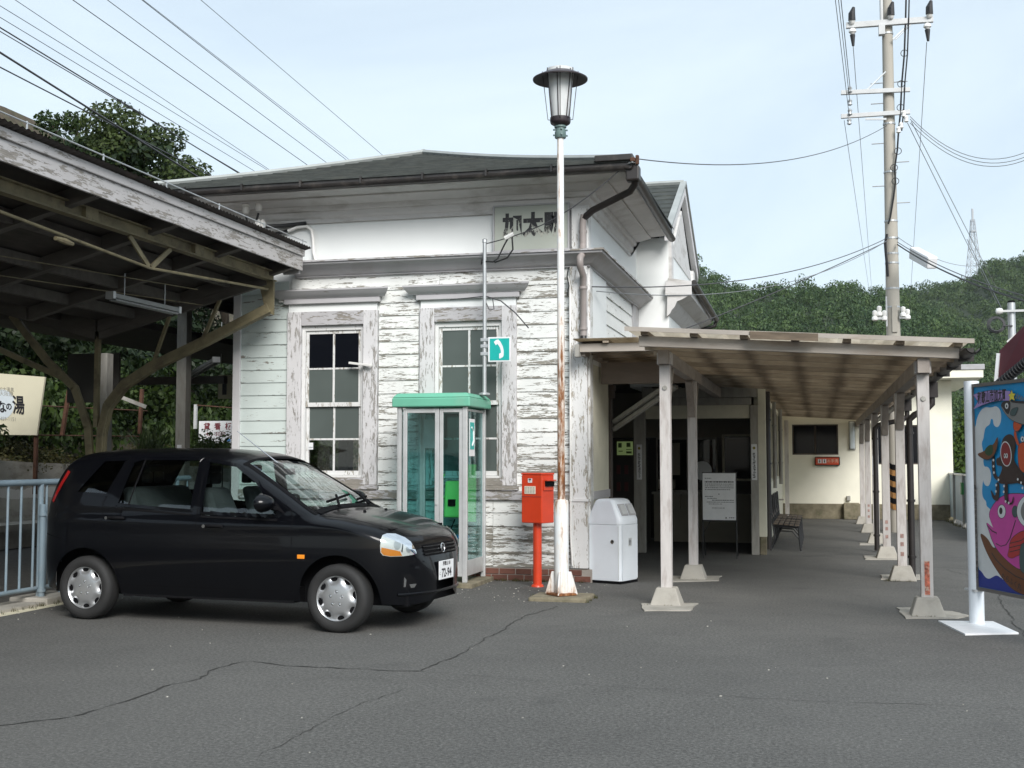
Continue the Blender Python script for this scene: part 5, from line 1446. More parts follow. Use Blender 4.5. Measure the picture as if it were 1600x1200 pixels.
m.tube([c0 + Vector((.09, 0, -.02)), (pp.x, 17.94, c0.z - .02)], .01, 5); m.build('cable_coil', M['wire'], s2)

# ---- wires: every one a thing of its own
def wire(p, q, r, sag, label, group, mat='wire', n=14, name='overhead_wire', ext=(0, 0)):
    p, q = Vector(p), Vector(q); d = q - p
    T_ = [-ext[0] + (1 + ext[0] + ext[1]) * i / n for i in range(n + 1)]
    m = MB(); m.tube([p + d * t_ - Vector((0, 0, 4 * sag * t_ * (1 - t_))) for t_ in T_], r, 5)
    o = m.build(name, M[mat], smooth=80)
    return tag(o, label, 'wire', group)
def far(u, v, y): return at_y(u, v, y)
G1 = 'wires from the utility pole'
wire(far(1304, -10, 20), up_(1327, 182), 0.0062, .0, 'outermost left wire dropping to the lower crossarm of the pole', G1)
wire(far(1309, -10, 20), up_(1328, 160), 0.0062, .0, 'second of the left wires dropping to the lower crossarms', G1)
wire(far(1313, -10, 20), up_(1329, 145), 0.0074, .0, 'third of the left wires dropping to the middle crossarm', G1)
wire(up_(1333, 72), at_y(1358, 400, 60), 0.0074, .0, 'wire hanging from the left end of the top crossarm', G1, 'wire_light', ext=(0, .5))
wire(up_(1319, 188), at_y(1356, 440, 60), 0.0062, .0, 'thin wire from the left tip of the lower crossarm', G1, 'wire_light', ext=(0, .4))
wire(up_(1448, 66), at_y(1422, 470, 60), 0.0074, .0, 'wire hanging from the right end of the top crossarm', G1, 'wire_light', ext=(0, .1))
for i, (v0, v1) in enumerate(((182, 239), (186, 246), (192, 251))):
    wire(up_(1422, v0), at_y(1600, v1, uy - 1), 0.0062, .42, ('upper', 'middle', 'lower')[i] + ' of three service wires sagging away to the right', 'three service wires', ext=(0, .7), n=26)
for i, (u0, v0, u1, v1) in enumerate(((1418, 192, 1548, 455), (1424, 190, 1552, 440))):
    wire(up_(u0, v0), at_y(u1, v1, 34), 0.0074, .0, ('left', 'right')[i] + ' of two thin wires slanting down towards the hill', 'slanting wires', 'wire_light', ext=(0, .1))
wire((-2.02, 13.75, 4.98), up_(1386, 196), 0.0068, .35, 'long wire from the roof corner up to the utility pole', G1, n=24)
wire(at_x(925, 448, WX + .06), up_(1386, 372), 0.0081, .30, 'upper service cable from the white side wall to the pole', G1, n=24)
wire(at_x(932, 455, WX + .06), up_(1386, 376), 0.0062, .42, 'thin service cable sagging under the upper one', G1, 'wire_light', n=24)
wire(at_y(1062, 517, 19.6), up_(1386, 377), 0.0093, .05, 'green sheathed cable from the entrance bay to the pole', G1, n=16)
wire(up_(1402, 378), at_y(1600, 462, 17), 0.0081, .1, 'upper cable running from the pole to the right edge', G1, ext=(0, .2))
wire(up_(1402, 382), at_y(1600, 470, 17), 0.0136, .1, 'thick messenger cable carrying the white box', G1, 'black_rubber', ext=(0, .2))
wire(up_(1402, 370), at_y(1530, 415, 33), 0.0062, .2, 'faint cable from the pole towards the radio tower', G1, 'wire_light')
wire(at_y(1530, 412, 24), at_y(1565, 482, 18), 0.0068, .0, 'short teal guy wire to the silver steel pole', G1, ext=(.9, 0))
# railway feeders at upper left, parallel to the track
GL = 'feeder wires over the platform'
feed = [((0, 82), (318, 282), -9.6, 0.0143, 'thickest lowest feeder wire crossing in front of the tree'), ((0, 105), (338, 279), -10.2, 0.0099, 'feeder wire just above the thickest one'),
        ((0, 43), (372, 270), -9.9, 0.0099, 'dark feeder of the close pair at far left'), ((0, 49), (378, 272), -9.9, 0.0066, 'thin feeder of the close pair at far left'),
        ((0, 27), (402, 270), -10.4, 0.0050, 'thin contact wire above the close pair'), ((0, 9), (420, 267), -10.6, 0.0050, 'thin contact wire second above the close pair'),
        ((24, 0), (422, 266), -10.8, 0.0050, 'thin wire starting at the top left corner'), ((114, 0), (482, 259), -11.2, 0.0072, 'feeder wire fourth from the right above the roof'),
        ((168, 0), (510, 254), -11.6, 0.0066, 'feeder wire third from the right above the roof'), ((222, 0), (540, 249), -12.0, 0.0072, 'left wire of the close pair above the roof'),
        ((224, 0), (545, 249), -12.1, 0.0055, 'right wire of the close pair above the roof'), ((314, 0), (595, 240), -12.4, 0.0066, 'rightmost feeder wire meeting the roof near its peak')]
for (a, b, X, r_, lb) in feed:
    wire(at_x(a[0], a[1], X), at_x(b[0], b[1], X), r_, .0, lb, GL, 'wire', n=4, ext=(.35, 2.2))

# ================================================================== BILLBOARD
bo = Vector((1.335, 11.60, 0)); bdir = Vector((.400, -.9165, 0)).normalized(); bn_ = Vector((bdir.y, -bdir.x, 0))      # normal towards the camera side
if bn_.dot(EYE - bo) < 0: bn_ = -bn_
def bsz(u, v):            # photograph pixel -> (s, z) on the panel face
    d = ray(u, v); t_ = (bo - EYE).dot(bn_) / d.dot(bn_); p = EYE + d * t_
    return (p - bo).dot(bdir), p.z
def bp(s, z, out=0.0): q_ = bo + bdir * s + bn_ * out; return Vector((q_.x, q_.y, z))
BB = thing('billboard', bo, 'colourful standing billboard with cartoon sea creatures on white posts at the right edge', 'billboard')
m = MB(); m.tube([bp(.0, .01, -.03), bp(0, 2.19, -.03)], .066, 16); m.build('post', M['bin_white'], BB, smooth=50)
m = MB(); m.tube([bp(1.95, .01, -.03), bp(1.95, 2.19, -.03)], .066, 16); m.build('post', M['bin_white'], BB, smooth=50)
m = MB(); c_ = bp(.1, 0, 0)
P4 = [at_z(u, v) for u, v in ((1466, 972), (1552, 973), (1592, 991), (1508, 993))]
m.prism([(p.x, p.y, -.03) for p in P4], (0, 0, .045)); m.build('base_plate', M['white_sheet'], BB, bevel=.004)
s0 = .075; ztop, zbot = 2.13, .345; s1 = 1.88
def slab(m, s_a, s_b, z_a, z_b, o0, o1):
    m.hexa([bp(s_a, z_a, o0), bp(s_b, z_a, o0), bp(s_b, z_a, o1), bp(s_a, z_a, o1), bp(s_a, z_b, o0), bp(s_b, z_b, o0), bp(s_b, z_b, o1), bp(s_a, z_b, o1)])
m = MB(); slab(m, s0, s1, zbot, ztop, -.05, -.012); m.build('panel', flat('billboard_sky_blue', (.0, .27, .58), .45), BB)
m = MB(); e = .03
slab(m, s0 - e, s0, zbot - e, ztop + e, -.055, .002); slab(m, s1, s1 + e, zbot - e, ztop + e, -.055, .002); slab(m, s0, s1, ztop, ztop + e, -.055, .002); slab(m, s0, s1, zbot - e, zbot, -.055, .002)
m.build('frame', pmat('billboard_frame_grey', (.17, .16, .15), .5, .08, 3, metal=.4), BB)
m = MB(); slab(m, -.09, s0, .30, .32, -.06, .03); m.build('bracket', M['galv_white'], BB)
ART = {k: flat('billboard_' + k, c, .45) for k, c in dict(white=(.66, .68, .68), navy=(.012, .03, .24), brown=(.15, .052, .018), pink=(.56, .06, .33), octopus=(.032, .016, .014), crimson=(.22, .02, .022), orange=(.52, .075, .02), greyfish=(.20, .20, .19), dark=(.025, .022, .025), purple=(.36, .25, .52), yellow=(.70, .58, .06), green=(.012, .06, .02), red=(.42, .03, .03), slate=(.05, .09, .09)).items()}
layer = [0]
def clip_s(P):
    """keep the outline inside the panel"""
    return [(min(max(s_, s0 + .002), s1 - .002), min(max(z_, zbot + .002), ztop - .002)) for s_, z_ in P]
SHARP = {'star', 'banner', 'fish_mouth', 'fin_line', 'fish_spine', 'fish_eye', 'fish_pupil', 'sucker'}
def chaikin(P, n=2):
    for _ in range(n):
        Q_ = []
        for a, b in zip(P, P[1:] + P[:1]):
            Q_ += [(a[0] * .75 + b[0] * .25, a[1] * .75 + b[1] * .25), (a[0] * .25 + b[0] * .75, a[1] * .25 + b[1] * .75)]
        P = Q_
    return P
def art(name, pts, color, crop=1, outline=None):
    """flat print: outline given in pixels of an enlarged crop of the photograph"""
    oy = 590 if crop == 1 else 760
    if name not in SHARP and len(pts) < 60 and not name.endswith('line'): pts = chaikin(list(pts))
    P = clip_s([bsz(1510 + x / 6.667, oy + y / 6.667) for x, y in pts])
    layer[0] += 1; h = -.0115 + .0004 * layer[0]
    if outline:
        cx = sum(p[0] for p in P) / len(P); cz = sum(p[1] for p in P) / len(P)
        m = MB(); m.prism([bp(p[0] + (p[0]-cx) * outline / max(.02, math.hypot(p[0]-cx, p[1]-cz)), p[1] + (p[1]-cz) * outline / max(.02, math.hypot(p[0]-cx, p[1]-cz)), h - .0002) for p in P], -bn_ * .0002)
        m.build(name + '_outline', ART['dark'], BB)
    m = MB(); m.prism([bp(s_, z_, h) for s_, z_ in P], -bn_ * .0003)
    return m.build(name, ART[color], BB)
def ell(cx, cy, rx, ry, n=24, a0=0, tilt=0):
    return [(cx + rx * math.cos(2*math.pi*i/n) * math.cos(tilt) - ry * math.sin(2*math.pi*i/n) * math.sin(tilt), cy + rx * math.cos(2*math.pi*i/n) * math.sin(tilt) + ry * math.sin(2*math.pi*i/n) * math.cos(tilt)) for i in range(n)]
sh = lambda P, dy: [(x, y + dy) for x, y in P]
# big white wave (continues below), small curl, deep sea
art('wave', [(60, 540), (88, 500), (95, 430), (130, 350), (180, 305), (245, 315), (300, 292), (345, 340), (352, 440), (330, 505), (300, 520), (270, 490), (265, 430), (240, 430), (235, 490), (185, 515), (170, 600), (165, 640), (145, 680), (160, 760), (165, 800), (165, 930), (215, 925), (245, 990), (245, 1060), (225, 1130), (190, 1130), (165, 1090), (165, 1060), (155, 1110), (150, 1210), (165, 1260), (195, 1290), (195, 1340), (240, 1370), (250, 1440), (240, 1640), (290, 1780), (320, 1980), (400, 2120), (380, 2180), (90, 2180), (75, 1000)], 'white')
art('deep_sea', sh([(98, 1060), (96, 870), (125, 868), (155, 900), (185, 950), (225, 966), (262, 945), (300, 925), (330, 940), (385, 985), (520, 1060), (900, 1220), (2600, 1500), (2600, 1700), (100, 1200)], 1133), 'navy')
art('boat_hull', sh([(128, 478), (212, 540), (262, 640), (300, 640), (380, 740), (480, 830), (590, 890), (900, 1010), (2600, 1220), (2600, 1500), (900, 1230), (600, 1135), (470, 1075), (385, 985), (290, 850), (215, 720), (160, 590)], 1133), 'brown', outline=.006)
art('boat_plank_line', sh([(255, 690), (300, 760), (390, 850), (500, 930), (600, 970), (1200, 1130), (1200, 1140), (600, 982), (500, 942), (388, 862), (296, 770), (250, 698)], 1133), 'dark')
# pink sea bream: body, eye, mouth line, fin
art('pink_fish', sh([(218, 300), (262, 200), (330, 120), (420, 80), (520, 75), (700, 90), (1100, 60), (1600, 300), (1500, 800), (1000, 950), (560, 880), (440, 800), (330, 690), (262, 580), (225, 460), (190, 362), (270, 430)], 1133), 'pink', outline=.006)
art('fish_mouth', sh([(190, 362), (268, 432), (255, 400), (222, 305), (190, 362)], 1133), 'white')
art('fish_cheek_line', sh([(300, 590), (350, 620), (400, 605), (440, 540), (500, 350), (508, 352), (448, 545), (406, 612), (350, 628), (296, 600)], 1133), 'dark')
art('fish_mouth_line', sh([(205, 400), (260, 460), (305, 480), (308, 505), (300, 490), (256, 470), (212, 420)], 1133), 'dark')
art('fish_eye', ell(358, 262 + 1133, 40, 68), 'white', outline=.005); art('fish_pupil', ell(350, 255 + 1133, 17, 36), 'dark')
art('fish_fin', sh([(600, 448), (470, 530), (440, 600), (440, 650), (415, 730), (470, 752), (520, 720), (600, 690), (760, 640), (800, 480)], 1133), 'red', outline=.006)
for i in range(3): art('fin_line', sh([(440, 590 + 45 * i), (560, 560 + 45 * i), (600, 530 + 50 * i), (600, 538 + 50 * i), (560, 570 + 45 * i), (440, 598 + 45 * i)], 1133), 'dark')
art('fish_gill', ell(500, 262 + 1133, 30, 58), 'slate', outline=.004)
art('tail_weed', sh([(560, 590), (640, 600), (700, 900), (560, 910), (545, 760)], 1133), 'slate', outline=.005)
art('drum_ring', ell(700, 260 + 1133, 180, 190), 'white', outline=.005); art('drum_skin', ell(700, 260 + 1133, 140, 150), 'greyfish')
# octopus with a leaf hat and suckered arms
for P in ([(258, 800), (290, 800), (292, 960), (310, 1030), (360, 1050), (340, 1080), (290, 1060), (262, 990)], [(300, 1090), (340, 1090), (335, 1260), (320, 1290), (270, 1270), (245, 1170), (262, 1180), (290, 1240), (306, 1200)], [(390, 1100), (430, 1100), (425, 1230), (440, 1310), (470, 1300), (480, 1240), (490, 1240), (485, 1310), (450, 1330), (400, 1300), (388, 1230)], [(480, 1020), (560, 1000), (640, 1060), (700, 1200), (660, 1240), (600, 1120), (500, 1090)]):
    art('octopus_arm', P, 'octopus')
art('octopus_body', [(370, 640), (420, 590), (470, 590), (505, 640), (510, 740), (490, 830), (500, 880), (560, 960), (600, 1010), (580, 1090), (440, 1110), (330, 1105), (320, 1050), (350, 1010), (375, 930), (345, 915), (310, 915), (305, 840), (345, 835), (355, 740)], 'octopus')
art('octopus_face_rim', ell(410, 795, 58, 132, tilt=-.08), 'white'); art('octopus_face', ell(410, 795, 51, 122, tilt=-.08), 'crimson')
for x in (398, 420): art('octopus_eye', ell(x, 815, 10, 26), 'white'); art('octopus_pupil', ell(x - 2, 812, 5, 13), 'dark')
for x, y in ((282, 860), (283, 925), (288, 990), (335, 1065), (312, 1120), (310, 1185), (395, 1130), (392, 1190), (412, 1290), (445, 1305), (540, 1060), (575, 1095), (590, 1150)): art('sucker', ell(x, y, 9, 14, 10), 'white')
art('leaf_hat', [(108, 795), (190, 770), (240, 720), (290, 700), (332, 600), (330, 700), (305, 790), (250, 850), (190, 850)], 'brown', outline=.006)
art('hat_moss', [(195, 760), (220, 720), (270, 690), (285, 730), (280, 790), (245, 820), (205, 800)], 'green')
# crab claw and body, grey fish on top, star, banner
art('crab_body', [(545, 690), (620, 670), (900, 660), (1000, 800), (900, 1000), (640, 1010), (560, 960), (545, 850)], 'orange', outline=.006)
art('crab_arm', [(500, 560), (525, 555), (530, 620), (560, 690), (545, 720), (510, 640)], 'orange', outline=.004)
art('crab_claw', [(498, 470), (520, 440), (575, 425), (585, 440), (550, 470), (560, 490), (580, 475), (582, 505), (550, 555), (515, 560), (497, 520)], 'orange', outline=.006)
art('crab_eye', ell(592, 640, 18, 28), 'white', outline=.004); art('crab_pupil', ell(594, 642, 8, 14), 'dark')
art('grey_fish', [(370, 285), (395, 250), (470, 240), (560, 250), (800, 260), (1100, 330), (1100, 480), (800, 520), (600, 490), (470, 440), (410, 370), (380, 320)], 'greyfish', outline=.006)
art('fish_head', [(362, 285), (395, 245), (465, 240), (470, 300), (455, 380), (430, 380), (395, 320)], 'dark')
art('fish_eye', ell(430, 295, 17, 30), 'white'); art('fish_pupil', ell(430, 297, 8, 16), 'dark')
art('fish_back', [(470, 238), (560, 245), (800, 255), (1100, 325), (1100, 345), (800, 285), (600, 270), (480, 262)], 'dark')
for i in range(4): art('fish_spine', [(520 + 22 * i, 215 + 6 * i), (545 + 22 * i, 165 + 14 * i), (552 + 22 * i, 170 + 14 * i), (532 + 22 * i, 220 + 6 * i)], 'greyfish', outline=.003)
art('side_fin', [(470, 350), (500, 320), (560, 305), (530, 370), (520, 395), (470, 395)], 'slate', outline=.004)
art('banner', [(85, 180), (160, 152), (260, 138), (360, 133), (470, 140), (475, 180), (468, 240), (380, 238), (280, 250), (180, 285), (85, 330), (130, 258), (135, 250)], 'purple', outline=.006)
art('star', [(485, 130), (497, 165), (525, 168), (508, 195), (515, 240), (487, 222), (462, 245), (466, 200), (450, 180), (475, 166)], 'yellow', outline=.004)
layer[0] += 2
m = MB(); up_v = Vector((0, 0, 1))
for i, ch in enumerate('和歌山市加太町'):
    x = 150 + i * 43; yc = (222, 215, 208, 200, 194, 190, 187)[i]
    s_, z_ = bsz(1510 + x / 6.667, 590 + yc / 6.667); sc_ = bsz(1510 + (x + 21) / 6.667, 590 + yc / 6.667)[0] - bsz(1510 + (x - 21) / 6.667, 590 + yc / 6.667)[0]
    text_on(m, ch, bp(s_, z_, -.0115 + .0004 * layer[0]), bdir, up_v, .115, sc_ / .115, .003)
m.build('banner_lettering', ART['dark'], BB, recalc=False)
m = MB(); sa, za_ = bsz(1526, 757); sb_, zb_ = bsz(1529, 905)
text_on(m, '製作加太観光協会イラスト和歌山', bp((sa + sb_) / 2, (za_ + zb_) / 2, -.0115 + .0004 * layer[0]), bdir, up_v, .046, .95, .001, vertical=True, pitch=(za_ - zb_) / 15 / .046)
m.build('credit_lettering', ART['dark'], BB, recalc=False)
m = MB()
for i, ch in enumerate('たらふく丸'):
    x = 400 + 42 * i; yc = 945 + 26 * i + 1133; s_, z_ = bsz(1510 + x / 6.667, 590 + yc / 6.667); text_on(m, ch, bp(s_, z_, -.0115 + .0004 * layer[0]), bdir + Vector((0, 0, -.25)), Vector((0, 0, 1)) + bdir * .25, .062, 1.0, .001)
m.build('boat_lettering', ART['dark'], BB, recalc=False)

# ================================================================== AWNING OF THE SHOP AT THE RIGHT EDGE
aw = thing('shop_awning', at_d(1600, 560, 12.6), 'maroon awning with black corrugated hose along its lower edge at the right edge', 'awning')
D1, D2 = 12.6, 12.2
A0 = [at_d(1561, 548, D1), at_d(1557, 602, D1), at_d(1606, 563, D2), at_d(1700, 480, D2 - .6), at_d(1700, 412, D2 - .6), at_d(1606, 502, D2)]
m = MB(); m.prism(A0, bn_ * -.05 + Vector((.0, .06, 0))); m.build('canvas', M['maroon'], aw, bevel=.01)
m = MB(); m.bar(at_d(1574, 535, D1 - .1), at_d(1588, 523, D1 - .12), .03, .03); m.build('cord_end', M['ceramic'], aw)
m = MB(); m.bar(at_d(1560, 552, D1 - .03), at_d(1556, 598, D1 - .03), .035, .03); m.build('end_strip', M['white_sheet'], aw)
q0 = at_d(1672, 520, D2 - .45); m = MB(); m.tube([(q0.x, q0.y + .12, 0), (q0.x, q0.y + .12, q0.z + .45)], .04, 10); m.build('support_post', M['galv'], aw)
m = MB(); m.bar(at_d(1592, 536, D1 - .08), at_d(1592, 570, D1 - .08), .012, .012); m.build('seam', M['ink_maroon'], aw)
pa, pb_ = at_d(1557, 604, D1 - .15), at_d(1640, 536, D2 - .35)
pts = [pa.lerp(pb_, i / 60) for i in range(61)]
m = MB(); m.tube(pts, [.055 if i % 3 else .036 for i in range(61)], 10); m.build('hose', M['black_rubber'], aw, smooth=30)

# ================================================================== PLATFORM SIDE (left)
# track bed, platform paving, retaining wall and bank
def struct(m, name, mat, **kw): return tag(m.build(name, M[mat], base=False, **kw), kind='structure')
m = MB(); m.box(-12.75, -8.03, -2, 60, -.3, .03); struct(m, 'platform', 'ballast')
RWX = -13.0
m = MB(); pr = [(-12.55, .33), (-12.55, .43), (-12.95, .45), (-12.95, .33)]
m.prism([(x, -2, z) for x, z in pr], (0, 62, 0)); struct(m, 'wall_ledge', 'concrete')
m = MB(); rows = []
for i in range(33):
    y = -2 + i * 2; zt_ = 1.62 - .022 * (y - 10) + .03 * math.sin(y * .9)
    rows.append([(RWX, y, -.2), (RWX - .02, y, .8), (RWX - .04, y, .86), (RWX - .05, y, zt_), (RWX - .35, y, zt_ + .01), (RWX - .35, y, -.2)])
m.grid(rows)
rw_m = NT('old_retaining_wall')
sep = rw_m.node('ShaderNodeSeparateXYZ'); n5 = rw_m.noise(3, 7, .7, stretch=(1, .5, 1.4)); rw_m.l.new(rw_m.geo.outputs['Position'], sep.inputs[0])
c = rw_m.ramp(rw_m.noise(1.1, 8, .65), [(.3, (.24, .225, .195)), (.7, (.46, .44, .39))])
c = rw_m.mix(rw_m.ramp(n5, [(.5, 0), (.72, .7)]), c, (.09, .075, .05))
zz1 = rw_m.math('ADD', sep.outputs['Z'], rw_m.math('MULTIPLY', rw_m.math('SUBTRACT', n5, .5), .22))
bandm = rw_m.math('MULTIPLY', rw_m.math('GREATER_THAN', zz1, .82), rw_m.math('LESS_THAN', zz1, 1.0))
c = rw_m.mix(rw_m.math('MULTIPLY', bandm, .85), c, (.62, .61, .58))
rw_m.col(c); rw_m.rough(.92); rw_m.bump(n5, .5, .02); M['ret_wall'] = rw_m.mat
o = m.build('retaining_wall', M['ret_wall'], smooth=30); tag(o, 'old stained concrete retaining wall with a faded white painted stripe', 'wall')
m = MB(); rows = []
for i in range(40):
    y = -4 + i * 2
    rows.append([(RWX - .3 - k * 1.1, y, 1.45 - .02 * (y - 10) + k * (.34 + .05 * k) + .14 * math.sin(y * .8 + k * 1.7)) for k in range(14)])
m.grid(rows); struct(m, 'bank', 'soil', smooth=60)
def bank_z(x, y):
    k = (RWX - .3 - x) / 1.1; return 1.45 - .02 * (y - 10) + k * (.34 + .05 * k)

# ---- platform canopy
PC = thing('platform_canopy', (-9.13, 13.9, 0), 'old wooden platform canopy with white flaking fascia and Y shaped yellow steel columns', 'platform canopy')
FX, PY1 = -6.34, 14.12
VX = -9.13                                        # valley line
cz = lambda x: 3.165 + abs(x - VX) * .268          # underside of the roof boards
LXE = -11.9
# fascia boards
m = MB(); m.box(FX - .03, FX, -3, PY1, 3.885, 4.065); o = m.build('fascia_board', M['peel_fascia'], PC, bevel=.004); o['peel'] = .64
m = MB(); m.box(FX - .03, FX + .025, -3, PY1 + .01, 4.068, 4.155); o = m.build('fascia_board', M['peel_fascia'], PC, bevel=.008); o['peel'] = .58
m = MB(); m.box(FX - .25, FX - .031, PY1 - .05, PY1, 3.84, 4.12); m.build('end_board', M['trim_grey'], PC)
# corrugated sheet roof and boards under it
m = MB(); rows = []
ny = 900
for x, z in ((FX + .09, 4.19), (VX, 3.475), (LXE - .1, 4.19)):
    rows.append([(x, -3 + (PY1 + 3.06) * j / ny, z + .008 * math.sin(j * math.pi / 2 * 1.0)) for j in range(ny + 1)])
m.grid(rows); rows = [[(p[0], p[1], p[2] - .008) for p in r_] for r_ in rows]; m.grid(rows)
m.build('roof_sheet', M['roof_sheet'], PC)
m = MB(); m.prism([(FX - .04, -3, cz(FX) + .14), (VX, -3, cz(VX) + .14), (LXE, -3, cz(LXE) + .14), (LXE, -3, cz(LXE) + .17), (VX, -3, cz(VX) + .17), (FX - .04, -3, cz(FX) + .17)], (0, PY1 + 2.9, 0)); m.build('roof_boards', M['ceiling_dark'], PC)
# cross rafters
y = PY1 - .22; r0 = None
while y > -2.5:
    m = MB()
    for s in (1, -1):
        xe = FX - .045 if s > 0 else LXE + .03
        m.hexa([(VX + s * .02, y - .05, cz(VX) - .02), (xe, y - .05, cz(xe) - .02), (xe, y + .05, cz(xe) - .02), (VX + s * .02, y + .05, cz(VX) - .02), (VX + s * .02, y - .05, cz(VX) + .135), (xe, y - .05, cz(xe) + .135), (xe, y + .05, cz(xe) + .135), (VX + s * .02, y + .05, cz(VX) + .135)])
    if r0 is None: r0 = m.build('rafter', M['rafter_dark'], PC); yr = y
    else: inst(r0, 'rafter', wloc(r0) + Vector((0, y - yr, 0)), PC)
    y -= 1.42
# long purlins of wood between
for x in (-7.25, -7.95, -8.6, -9.7, -10.4, -11.1):
    m = MB(); m.box(x - .035, x + .035, -2.8, PY1 - .1, cz(x) + .0, cz(x) + .125); m.build('purlin', M['rafter_dark'], PC)
# yellow steel edge beam with angle profile, joints, truss rod and strut
EX = -6.68; ez = 3.80
m = MB(); m.box(EX - .05, EX + .05, -2.8, 13.98, ez + .05, ez + .065); m.box(EX - .006, EX + .006, -2.8, 13.98, ez - .05, ez + .05); m.box(EX - .05, EX + .05, -2.8, 13.98, ez - .065, ez - .05); m.build('edge_beam', M['yellow_beam'], PC)
for y in (9.95, 12.0, 8.0):
    m = MB(); m.box(EX - .02, EX + .055, y - .10, y + .10, ez - .048, ez + .048); m.build('splice_plate', M['yellow_beam'], PC)
ym = 11.07
m = MB()
for s in (-1, 1): m.bar((EX, ym + s * .40, ez - .07), (EX, ym + s * .02, ez - .33), .055, .018, (1, 0, 0))
m.build('strut', M['yellow_beam'], PC)
m = MB(); m.tube([(EX, 13.82, 3.62), (EX, ym, ez - .34), (EX, 8.2, 3.60), (EX, 5.4, ez - .34), (EX, 2.4, 3.62)], .016, 8); m.build('tie_rod', M['yellow_beam'], PC)
tb = at_x(97, 377, EX)
m = MB(); m.tube([(EX + .02, tb.y - .13, tb.z + .005), (EX + .025, tb.y, tb.z), (EX + .02, tb.y + .13, tb.z - .005)], [.02, .032, .02], 8); m.build('turnbuckle', M['yellow_beam'], PC)
# Y columns of bent rails with the end truss
def column(y):
    m = MB(); rt = [(VX + .07, y, 0), (VX + .07, y, 1.35), (VX + .09, y, 1.85), (VX + .17, y, 2.18), (VX + .40, y, 2.45), (VX + .80, y, 2.68), (VX + 1.5, y, 2.97), (VX + 2.42, y, 3.38)]
    def rail(P, w, h, up):
        for a, b in zip(P[:-1], P[1:]): m.bar(a, Vector(b) + (Vector(b) - Vector(a)).normalized() * .02, w, h, up)
    rail(rt, .135, .055, (0, 1, 0)); rail([(p[0] + .03, p[1], p[2] - .035) for p in rt], .04, .11, (0, 1, 0))
    c_ = m.build('column', M['yellow_beam'], PC, bevel=.006)
    m = MB(); lt = [(VX - .07, y, 0), (VX - .07, y, 1.4), (VX - .12, y, 1.9), (VX - .33, y, 2.42), (VX - .75, y, 2.78), (VX - 1.3, y, 3.40)]; rail(lt, .10, .055, (0, 1, 0)); m.build('column_arm', M['yellow_beam'], c_, bevel=.006)
    m = MB(); lt = [(VX - .45, y + .06, 2.52), (VX - 1.1, y + .06, 2.78), (VX - 2.5, y + .06, 3.36)]; rail(lt, .07, .06, (0, 1, 0)); m.build('column_arm', M['yellow_beam'], c_)
    m = MB(); m.bar((VX + .0, y, 1.9), (VX + .0, y, 3.15), .06, .06); m.build('king_post', M['yellow_beam'], c_)
    m = MB()
    for s in (1, -1): m.bar((VX, y, 3.10), (VX + s * 2.4, y, 3.74), .06, .11, (0, 0, 1))
    m.build('top_chord', M['rafter_dark'], c_)
    for xx in (.8, 1.5):
        m = MB(); m.bar((VX + xx, y, 2.68 if xx < 1 else 2.97), (VX + xx + .25, y, 3.36 if xx < 1 else 3.52), .04, .04); m.build('web_bar', M['yellow_beam'], c_)
    m = MB(); m.prism([(EX - .055, y - .02, 3.35), (EX + .05, y - .02, 3.30), (EX + .05, y - .02, 3.74), (EX - .16, y - .02, 3.74)], (0, .04, 0)); m.build('gusset', M['yellow_beam'], c_)
for y in (13.9, 8.2): column(y)
m = MB(); m.box(-9.98, -9.83, 15.2, 15.36, 0, 3.0); m.build('timber_post', M['grey_post'], PC, bevel=.006)
m = MB(); m.box(-9.94, -9.86, 15.185, 15.20, 1.52, 1.64); m.build('post_plate', M['ink_grey'], PC)
m = MB(); m.box(at_y(106, 560, 16.2).x, at_y(186, 560, 16.2).x, 16.2, 16.25, 2.35, 3.1); m.build('hanging_board', M['interior_dark'], PC)
m = MB(); m.box(-12.0, -9.2, 17.5, 17.62, 2.7, 2.82); m.build('far_beam', M['rafter_dark'], PC)
m = MB(); m.tube([(FX + .05, -2, 4.265), (FX + .05, PY1, 4.25)], .007, 6)
for y in [3 + i * 1.1 for i in range(11)]: m.tube([(FX + .05, y, 4.18), (FX + .05, y, 4.27)], .008, 5)
m.build('edge_pipe', M['galv'], PC)
m = MB(); m.tube([(-7.4, 13.5, 3.40), (-8.4, 9.0, 3.33), (-9.1, 4.0, 3.35)], .006, 5); m.tube([(-7.2, 13.0, 3.52), (-8.0, 8.5, 3.44), (-8.1, 5.0, 3.45)], .006, 5); m.build('bracing_wire', M['yellow_beam'], PC)
m = MB(); m.box(-11.6, -9.62, 14.3, 27, 3.42, 3.52); m.box(-11.6, -9.62, 27.01, 27.05, 3.36, 3.54); m.build('rear_roof', M['ceiling_dark'], PC)
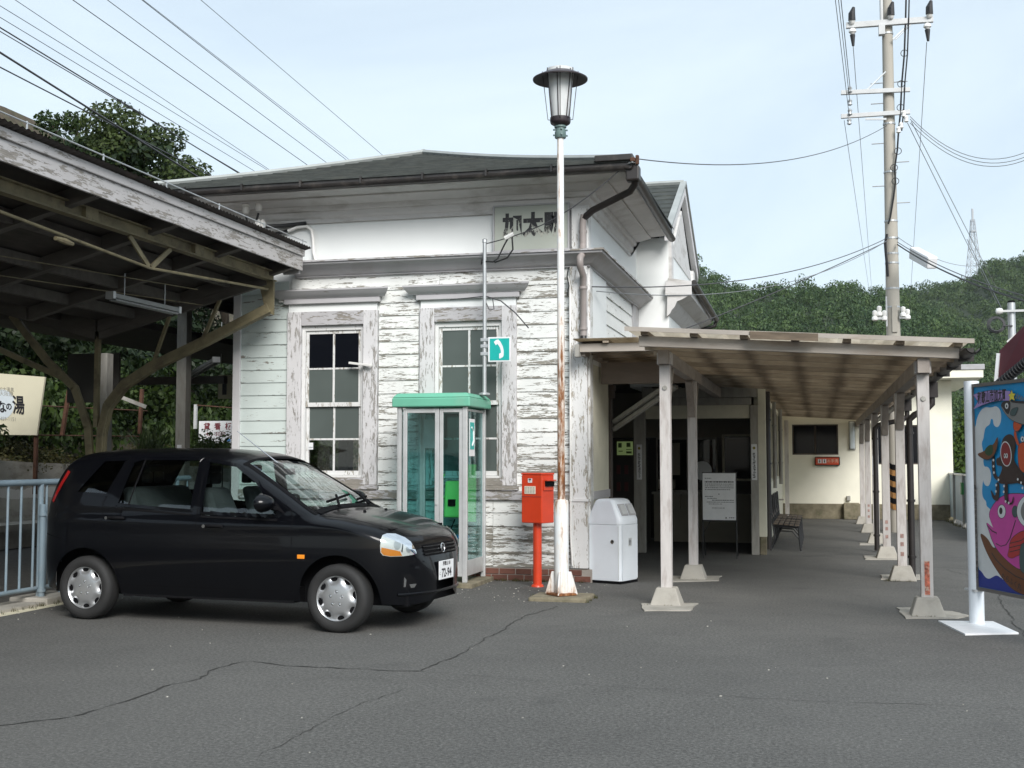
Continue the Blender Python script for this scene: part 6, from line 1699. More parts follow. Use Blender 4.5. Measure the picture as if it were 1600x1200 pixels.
# fluorescent fittings
def tube_lamp(a, b, label, hang):
    a, b = Vector(a), Vector(b); d = (b - a).normalized()
    o = thing('tube_lamp', (a + b) / 2, label, 'lamp', 'fluorescent lamps under the platform roofs')
    m = MB(); m.bar(a, b, .10, .05); m.build('fitting', M['grey_tube'], o, bevel=.005)
    m = MB(); side = d.cross(Vector((0, 0, 1))).normalized() * .035
    for s in (-1, 1): m.tube([a + d * .04 + side * s - Vector((0, 0, .045)), b - d * .04 + side * s - Vector((0, 0, .045))], .014, 8)
    m.build('tube', M['grey_tube'], o, smooth=60)
    m = MB(); m.bar(a - d * .01, a + d * .03, .11, .08); m.build('end_holder', M['galv'], o); m = MB(); m.bar(b - d * .03, b + d * .01, .11, .08); m.build('end_holder', M['galv'], o)
    if hang:
        m = MB(); p = a.lerp(b, .2); q_ = a.lerp(b, .8); m.tube([p, p + Vector((0, 0, hang))], .006, 5); m.tube([q_, q_ + Vector((0, 0, hang))], .006, 5); m.build('hanger', M['galv'], o)
tube_lamp(at_y(172, 461, 11.6), at_y(277, 485, 12.7), 'long tube lamp hanging under the dark platform canopy', .28)
tube_lamp(at_y(283, 594, 17.5), at_y(338, 562, 15.6), 'slanting tube lamp beside the grey roof prop', 0)

# ---- railing between forecourt and platform
RL = thing('railing', (-7.83, 10.8, 0), 'blue grey tubular steel railing behind the car', 'railing')
m = MB(); m.tube([(-7.83, 9.3, 1.245), (-7.83, 14.0, 1.245)], .034, 10); m.build('top_rail', M['steel_blue'], RL, smooth=60)
m = MB(); m.tube([(-7.83, 9.3, .155), (-7.83, 14.0, .155)], .024, 8); m.build('bottom_rail', M['steel_blue'], RL, smooth=60)
y = 9.4; i = 0; bal = None
while y < 14:
    near = [abs(y - p) for p in (10.95, 11.3, 9.3, 13.7)]
    if min(near) > .10:
        if bal is None:
            m = MB(); m.tube([(-7.83, y, .16), (-7.83, y, 1.24)], .0135, 8); bal = m.build('baluster', M['steel_blue'], RL, smooth=60); yb = y
        else: inst(bal, 'baluster', wloc(bal) + Vector((0, y - yb, 0)), RL)
    y += .207
for y in (10.96, 11.34, 9.3, 13.7):
    m = MB(); m.tube([(-7.83, y, .02), (-7.83, y, 1.24)], .030, 10); m.build('rail_post', M['steel_blue'], RL, smooth=60)
m = MB(); m.tube([(-7.77, 10.92, .02), (-7.775, 10.92, 1.02)], .034, 10); m.tube([(-7.77, 10.92, .9), (-7.77, 10.92, .93)], .045, 10); m.tube([(-7.77, 10.92, .12), (-7.77, 10.92, .15)], .045, 10); m.build('clamped_post', M['steel_blue'], RL, smooth=60)
for y in (11.1,): 
    m = MB(); m.box(-8.05, -7.60, y - .32, y + .34, -.05, .075); m.build('footing', M['concrete'], RL, bevel=.015)

# ---- signs beyond the platform
hs = thing('spa_sign', at_x(10, 680, -13.9), 'large cream advertising board with black brush lettering on the bank', 'sign')
tr_, br_ = at_y(70, 589, 17.9), at_y(57, 680, 17.9)
tl__, bl_ = at_y(-95, 576, 17.9), at_y(-95, 678, 17.9)
m = MB(); m.prism([tl__, tr_, br_, bl_], (0, .04, 0)); m.build('board', M['cream_sheet'], hs)
pt = lambda u, v: at_y(u, v, 17.893)
m = MB(); dx = Vector((1, 0, -.055)).normalized(); dz_ = Vector((-.09, 0, 1)).normalized()
text_on(m, '湯', pt(29, 635), dx, dz_, .34, .72, .008); text_on(m, 'の', pt(14, 636), dx, dz_, .14, .9, .006); text_on(m, 'な', pt(3, 637), dx, dz_, .22, .9, .008); text_on(m, 'い', pt(-22, 636), dx, dz_, .20, 1, .003); text_on(m, 'ひ', pt(-42, 636), dx, dz_, .20, 1, .003)
m.build('brush_lettering', M['ink'], hs, recalc=False)['kind'] = 'stuff'
m = MB(); m.lathe([(0, -.002), (.26, -.002), (.26, 0), (0, 0)], pt(2, 632) + Vector((0, .0035, 0)), 32, 'y'); m.build('pale_disc', flat('pale_disc_white', (.60, .66, .70), .5), hs)
m = MB(); text_on(m, '加太温泉', pt(10, 609), dx, dz_, .085, .9); text_on(m, '大阪屋', pt(10, 616), dx, dz_, .085, 1.1); text_on(m, '459-1151', pt(13, 655), dx, dz_, .095, .9)
m.build('small_lettering', M['ink_grey'], hs, recalc=False)['kind'] = 'stuff'
m = MB()
for u in (-80, 52): p = pt(u, 675); m.box(p.x - .03, p.x + .03, 17.95, 18.0, bank_z(-13.9, 18) - .6, p.z + .6)
m.build('leg', M['rust'], hs)
k1 = thing('rental_sign', at_y(340, 690, 24.0), 'white board offering sign space with brown characters and a number', 'sign')
a, b = at_y(311, 658, 24), at_y(368, 692, 24)
m = MB(); m.box(a.x, b.x, 24, 24.03, b.z, a.z); m.build('board', M['white_sheet'], k1)
m = MB(); w_ = b.x - a.x
for i, ch in enumerate('貸看板'): text_on(m, ch, (a.x + w_ * (.22 + .29 * i), 23.996, a.z - .13), (1, 0, 0), (0, 0, 1), .16, 1, .004)
text_on(m, '431-3032', (a.x + w_ * .46, 23.996, a.z - .29), (1, 0, 0), (0, 0, 1), .12, 1.05, .001)
m.build('lettering', M['ink_maroon'], k1, recalc=False)
m = MB(); m.box(b.x - .2, b.x - .12, 23.996, 23.998, b.z + .03, b.z + .09); m.build('blue_mark', flat('sign_blue', (.1, .3, .6)), k1)
m = MB(); m.box(a.x + .1, a.x + .15, 24.04, 24.08, .5, b.z + .2); m.box(b.x - .15, b.x - .1, 24.04, 24.08, .5, b.z + .2); m.build('leg', M['grey_post'], k1)
n1 = thing('platform_number_sign', at_y(352, 622, 20), 'white plate with a black figure one hanging beside the house corner', 'sign')
a, b = at_y(341, 586, 20), at_y(366, 623, 20)
m = MB(); m.box(a.x, b.x + .1, 20, 20.03, b.z, a.z); m.build('plate', M['cream_sheet'], n1)
m = MB(); text_on(m, '1', (a.x + .13, 19.997, (a.z + b.z) / 2 - .01), (1, 0, 0), (0, 0, 1), .38, 1.1, .02); m.build('figure', M['ink'], n1, recalc=False)
m = MB(); m.tube([(a.x + .05, 20.01, a.z), (a.x + .05, 20.01, 4.0)], .008, 5); m.build('hanger', M['galv'], n1)
# rusty wire fence posts on the bank
wf = thing('bank_fence', (-13.9, 18, 1.7), 'rusty leaning post and wire fence among the weeds on the bank', 'fence')
for (u0, v0, u1, v1, y) in ((108, 610, 97, 670, 19.0), (171, 608, 166, 690, 20), (222, 608, 218, 668, 21), (306, 632, 305, 660, 24)):
    m = MB(); m.bar(at_y(u1, v1 + 10, y), at_y(u0, v0, y), .06, .06); m.build('fence_post', M['rust'] if u0 < 300 else M['galv_white'], wf)
for (u0, v0, u1, v1, ya, yb_) in ((60, 634, 230, 642, 18.5, 21.5), (60, 680, 230, 682, 18.5, 21.5), (307, 633, 372, 638, 24, 24.4)):
    m = MB(); m.tube([at_y(u0, v0, ya), at_y(u1, v1, yb_)], .012, 5); m.build('fence_wire', M['rust'], wf)
m = MB(); m.bar(at_y(172, 614, 20), at_y(228, 636, 20.4), .07, .07); m.build('fallen_bar', M['grey_post'], wf)

# ---- shrubs, weeds, trees on the bank
def shrub_proto(name, seed, mat, n=1000, size=.05):
    rg = np.random.default_rng(seed)
    k = 7; cs = np.stack([rg.normal(0, .42, k), rg.normal(0, .42, k), .25 + .45 * rg.random(k)], 1)
    V, Q = leaf_cloud(cs, .28 + .2 * rg.random(k), n, size, seed=seed, inner=.35)
    V[:, 2] = np.maximum(V[:, 2], .0)
    return mesh_np(name, V, Q, [M[mat]])
SH = [shrub_proto('shrub', 31, 'leaf'), shrub_proto('shrub', 32, 'leaf', 900, .062), shrub_proto('shrub', 33, 'leaf_tree', 1000, .055), shrub_proto('shrub', 34, 'leaf', 1100, .045)]
WD = [shrub_proto('weeds', 41, 'leaf_dry', 420, .05), shrub_proto('weeds', 42, 'leaf_light', 380, .05)]
rg = random.Random(3)
def mass(name, items, label, mat):
    """one mass of greenery nobody could count: copies of leaf meshes joined into one object"""
    V = []; Q = []; n = 0
    for co, loc, sc_, a_ in items:
        c_, s2_ = math.cos(a_), math.sin(a_); P = co * np.array(sc_)
        P = np.stack([P[:, 0] * c_ - P[:, 1] * s2_, P[:, 0] * s2_ + P[:, 1] * c_, P[:, 2]], 1) + np.array(loc)
        V.append(P); Q.append(np.arange(len(P)).reshape(-1, 4) + n); n += len(P)
    o = bpy.data.objects.new(name, mesh_np(name, np.concatenate(V), np.concatenate(Q), [M[mat]])); COL.objects.link(o)
    tag(o, kind='stuff'); o['label'] = label
    return o
def coords(me):
    co = np.empty(len(me.vertices) * 3, np.float32); me.vertices.foreach_get('co', co); return co.reshape(-1, 3)
SHC = [coords(me) for me in SH]; items = []
for i in range(78):
    y = 14 + 20 * rg.random(); x = -13.6 - 4.5 * rg.random()
    if y < 19.5 and (y < 18 or x > -14.3) and x / y > -.80 and x / y < -.70: continue
    s_ = rg.uniform(.7, 1.5)
    items.append((rg.choice(SHC), (x, y, bank_z(x, y) - .15), (s_, s_, s_ * rg.uniform(.9, 1.5)), rg.uniform(0, 6.28)))
mass('undergrowth', items, 'tangled green undergrowth covering the bank behind the platform', 'leaf')
for nm, (u, v, y, s_), lb in (('shrub', (150, 612, 21.5, 1.0), 'light green leafy shrub behind the rusty post right of the cream board'), ('shrub', (325, 704, 22.8, .8), 'low broad leaved shrub in front of the white rental board'), ('shrub', (300, 668, 25.5, .7), 'small dark shrub beside the pale fence post left of the rental board')):
    me = SH[0]; p = at_y(u, v, y); o = bpy.data.objects.new('shrub', me); COL.objects.link(o); o.location = (p.x, p.y, p.z - .35 * s_); o.scale = (s_, s_, s_); tag(o, lb, 'shrub')
V = []; Q = []
wv = 0
for i in range(70):
    y = 12 + 20 * rg.random(); x = -13.25 - .8 * rg.random() ** 1.5
    src = WD[i % 2]
    co = np.empty(len(src.vertices) * 3, np.float32); src.vertices.foreach_get('co', co); co = co.reshape(-1, 3) * np.array([.75, .75, .55]) * rg.uniform(.6, 1.05)
    V.append(co + np.array([x, y, bank_z(x, y) - .08])); Q.append(np.arange(len(co)).reshape(-1, 4) + wv); wv += len(co)
o = bpy.data.objects.new('weeds', mesh_np('weeds', np.concatenate(V), np.concatenate(Q), [M['leaf_dry']])); COL.objects.link(o); tag(o, kind='stuff'); o['label'] = 'dry grass and weeds spilling over the retaining wall'
# spiky plant
sp_ = thing('yucca', at_y(233, 700, 20.5), 'pale spiky leaved plant above the car roof', 'plant')
m = MB(); c0 = at_y(233, 705, 20.5)
for i in range(95):
    a_ = rg.uniform(0, 6.28); el = rg.uniform(.1, 1.45); L_ = rg.uniform(.35, .62)
    d = Vector((math.cos(a_) * math.cos(el), math.sin(a_) * math.cos(el), math.sin(el))); sd = d.cross(Vector((0, 0, 1))).normalized() * .018
    b0 = c0 + Vector((rg.uniform(-.22, .22), rg.uniform(-.15, .15), rg.uniform(-.1, .1))); mid = b0 + d * L_ * .6; tip = b0 + d * L_ + Vector((0, 0, -.12 * math.cos(el)))
    m.add([b0 - sd, b0 + sd, mid + sd, mid - sd], [(0, 1, 2, 3)]); m.add([mid - sd, mid + sd, tip], [(0, 1, 2)])
m.build('leaves', M['leaf_light'], sp_, recalc=False)

def tree(x, y, z, h, spread, n, leaf, label, seed, mat='leaf_tree', group=None, crown0=.35, clumps=26):
    rg = np.random.default_rng(seed)
    T_ = thing('tree', (x, y, z), label, 'tree', group)
    m = MB(); top = Vector((x + rg.normal() * .2, y, z + h * .62)); m.tube([(x, y, z - .3), (x + .08, y, z + h * .25), top], [h * .035, h * .026, h * .012], 9)
    cs = []; rs = []
    for i in range(clumps):
        a_ = rg.random() * 6.283; t_ = rg.random(); rr = spread * (math.sqrt(rg.random()) * .85) * math.sin(math.pi * min(.98, .18 + .75 * t_)) ** .6
        c_ = Vector((x + rr * math.cos(a_), y + rr * math.sin(a_), z + h * (crown0 + (1 - crown0) * t_ * .93))); cs.append(c_); rs.append(spread * (.20 + .17 * rg.random()) * (1.1 - .4 * t_))
        if i % 3 == 0: m.tube([(x, y, z + h * (crown0 - .12 + .3 * t_)), Vector((x, y, z + h * (crown0 + .3 * t_))).lerp(c_, .5), c_], [h * .014, h * .009, h * .004], 6)
    m.build('trunk', M['bark'], T_, smooth=60)
    V, Q = leaf_cloud([c_ - Vector((x, y, z)) for c_ in cs], rs, n, leaf, seed=seed, inner=.30)
    o = bpy.data.objects.new('crown', mesh_np('crown', V, Q, [M[mat]])); COL.objects.link(o); o.parent = T_
    return T_
# the big evergreen above the canopy, a small one behind, a dark row behind the bank
p = at_d(205, 300, 30); tree(p.x, p.y, 2.5, 7.5, 3.1, 42000, .058, 'large dark evergreen rising above the platform canopy roof', 51, clumps=30, crown0=.45)
p = at_d(300, 320, 33); tree(p.x, p.y, 2.5, 5.6, 1.9, 9000, .075, 'lower evergreen right of the large one, its top just over the slate roof', 52, clumps=14, crown0=.5)
p = at_d(352, 320, 40); tree(p.x, p.y, 2.5, 7.8, 1.3, 6000, .08, 'slender treetop peeping over the far end of the slate roof', 53, clumps=12, crown0=.55)
p = at_d(138, 300, 31); tree(p.x, p.y, 2.5, 8.0, 2.3, 11000, .06, 'thin topped tree left of the large evergreen', 54, clumps=13, crown0=.5)
items = []; tr_rg = np.random.default_rng(77); wood = []
for k in range(3):
    nb = 20; cs = np.stack([tr_rg.normal(0, .9, nb), tr_rg.normal(0, .9, nb), .4 + 4.6 * tr_rg.random(nb)], 1)
    wood.append(leaf_cloud(cs, .55 + .35 * tr_rg.random(nb), 9500, .075, seed=90 + k, inner=.3)[0])
for i, (x, y) in enumerate([(-17.5, 8), (-17.2, 12), (-18, 15.5), (-17, 18.5), (-18.5, 21.5), (-17.2, 24.5), (-18.2, 28), (-17, 32), (-16.2, 36.5), (-19.5, 41), (-15, 43), (-12.5, 47), (-20, 34), (-21, 26), (-21, 18), (-16.4, 21.5), (-16.2, 27)]):
    s_ = 1.05 + .12 * (i % 3); items.append((wood[i % 3], (x, y, bank_z(-17, y) - .2), (s_, s_, s_), i * 1.3))
mass('woodland', items, 'dense dark woodland rising behind the bank in the canopy shade', 'leaf_shade')
# ================================================================== HILLS, FOREST, TOWER
def interp(x, P):
    P = sorted(P)
    if x <= P[0][0]: return P[0][1]
    for (a, va), (b, vb) in zip(P[:-1], P[1:]):
        if x <= b: t_ = (x - a) / (b - a); t_ = t_ * t_ * (3 - 2 * t_) if False else t_; return va + (vb - va) * t_
    return P[-1][1]
NEAR = [(300, 470), (700, 430), (950, 385), (1020, 372), (1062, 382), (1085, 402), (1110, 416), (1150, 432), (1185, 446), (1212, 440), (1250, 437), (1303, 434), (1364, 442), (1411, 450), (1465, 482), (1509, 500), (1566, 530), (1640, 560), (1800, 600), (2300, 640)]
FARR = [(300, 520), (1000, 520), (1300, 480), (1380, 452), (1410, 448), (1445, 444), (1462, 436), (1490, 432), (1520, 433), (1532, 424), (1552, 402), (1575, 396), (1600, 394), (1650, 380), (1750, 370), (1900, 400), (2300, 480)]
def hill(name, crest, d0, d1, tree_h):
    us = list(range(300, 2310, 30)); rows = []
    def pt(u, t_):
        d_ = d0 + (d1 - d0) * min(t_, 1.0) + max(0, t_ - 1) * 120; zc = EYE.z + (718 - interp(u, crest)) / FPX * d1 - tree_h
        dirv = ray(u, 718); dirv.z = 0; p_ = EYE + dirv * d_
        prof = (min(t_, 1.0)) ** .85 if t_ <= 1 else 1 - (t_ - 1) * .8
        return Vector((p_.x, p_.y, max(.0, zc) * prof - .3 + (1 - min(t_, 1)) * .0))
    for u in us: rows.append([pt(u, k / 10) for k in range(17)])
    m = MB(); m.grid(rows); o = m.build(name, M['forest_floor'], base=False, smooth=80); tag(o, kind='structure'); return pt
ptN = hill('near_hill', NEAR, 125, 235, 2.0)
ptF = hill('far_hill', FARR, 250, 430, 3.0)
def forest(name, pt, d0, d1, u0, u1, spacing, r0, r1, leaves, leaf, seed, label):
    rg = np.random.default_rng(seed)
    protos = []
    for k in range(5):
        nb = 7; cs = np.stack([rg.normal(0, .40, nb), rg.normal(0, .40, nb), .1 + .55 * rg.random(nb)], 1); cs = np.concatenate([cs, [[0, 0, .2]]])
        rr = np.concatenate([.30 + .18 * rg.random(nb), [.72]])
        V, Q = leaf_cloud(cs, rr, leaves, leaf, seed=seed + k, inner=.86, up=.15, jit=.3)
        protos.append(V)
    Vs = []; n = 0
    L = d1 - d0
    rows = int(L * 1.03 / spacing)
    for i in range(rows + 2):
        t_ = i / rows * 1.03; d_ = d0 + L * t_
        du = spacing / d_ * FPX; u = u0 + rg.random() * du
        while u < u1:
            uu = u + rg.normal() * du * .3; tt = max(0.02, t_ + rg.normal() * .35 * spacing / L)
            p_ = pt(uu, tt); s_ = r0 + (r1 - r0) * rg.random() ** 1.6
            a_ = rg.random() * 6.283; ca, sa = math.cos(a_), math.sin(a_)
            V = protos[rg.integers(5)] * np.array([s_, s_, s_ * (1.0 + .5 * rg.random())])
            V = np.stack([V[:, 0] * ca - V[:, 1] * sa, V[:, 0] * sa + V[:, 1] * ca, V[:, 2]], 1) + np.array([p_.x, p_.y, p_.z + (rg.random() - .4) * r0])
            Vs.append(V); n += 1; u += du
    V = np.concatenate(Vs); Q = np.arange(len(V)).reshape(-1, 4)
    o = bpy.data.objects.new(name, mesh_np(name, V, Q, [M['leaf_hill']])); COL.objects.link(o); tag(o, kind='stuff'); o['label'] = label
    return n
nf1 = forest('hill_forest', ptN, 128, 235, 1010, 1660, 3.3, 1.4, 3.0, 360, .08, 71, 'broadleaf forest covering the nearer hill')
nf2 = forest('hill_forest', ptF, 255, 430, 1340, 1680, 4.8, 2.1, 4.2, 330, .085, 81, 'broadleaf forest covering the farther hill')
print('crowns', nf1, nf2)
# radio tower on the far hill
tp = at_d(1522, 436, 470); th_ = (436 - 325) / FPX * 470
tw = thing('radio_tower', (tp.x, tp.y, tp.z - 3), 'tall thin lattice radio tower on the far ridge', 'radio tower')
def leg(k, t_):
    w_ = 3.4 * (1 - t_) ** 1.25 + .55; a_ = math.pi / 4 + k * math.pi / 2 + .3; return Vector((tp.x + w_ * math.cos(a_), tp.y + w_ * math.sin(a_), tp.z - 3 + (th_ + 3) * t_))
for k in range(4):
    m = MB(); m.tube([leg(k, t_ / 8 * .86) for t_ in range(9)], .13, 5); m.build('leg', M['tower_grey'], tw)
m = MB()
for j in range(9):
    t0_, t1_ = .86 * j / 9, .86 * (j + 1) / 9
    for k in range(4): m.tube([leg(k, t0_), leg((k + 1) % 4, t1_)], .07, 4); m.tube([leg((k + 1) % 4, t0_), leg(k, t1_)], .07, 4); m.tube([leg(k, t1_), leg((k + 1) % 4, t1_)], .06, 4)
m.build('bracing', M['tower_grey'], tw)
m = MB(); m.lathe([(1.1, 0), (1.1, .5), (.6, .6)], (tp.x, tp.y, tp.z - 3 + (th_ + 3) * .70), 10); m.build('platform', M['tower_grey'], tw)
m = MB(); m.tube([(tp.x, tp.y, tp.z - 3 + (th_ + 3) * .84), (tp.x, tp.y, tp.z + th_)], .42, 7); m.build('mast', M['tower_grey'], tw)

# ================================================================== CAR
CAR = thing('parked_car', (-6.564, 10.731, 0), 'black five door hatchback parked nose in beside the phone booth', 'car', rz=R(-5.43))
WB_ = 2.64; TR_ = .292
def cr(x, P):
    """smooth monotone-ish interpolation through P"""
    xs = [p[0] for p in P]
    if x <= xs[0]: return P[0][1]
    if x >= xs[-1]: return P[-1][1]
    i = max(k for k in range(len(xs) - 1) if xs[k] <= x)
    def slope(k):
        if k == 0 or k == len(P) - 1:
            return 0 if False else ((P[1][1] - P[0][1]) / (P[1][0] - P[0][0]) if k == 0 else (P[-1][1] - P[-2][1]) / (P[-1][0] - P[-2][0]))
        d0 = (P[k][1] - P[k-1][1]) / (P[k][0] - P[k-1][0]); d1 = (P[k+1][1] - P[k][1]) / (P[k+1][0] - P[k][0])
        return 0 if d0 * d1 <= 0 else 2 * d0 * d1 / (d0 + d1)
    h = P[i+1][0] - P[i][0]; t_ = (x - P[i][0]) / h; m0, m1 = slope(i) * h, slope(i+1) * h
    return (2*t_**3 - 3*t_**2 + 1) * P[i][1] + (t_**3 - 2*t_**2 + t_) * m0 + (-2*t_**3 + 3*t_**2) * P[i+1][1] + (t_**3 - t_**2) * m1
XR, XF = -.66, 3.315
TOPP = [(-.66, .52), (-.648, .74), (-.615, .92), (-.555, 1.08), (-.46, 1.29), (-.385, 1.44), (-.315, 1.525), (-.23, 1.56), (.10, 1.585), (.5, 1.592), (.9, 1.59), (1.2, 1.575), (1.42, 1.55), (1.54, 1.52), (1.64, 1.475), (1.80, 1.385), (2.10, 1.21), (2.36, 1.06), (2.44, 1.035), (2.6, 1.015), (2.8, .975), (3.0, .915), (3.15, .845), (3.235, .775), (3.265, .70), (3.292, .62), (3.305, .55), (3.315, .47)]
BOTP = [(-.66, .42), (-.62, .33), (-.48, .27), (0, .25), (2.9, .25), (3.2, .235), (3.29, .245), (3.315, .30)]
def top(x): return cr(x, TOPP)
def bot(x): return cr(x, BOTP)
def plan(x):
    if x > 2.55: t_ = min(1, (x - 2.55) / (XF + .012 - 2.55)); return .80 * max(.0, 1 - t_ ** 3.6) ** (1 / 2.1)
    if x < .25: t_ = min(1, (.25 - x) / (.25 - XR + .012)); return .80 * max(.0, 1 - t_ ** 5.5) ** (1 / 2.8)
    return .80
def wz(x, z):
    w_ = plan(x)
    belt = 1.0
    if z < .62: k = 1 - .075 * ((.62 - z) / .37) ** 2
    elif z < belt: k = 1 - .035 * ((z - .62) / .38) ** 2
    else: k = .965 - .32 * (z - belt) - .10 * max(0, z - 1.25)
    # soft shoulder crease and sill tuck
    k += .010 * math.exp(-((z - .90) / .05) ** 2) - .012 * math.exp(-((z - .985) / .03) ** 2)
    return w_ * k
def arch(x):
    z = 0
    for xc in (0.02, WB_):
        r_ = .372
        if abs(x - xc) < r_: z = max(z, .29 + math.sqrt(r_ * r_ - (x - xc) ** 2))
    return z
def hw(x, z):          # half width of the body at height z, with the upper edge rounded over
    zt_ = top(x); zb_ = bot(x); h = zt_ - zb_
    roofy = 1 if (x < 1.6) else 0
    r_ = min(.13, h * .5)
    y = wz(x, min(z, zt_))
    if z > zt_ - r_:
        t_ = min(1, (z - (zt_ - r_)) / r_); y *= max(0, 1 - t_ ** 2.4) ** (1 / 2.6)
    return y
xs_ = sorted(set([round(v, 4) for v in list(np.linspace(XR, -.46, 14)) + list(np.linspace(-.46, 3.0, 152)) + list(np.linspace(3.0, XF, 36))
     + [xc + s * .372 * math.sin(a_) for xc in (.02, WB_) for s in (-1, 1) for a_ in np.linspace(.9, 1.5708, 9)]]))
NS = 44
def section(x):
    zt_, zb_ = top(x), max(bot(x), arch(x)); r_ = min(.13, (zt_ - zb_) * .5)
    P = []
    for i in range(NS):
        t_ = i / (NS - 1)
        nlow = 26
        if i < nlow: z = zb_ + (zt_ - r_ - zb_) * i / nlow
        else:
            a_ = (i - nlow) / (NS - 1 - nlow) * math.pi / 2; z = zt_ - r_ + r_ * math.sin(a_) ** .9
        P.append((hw(x, z), z))
    P[-1] = (0, zt_)
    return P
secs = [section(x) for x in xs_]
DOORS = [[(1.225, .33), (1.225, 1.50), (1.62, 1.46), (2.16, 1.06), (2.20, .98), (2.20, .33)], [(.43, .66), (.20, .86), (.18, 1.08), (.40, 1.50), (1.215, 1.51), (1.215, .33), (.46, .33)]]
SIDEW = [[(1.255, 1.0), (1.255, 1.47), (1.55, 1.425), (1.79, 1.285), (2.07, .985)], [(.335, 1.065), (.43, 1.465), (.52, 1.49), (1.165, 1.485), (1.155, 1.015)], [(-.16, 1.165), (.10, 1.475), (.36, 1.485), (.21, 1.15)]]
def inpoly(x, z, P):
    c_ = False; j = len(P) - 1
    for i in range(len(P)):
        if (P[i][1] > z) != (P[j][1] > z) and x < (P[j][0] - P[i][0]) * (z - P[i][1]) / (P[j][1] - P[i][1]) + P[i][0]: c_ = not c_
        j = i
    return c_
def grow(P, d):
    cx = sum(p[0] for p in P) / len(P); cz_ = sum(p[1] for p in P) / len(P)
    return [(x + d * (x - cx) / max(.05, math.hypot(x - cx, z - cz_)), z + d * (z - cz_) / max(.05, math.hypot(x - cx, z - cz_))) for x, z in P]
def ws_half(x): return .565 + (x - 1.60) * .13
def in_ws(x, y, z, g=0.0): return 1.60 - g < x < 2.36 + g and abs(y) < ws_half(x) + g and z > top(x) - .10
def in_rear(x, y, z, g=0.0): return x < -.30 + g and abs(y) < .56 + g and 1.06 - g < z < 1.47 + g and z > .0
HOOD = lambda x, y, z: 2.40 < x < 3.19 and abs(y) < .66 * plan(x) / .80 + .03 and z > top(x) - .075
body, glassw, doors, hood = MB(), [MB() for _ in range(8)], [MB() for _ in range(4)], MB()
allv = []
for s in (-1, 1):
    for i in range(len(xs_) - 1):
        for k in range(NS - 1):
            q4 = [(xs_[i], s * secs[i][k][0], secs[i][k][1]), (xs_[i+1], s * secs[i+1][k][0], secs[i+1][k][1]), (xs_[i+1], s * secs[i+1][k+1][0], secs[i+1][k+1][1]), (xs_[i], s * secs[i][k+1][0], secs[i][k+1][1])]
            cx, cy, cz_ = [sum(p[a_] for p in q4) / 4 for a_ in range(3)]
            f = (0, 1, 2, 3) if s < 0 else (3, 2, 1, 0)
            allv.append((q4, f, (cx, cy, cz_), s))
full = MB()
for q4, f, c_, s in allv: full.add(q4, [f])
bvh = BVHTree.FromPolygons([Vector(v) for v in full.v], full.f)
ins_ = lambda q4, d: [(x, y * (1 - d / max(.1, abs(y))), z) for x, y, z in q4]
for q4, f, (cx, cy, cz_), s in allv:
    hole = False
    for wi, P in enumerate(SIDEW):
        if abs(cy) > .40 and inpoly(cx, cz_, grow(P, .035)):
            glassw[(0 if s < 0 else 3) + wi].add([(x, y - s * .008, z) for x, y, z in q4], [f])
        if abs(cy) > .40 and inpoly(cx, cz_, P): hole = True
    if in_ws(cx, cy, cz_, .03): glassw[6].add([(x, y, z - .008) for x, y, z in q4], [f])
    if in_ws(cx, cy, cz_): hole = True
    if in_rear(cx, cy, cz_, .03): glassw[7].add([(x + .008, y, z) for x, y, z in q4], [f])
    if in_rear(cx, cy, cz_): hole = True
    if hole: continue
    dn = None
    for di, P in enumerate(DOORS):
        if abs(cy) > .40 and inpoly(cx, cz_, P): dn = di + (0 if s < 0 else 2)
    if dn is not None: doors[dn].add(q4, [f])
    elif HOOD(cx, cy, cz_): hood.add(q4, [f])
    else: body.add(q4, [f])
def weld(o):
    bm = bmesh.new(); bm.from_mesh(o.data); bmesh.ops.remove_doubles(bm, verts=bm.verts, dist=.0004)
    bmesh.ops.dissolve_degenerate(bm, edges=bm.edges, dist=.00005); bm.to_mesh(o.data); bm.free()
    o.data.polygons.foreach_set('use_smooth', [True] * len(o.data.polygons)); o.data.set_sharp_from_angle(angle=R(50))
    return o
def carpart(m, name, mat, parent=None, **kw): return m.build(name, M[mat], parent or CAR, local=True, recalc=kw.pop('recalc', True), **kw)
bo_ = weld(carpart(body, 'body', 'car_paint', recalc=False))
weld(carpart(hood, 'bonnet', 'car_paint', recalc=False))
dob = [weld(carpart(d, 'door', 'car_paint', recalc=False)) for d in doors]
names = ['side_window'] * 6 + ['windscreen', 'rear_window']
wpar = [dob[0], dob[1], None, dob[2], dob[3], None, None, None]
for g_, n_, p_ in zip(glassw, names, wpar): weld(carpart(g_, n_, 'glass_car', p_, recalc=False))
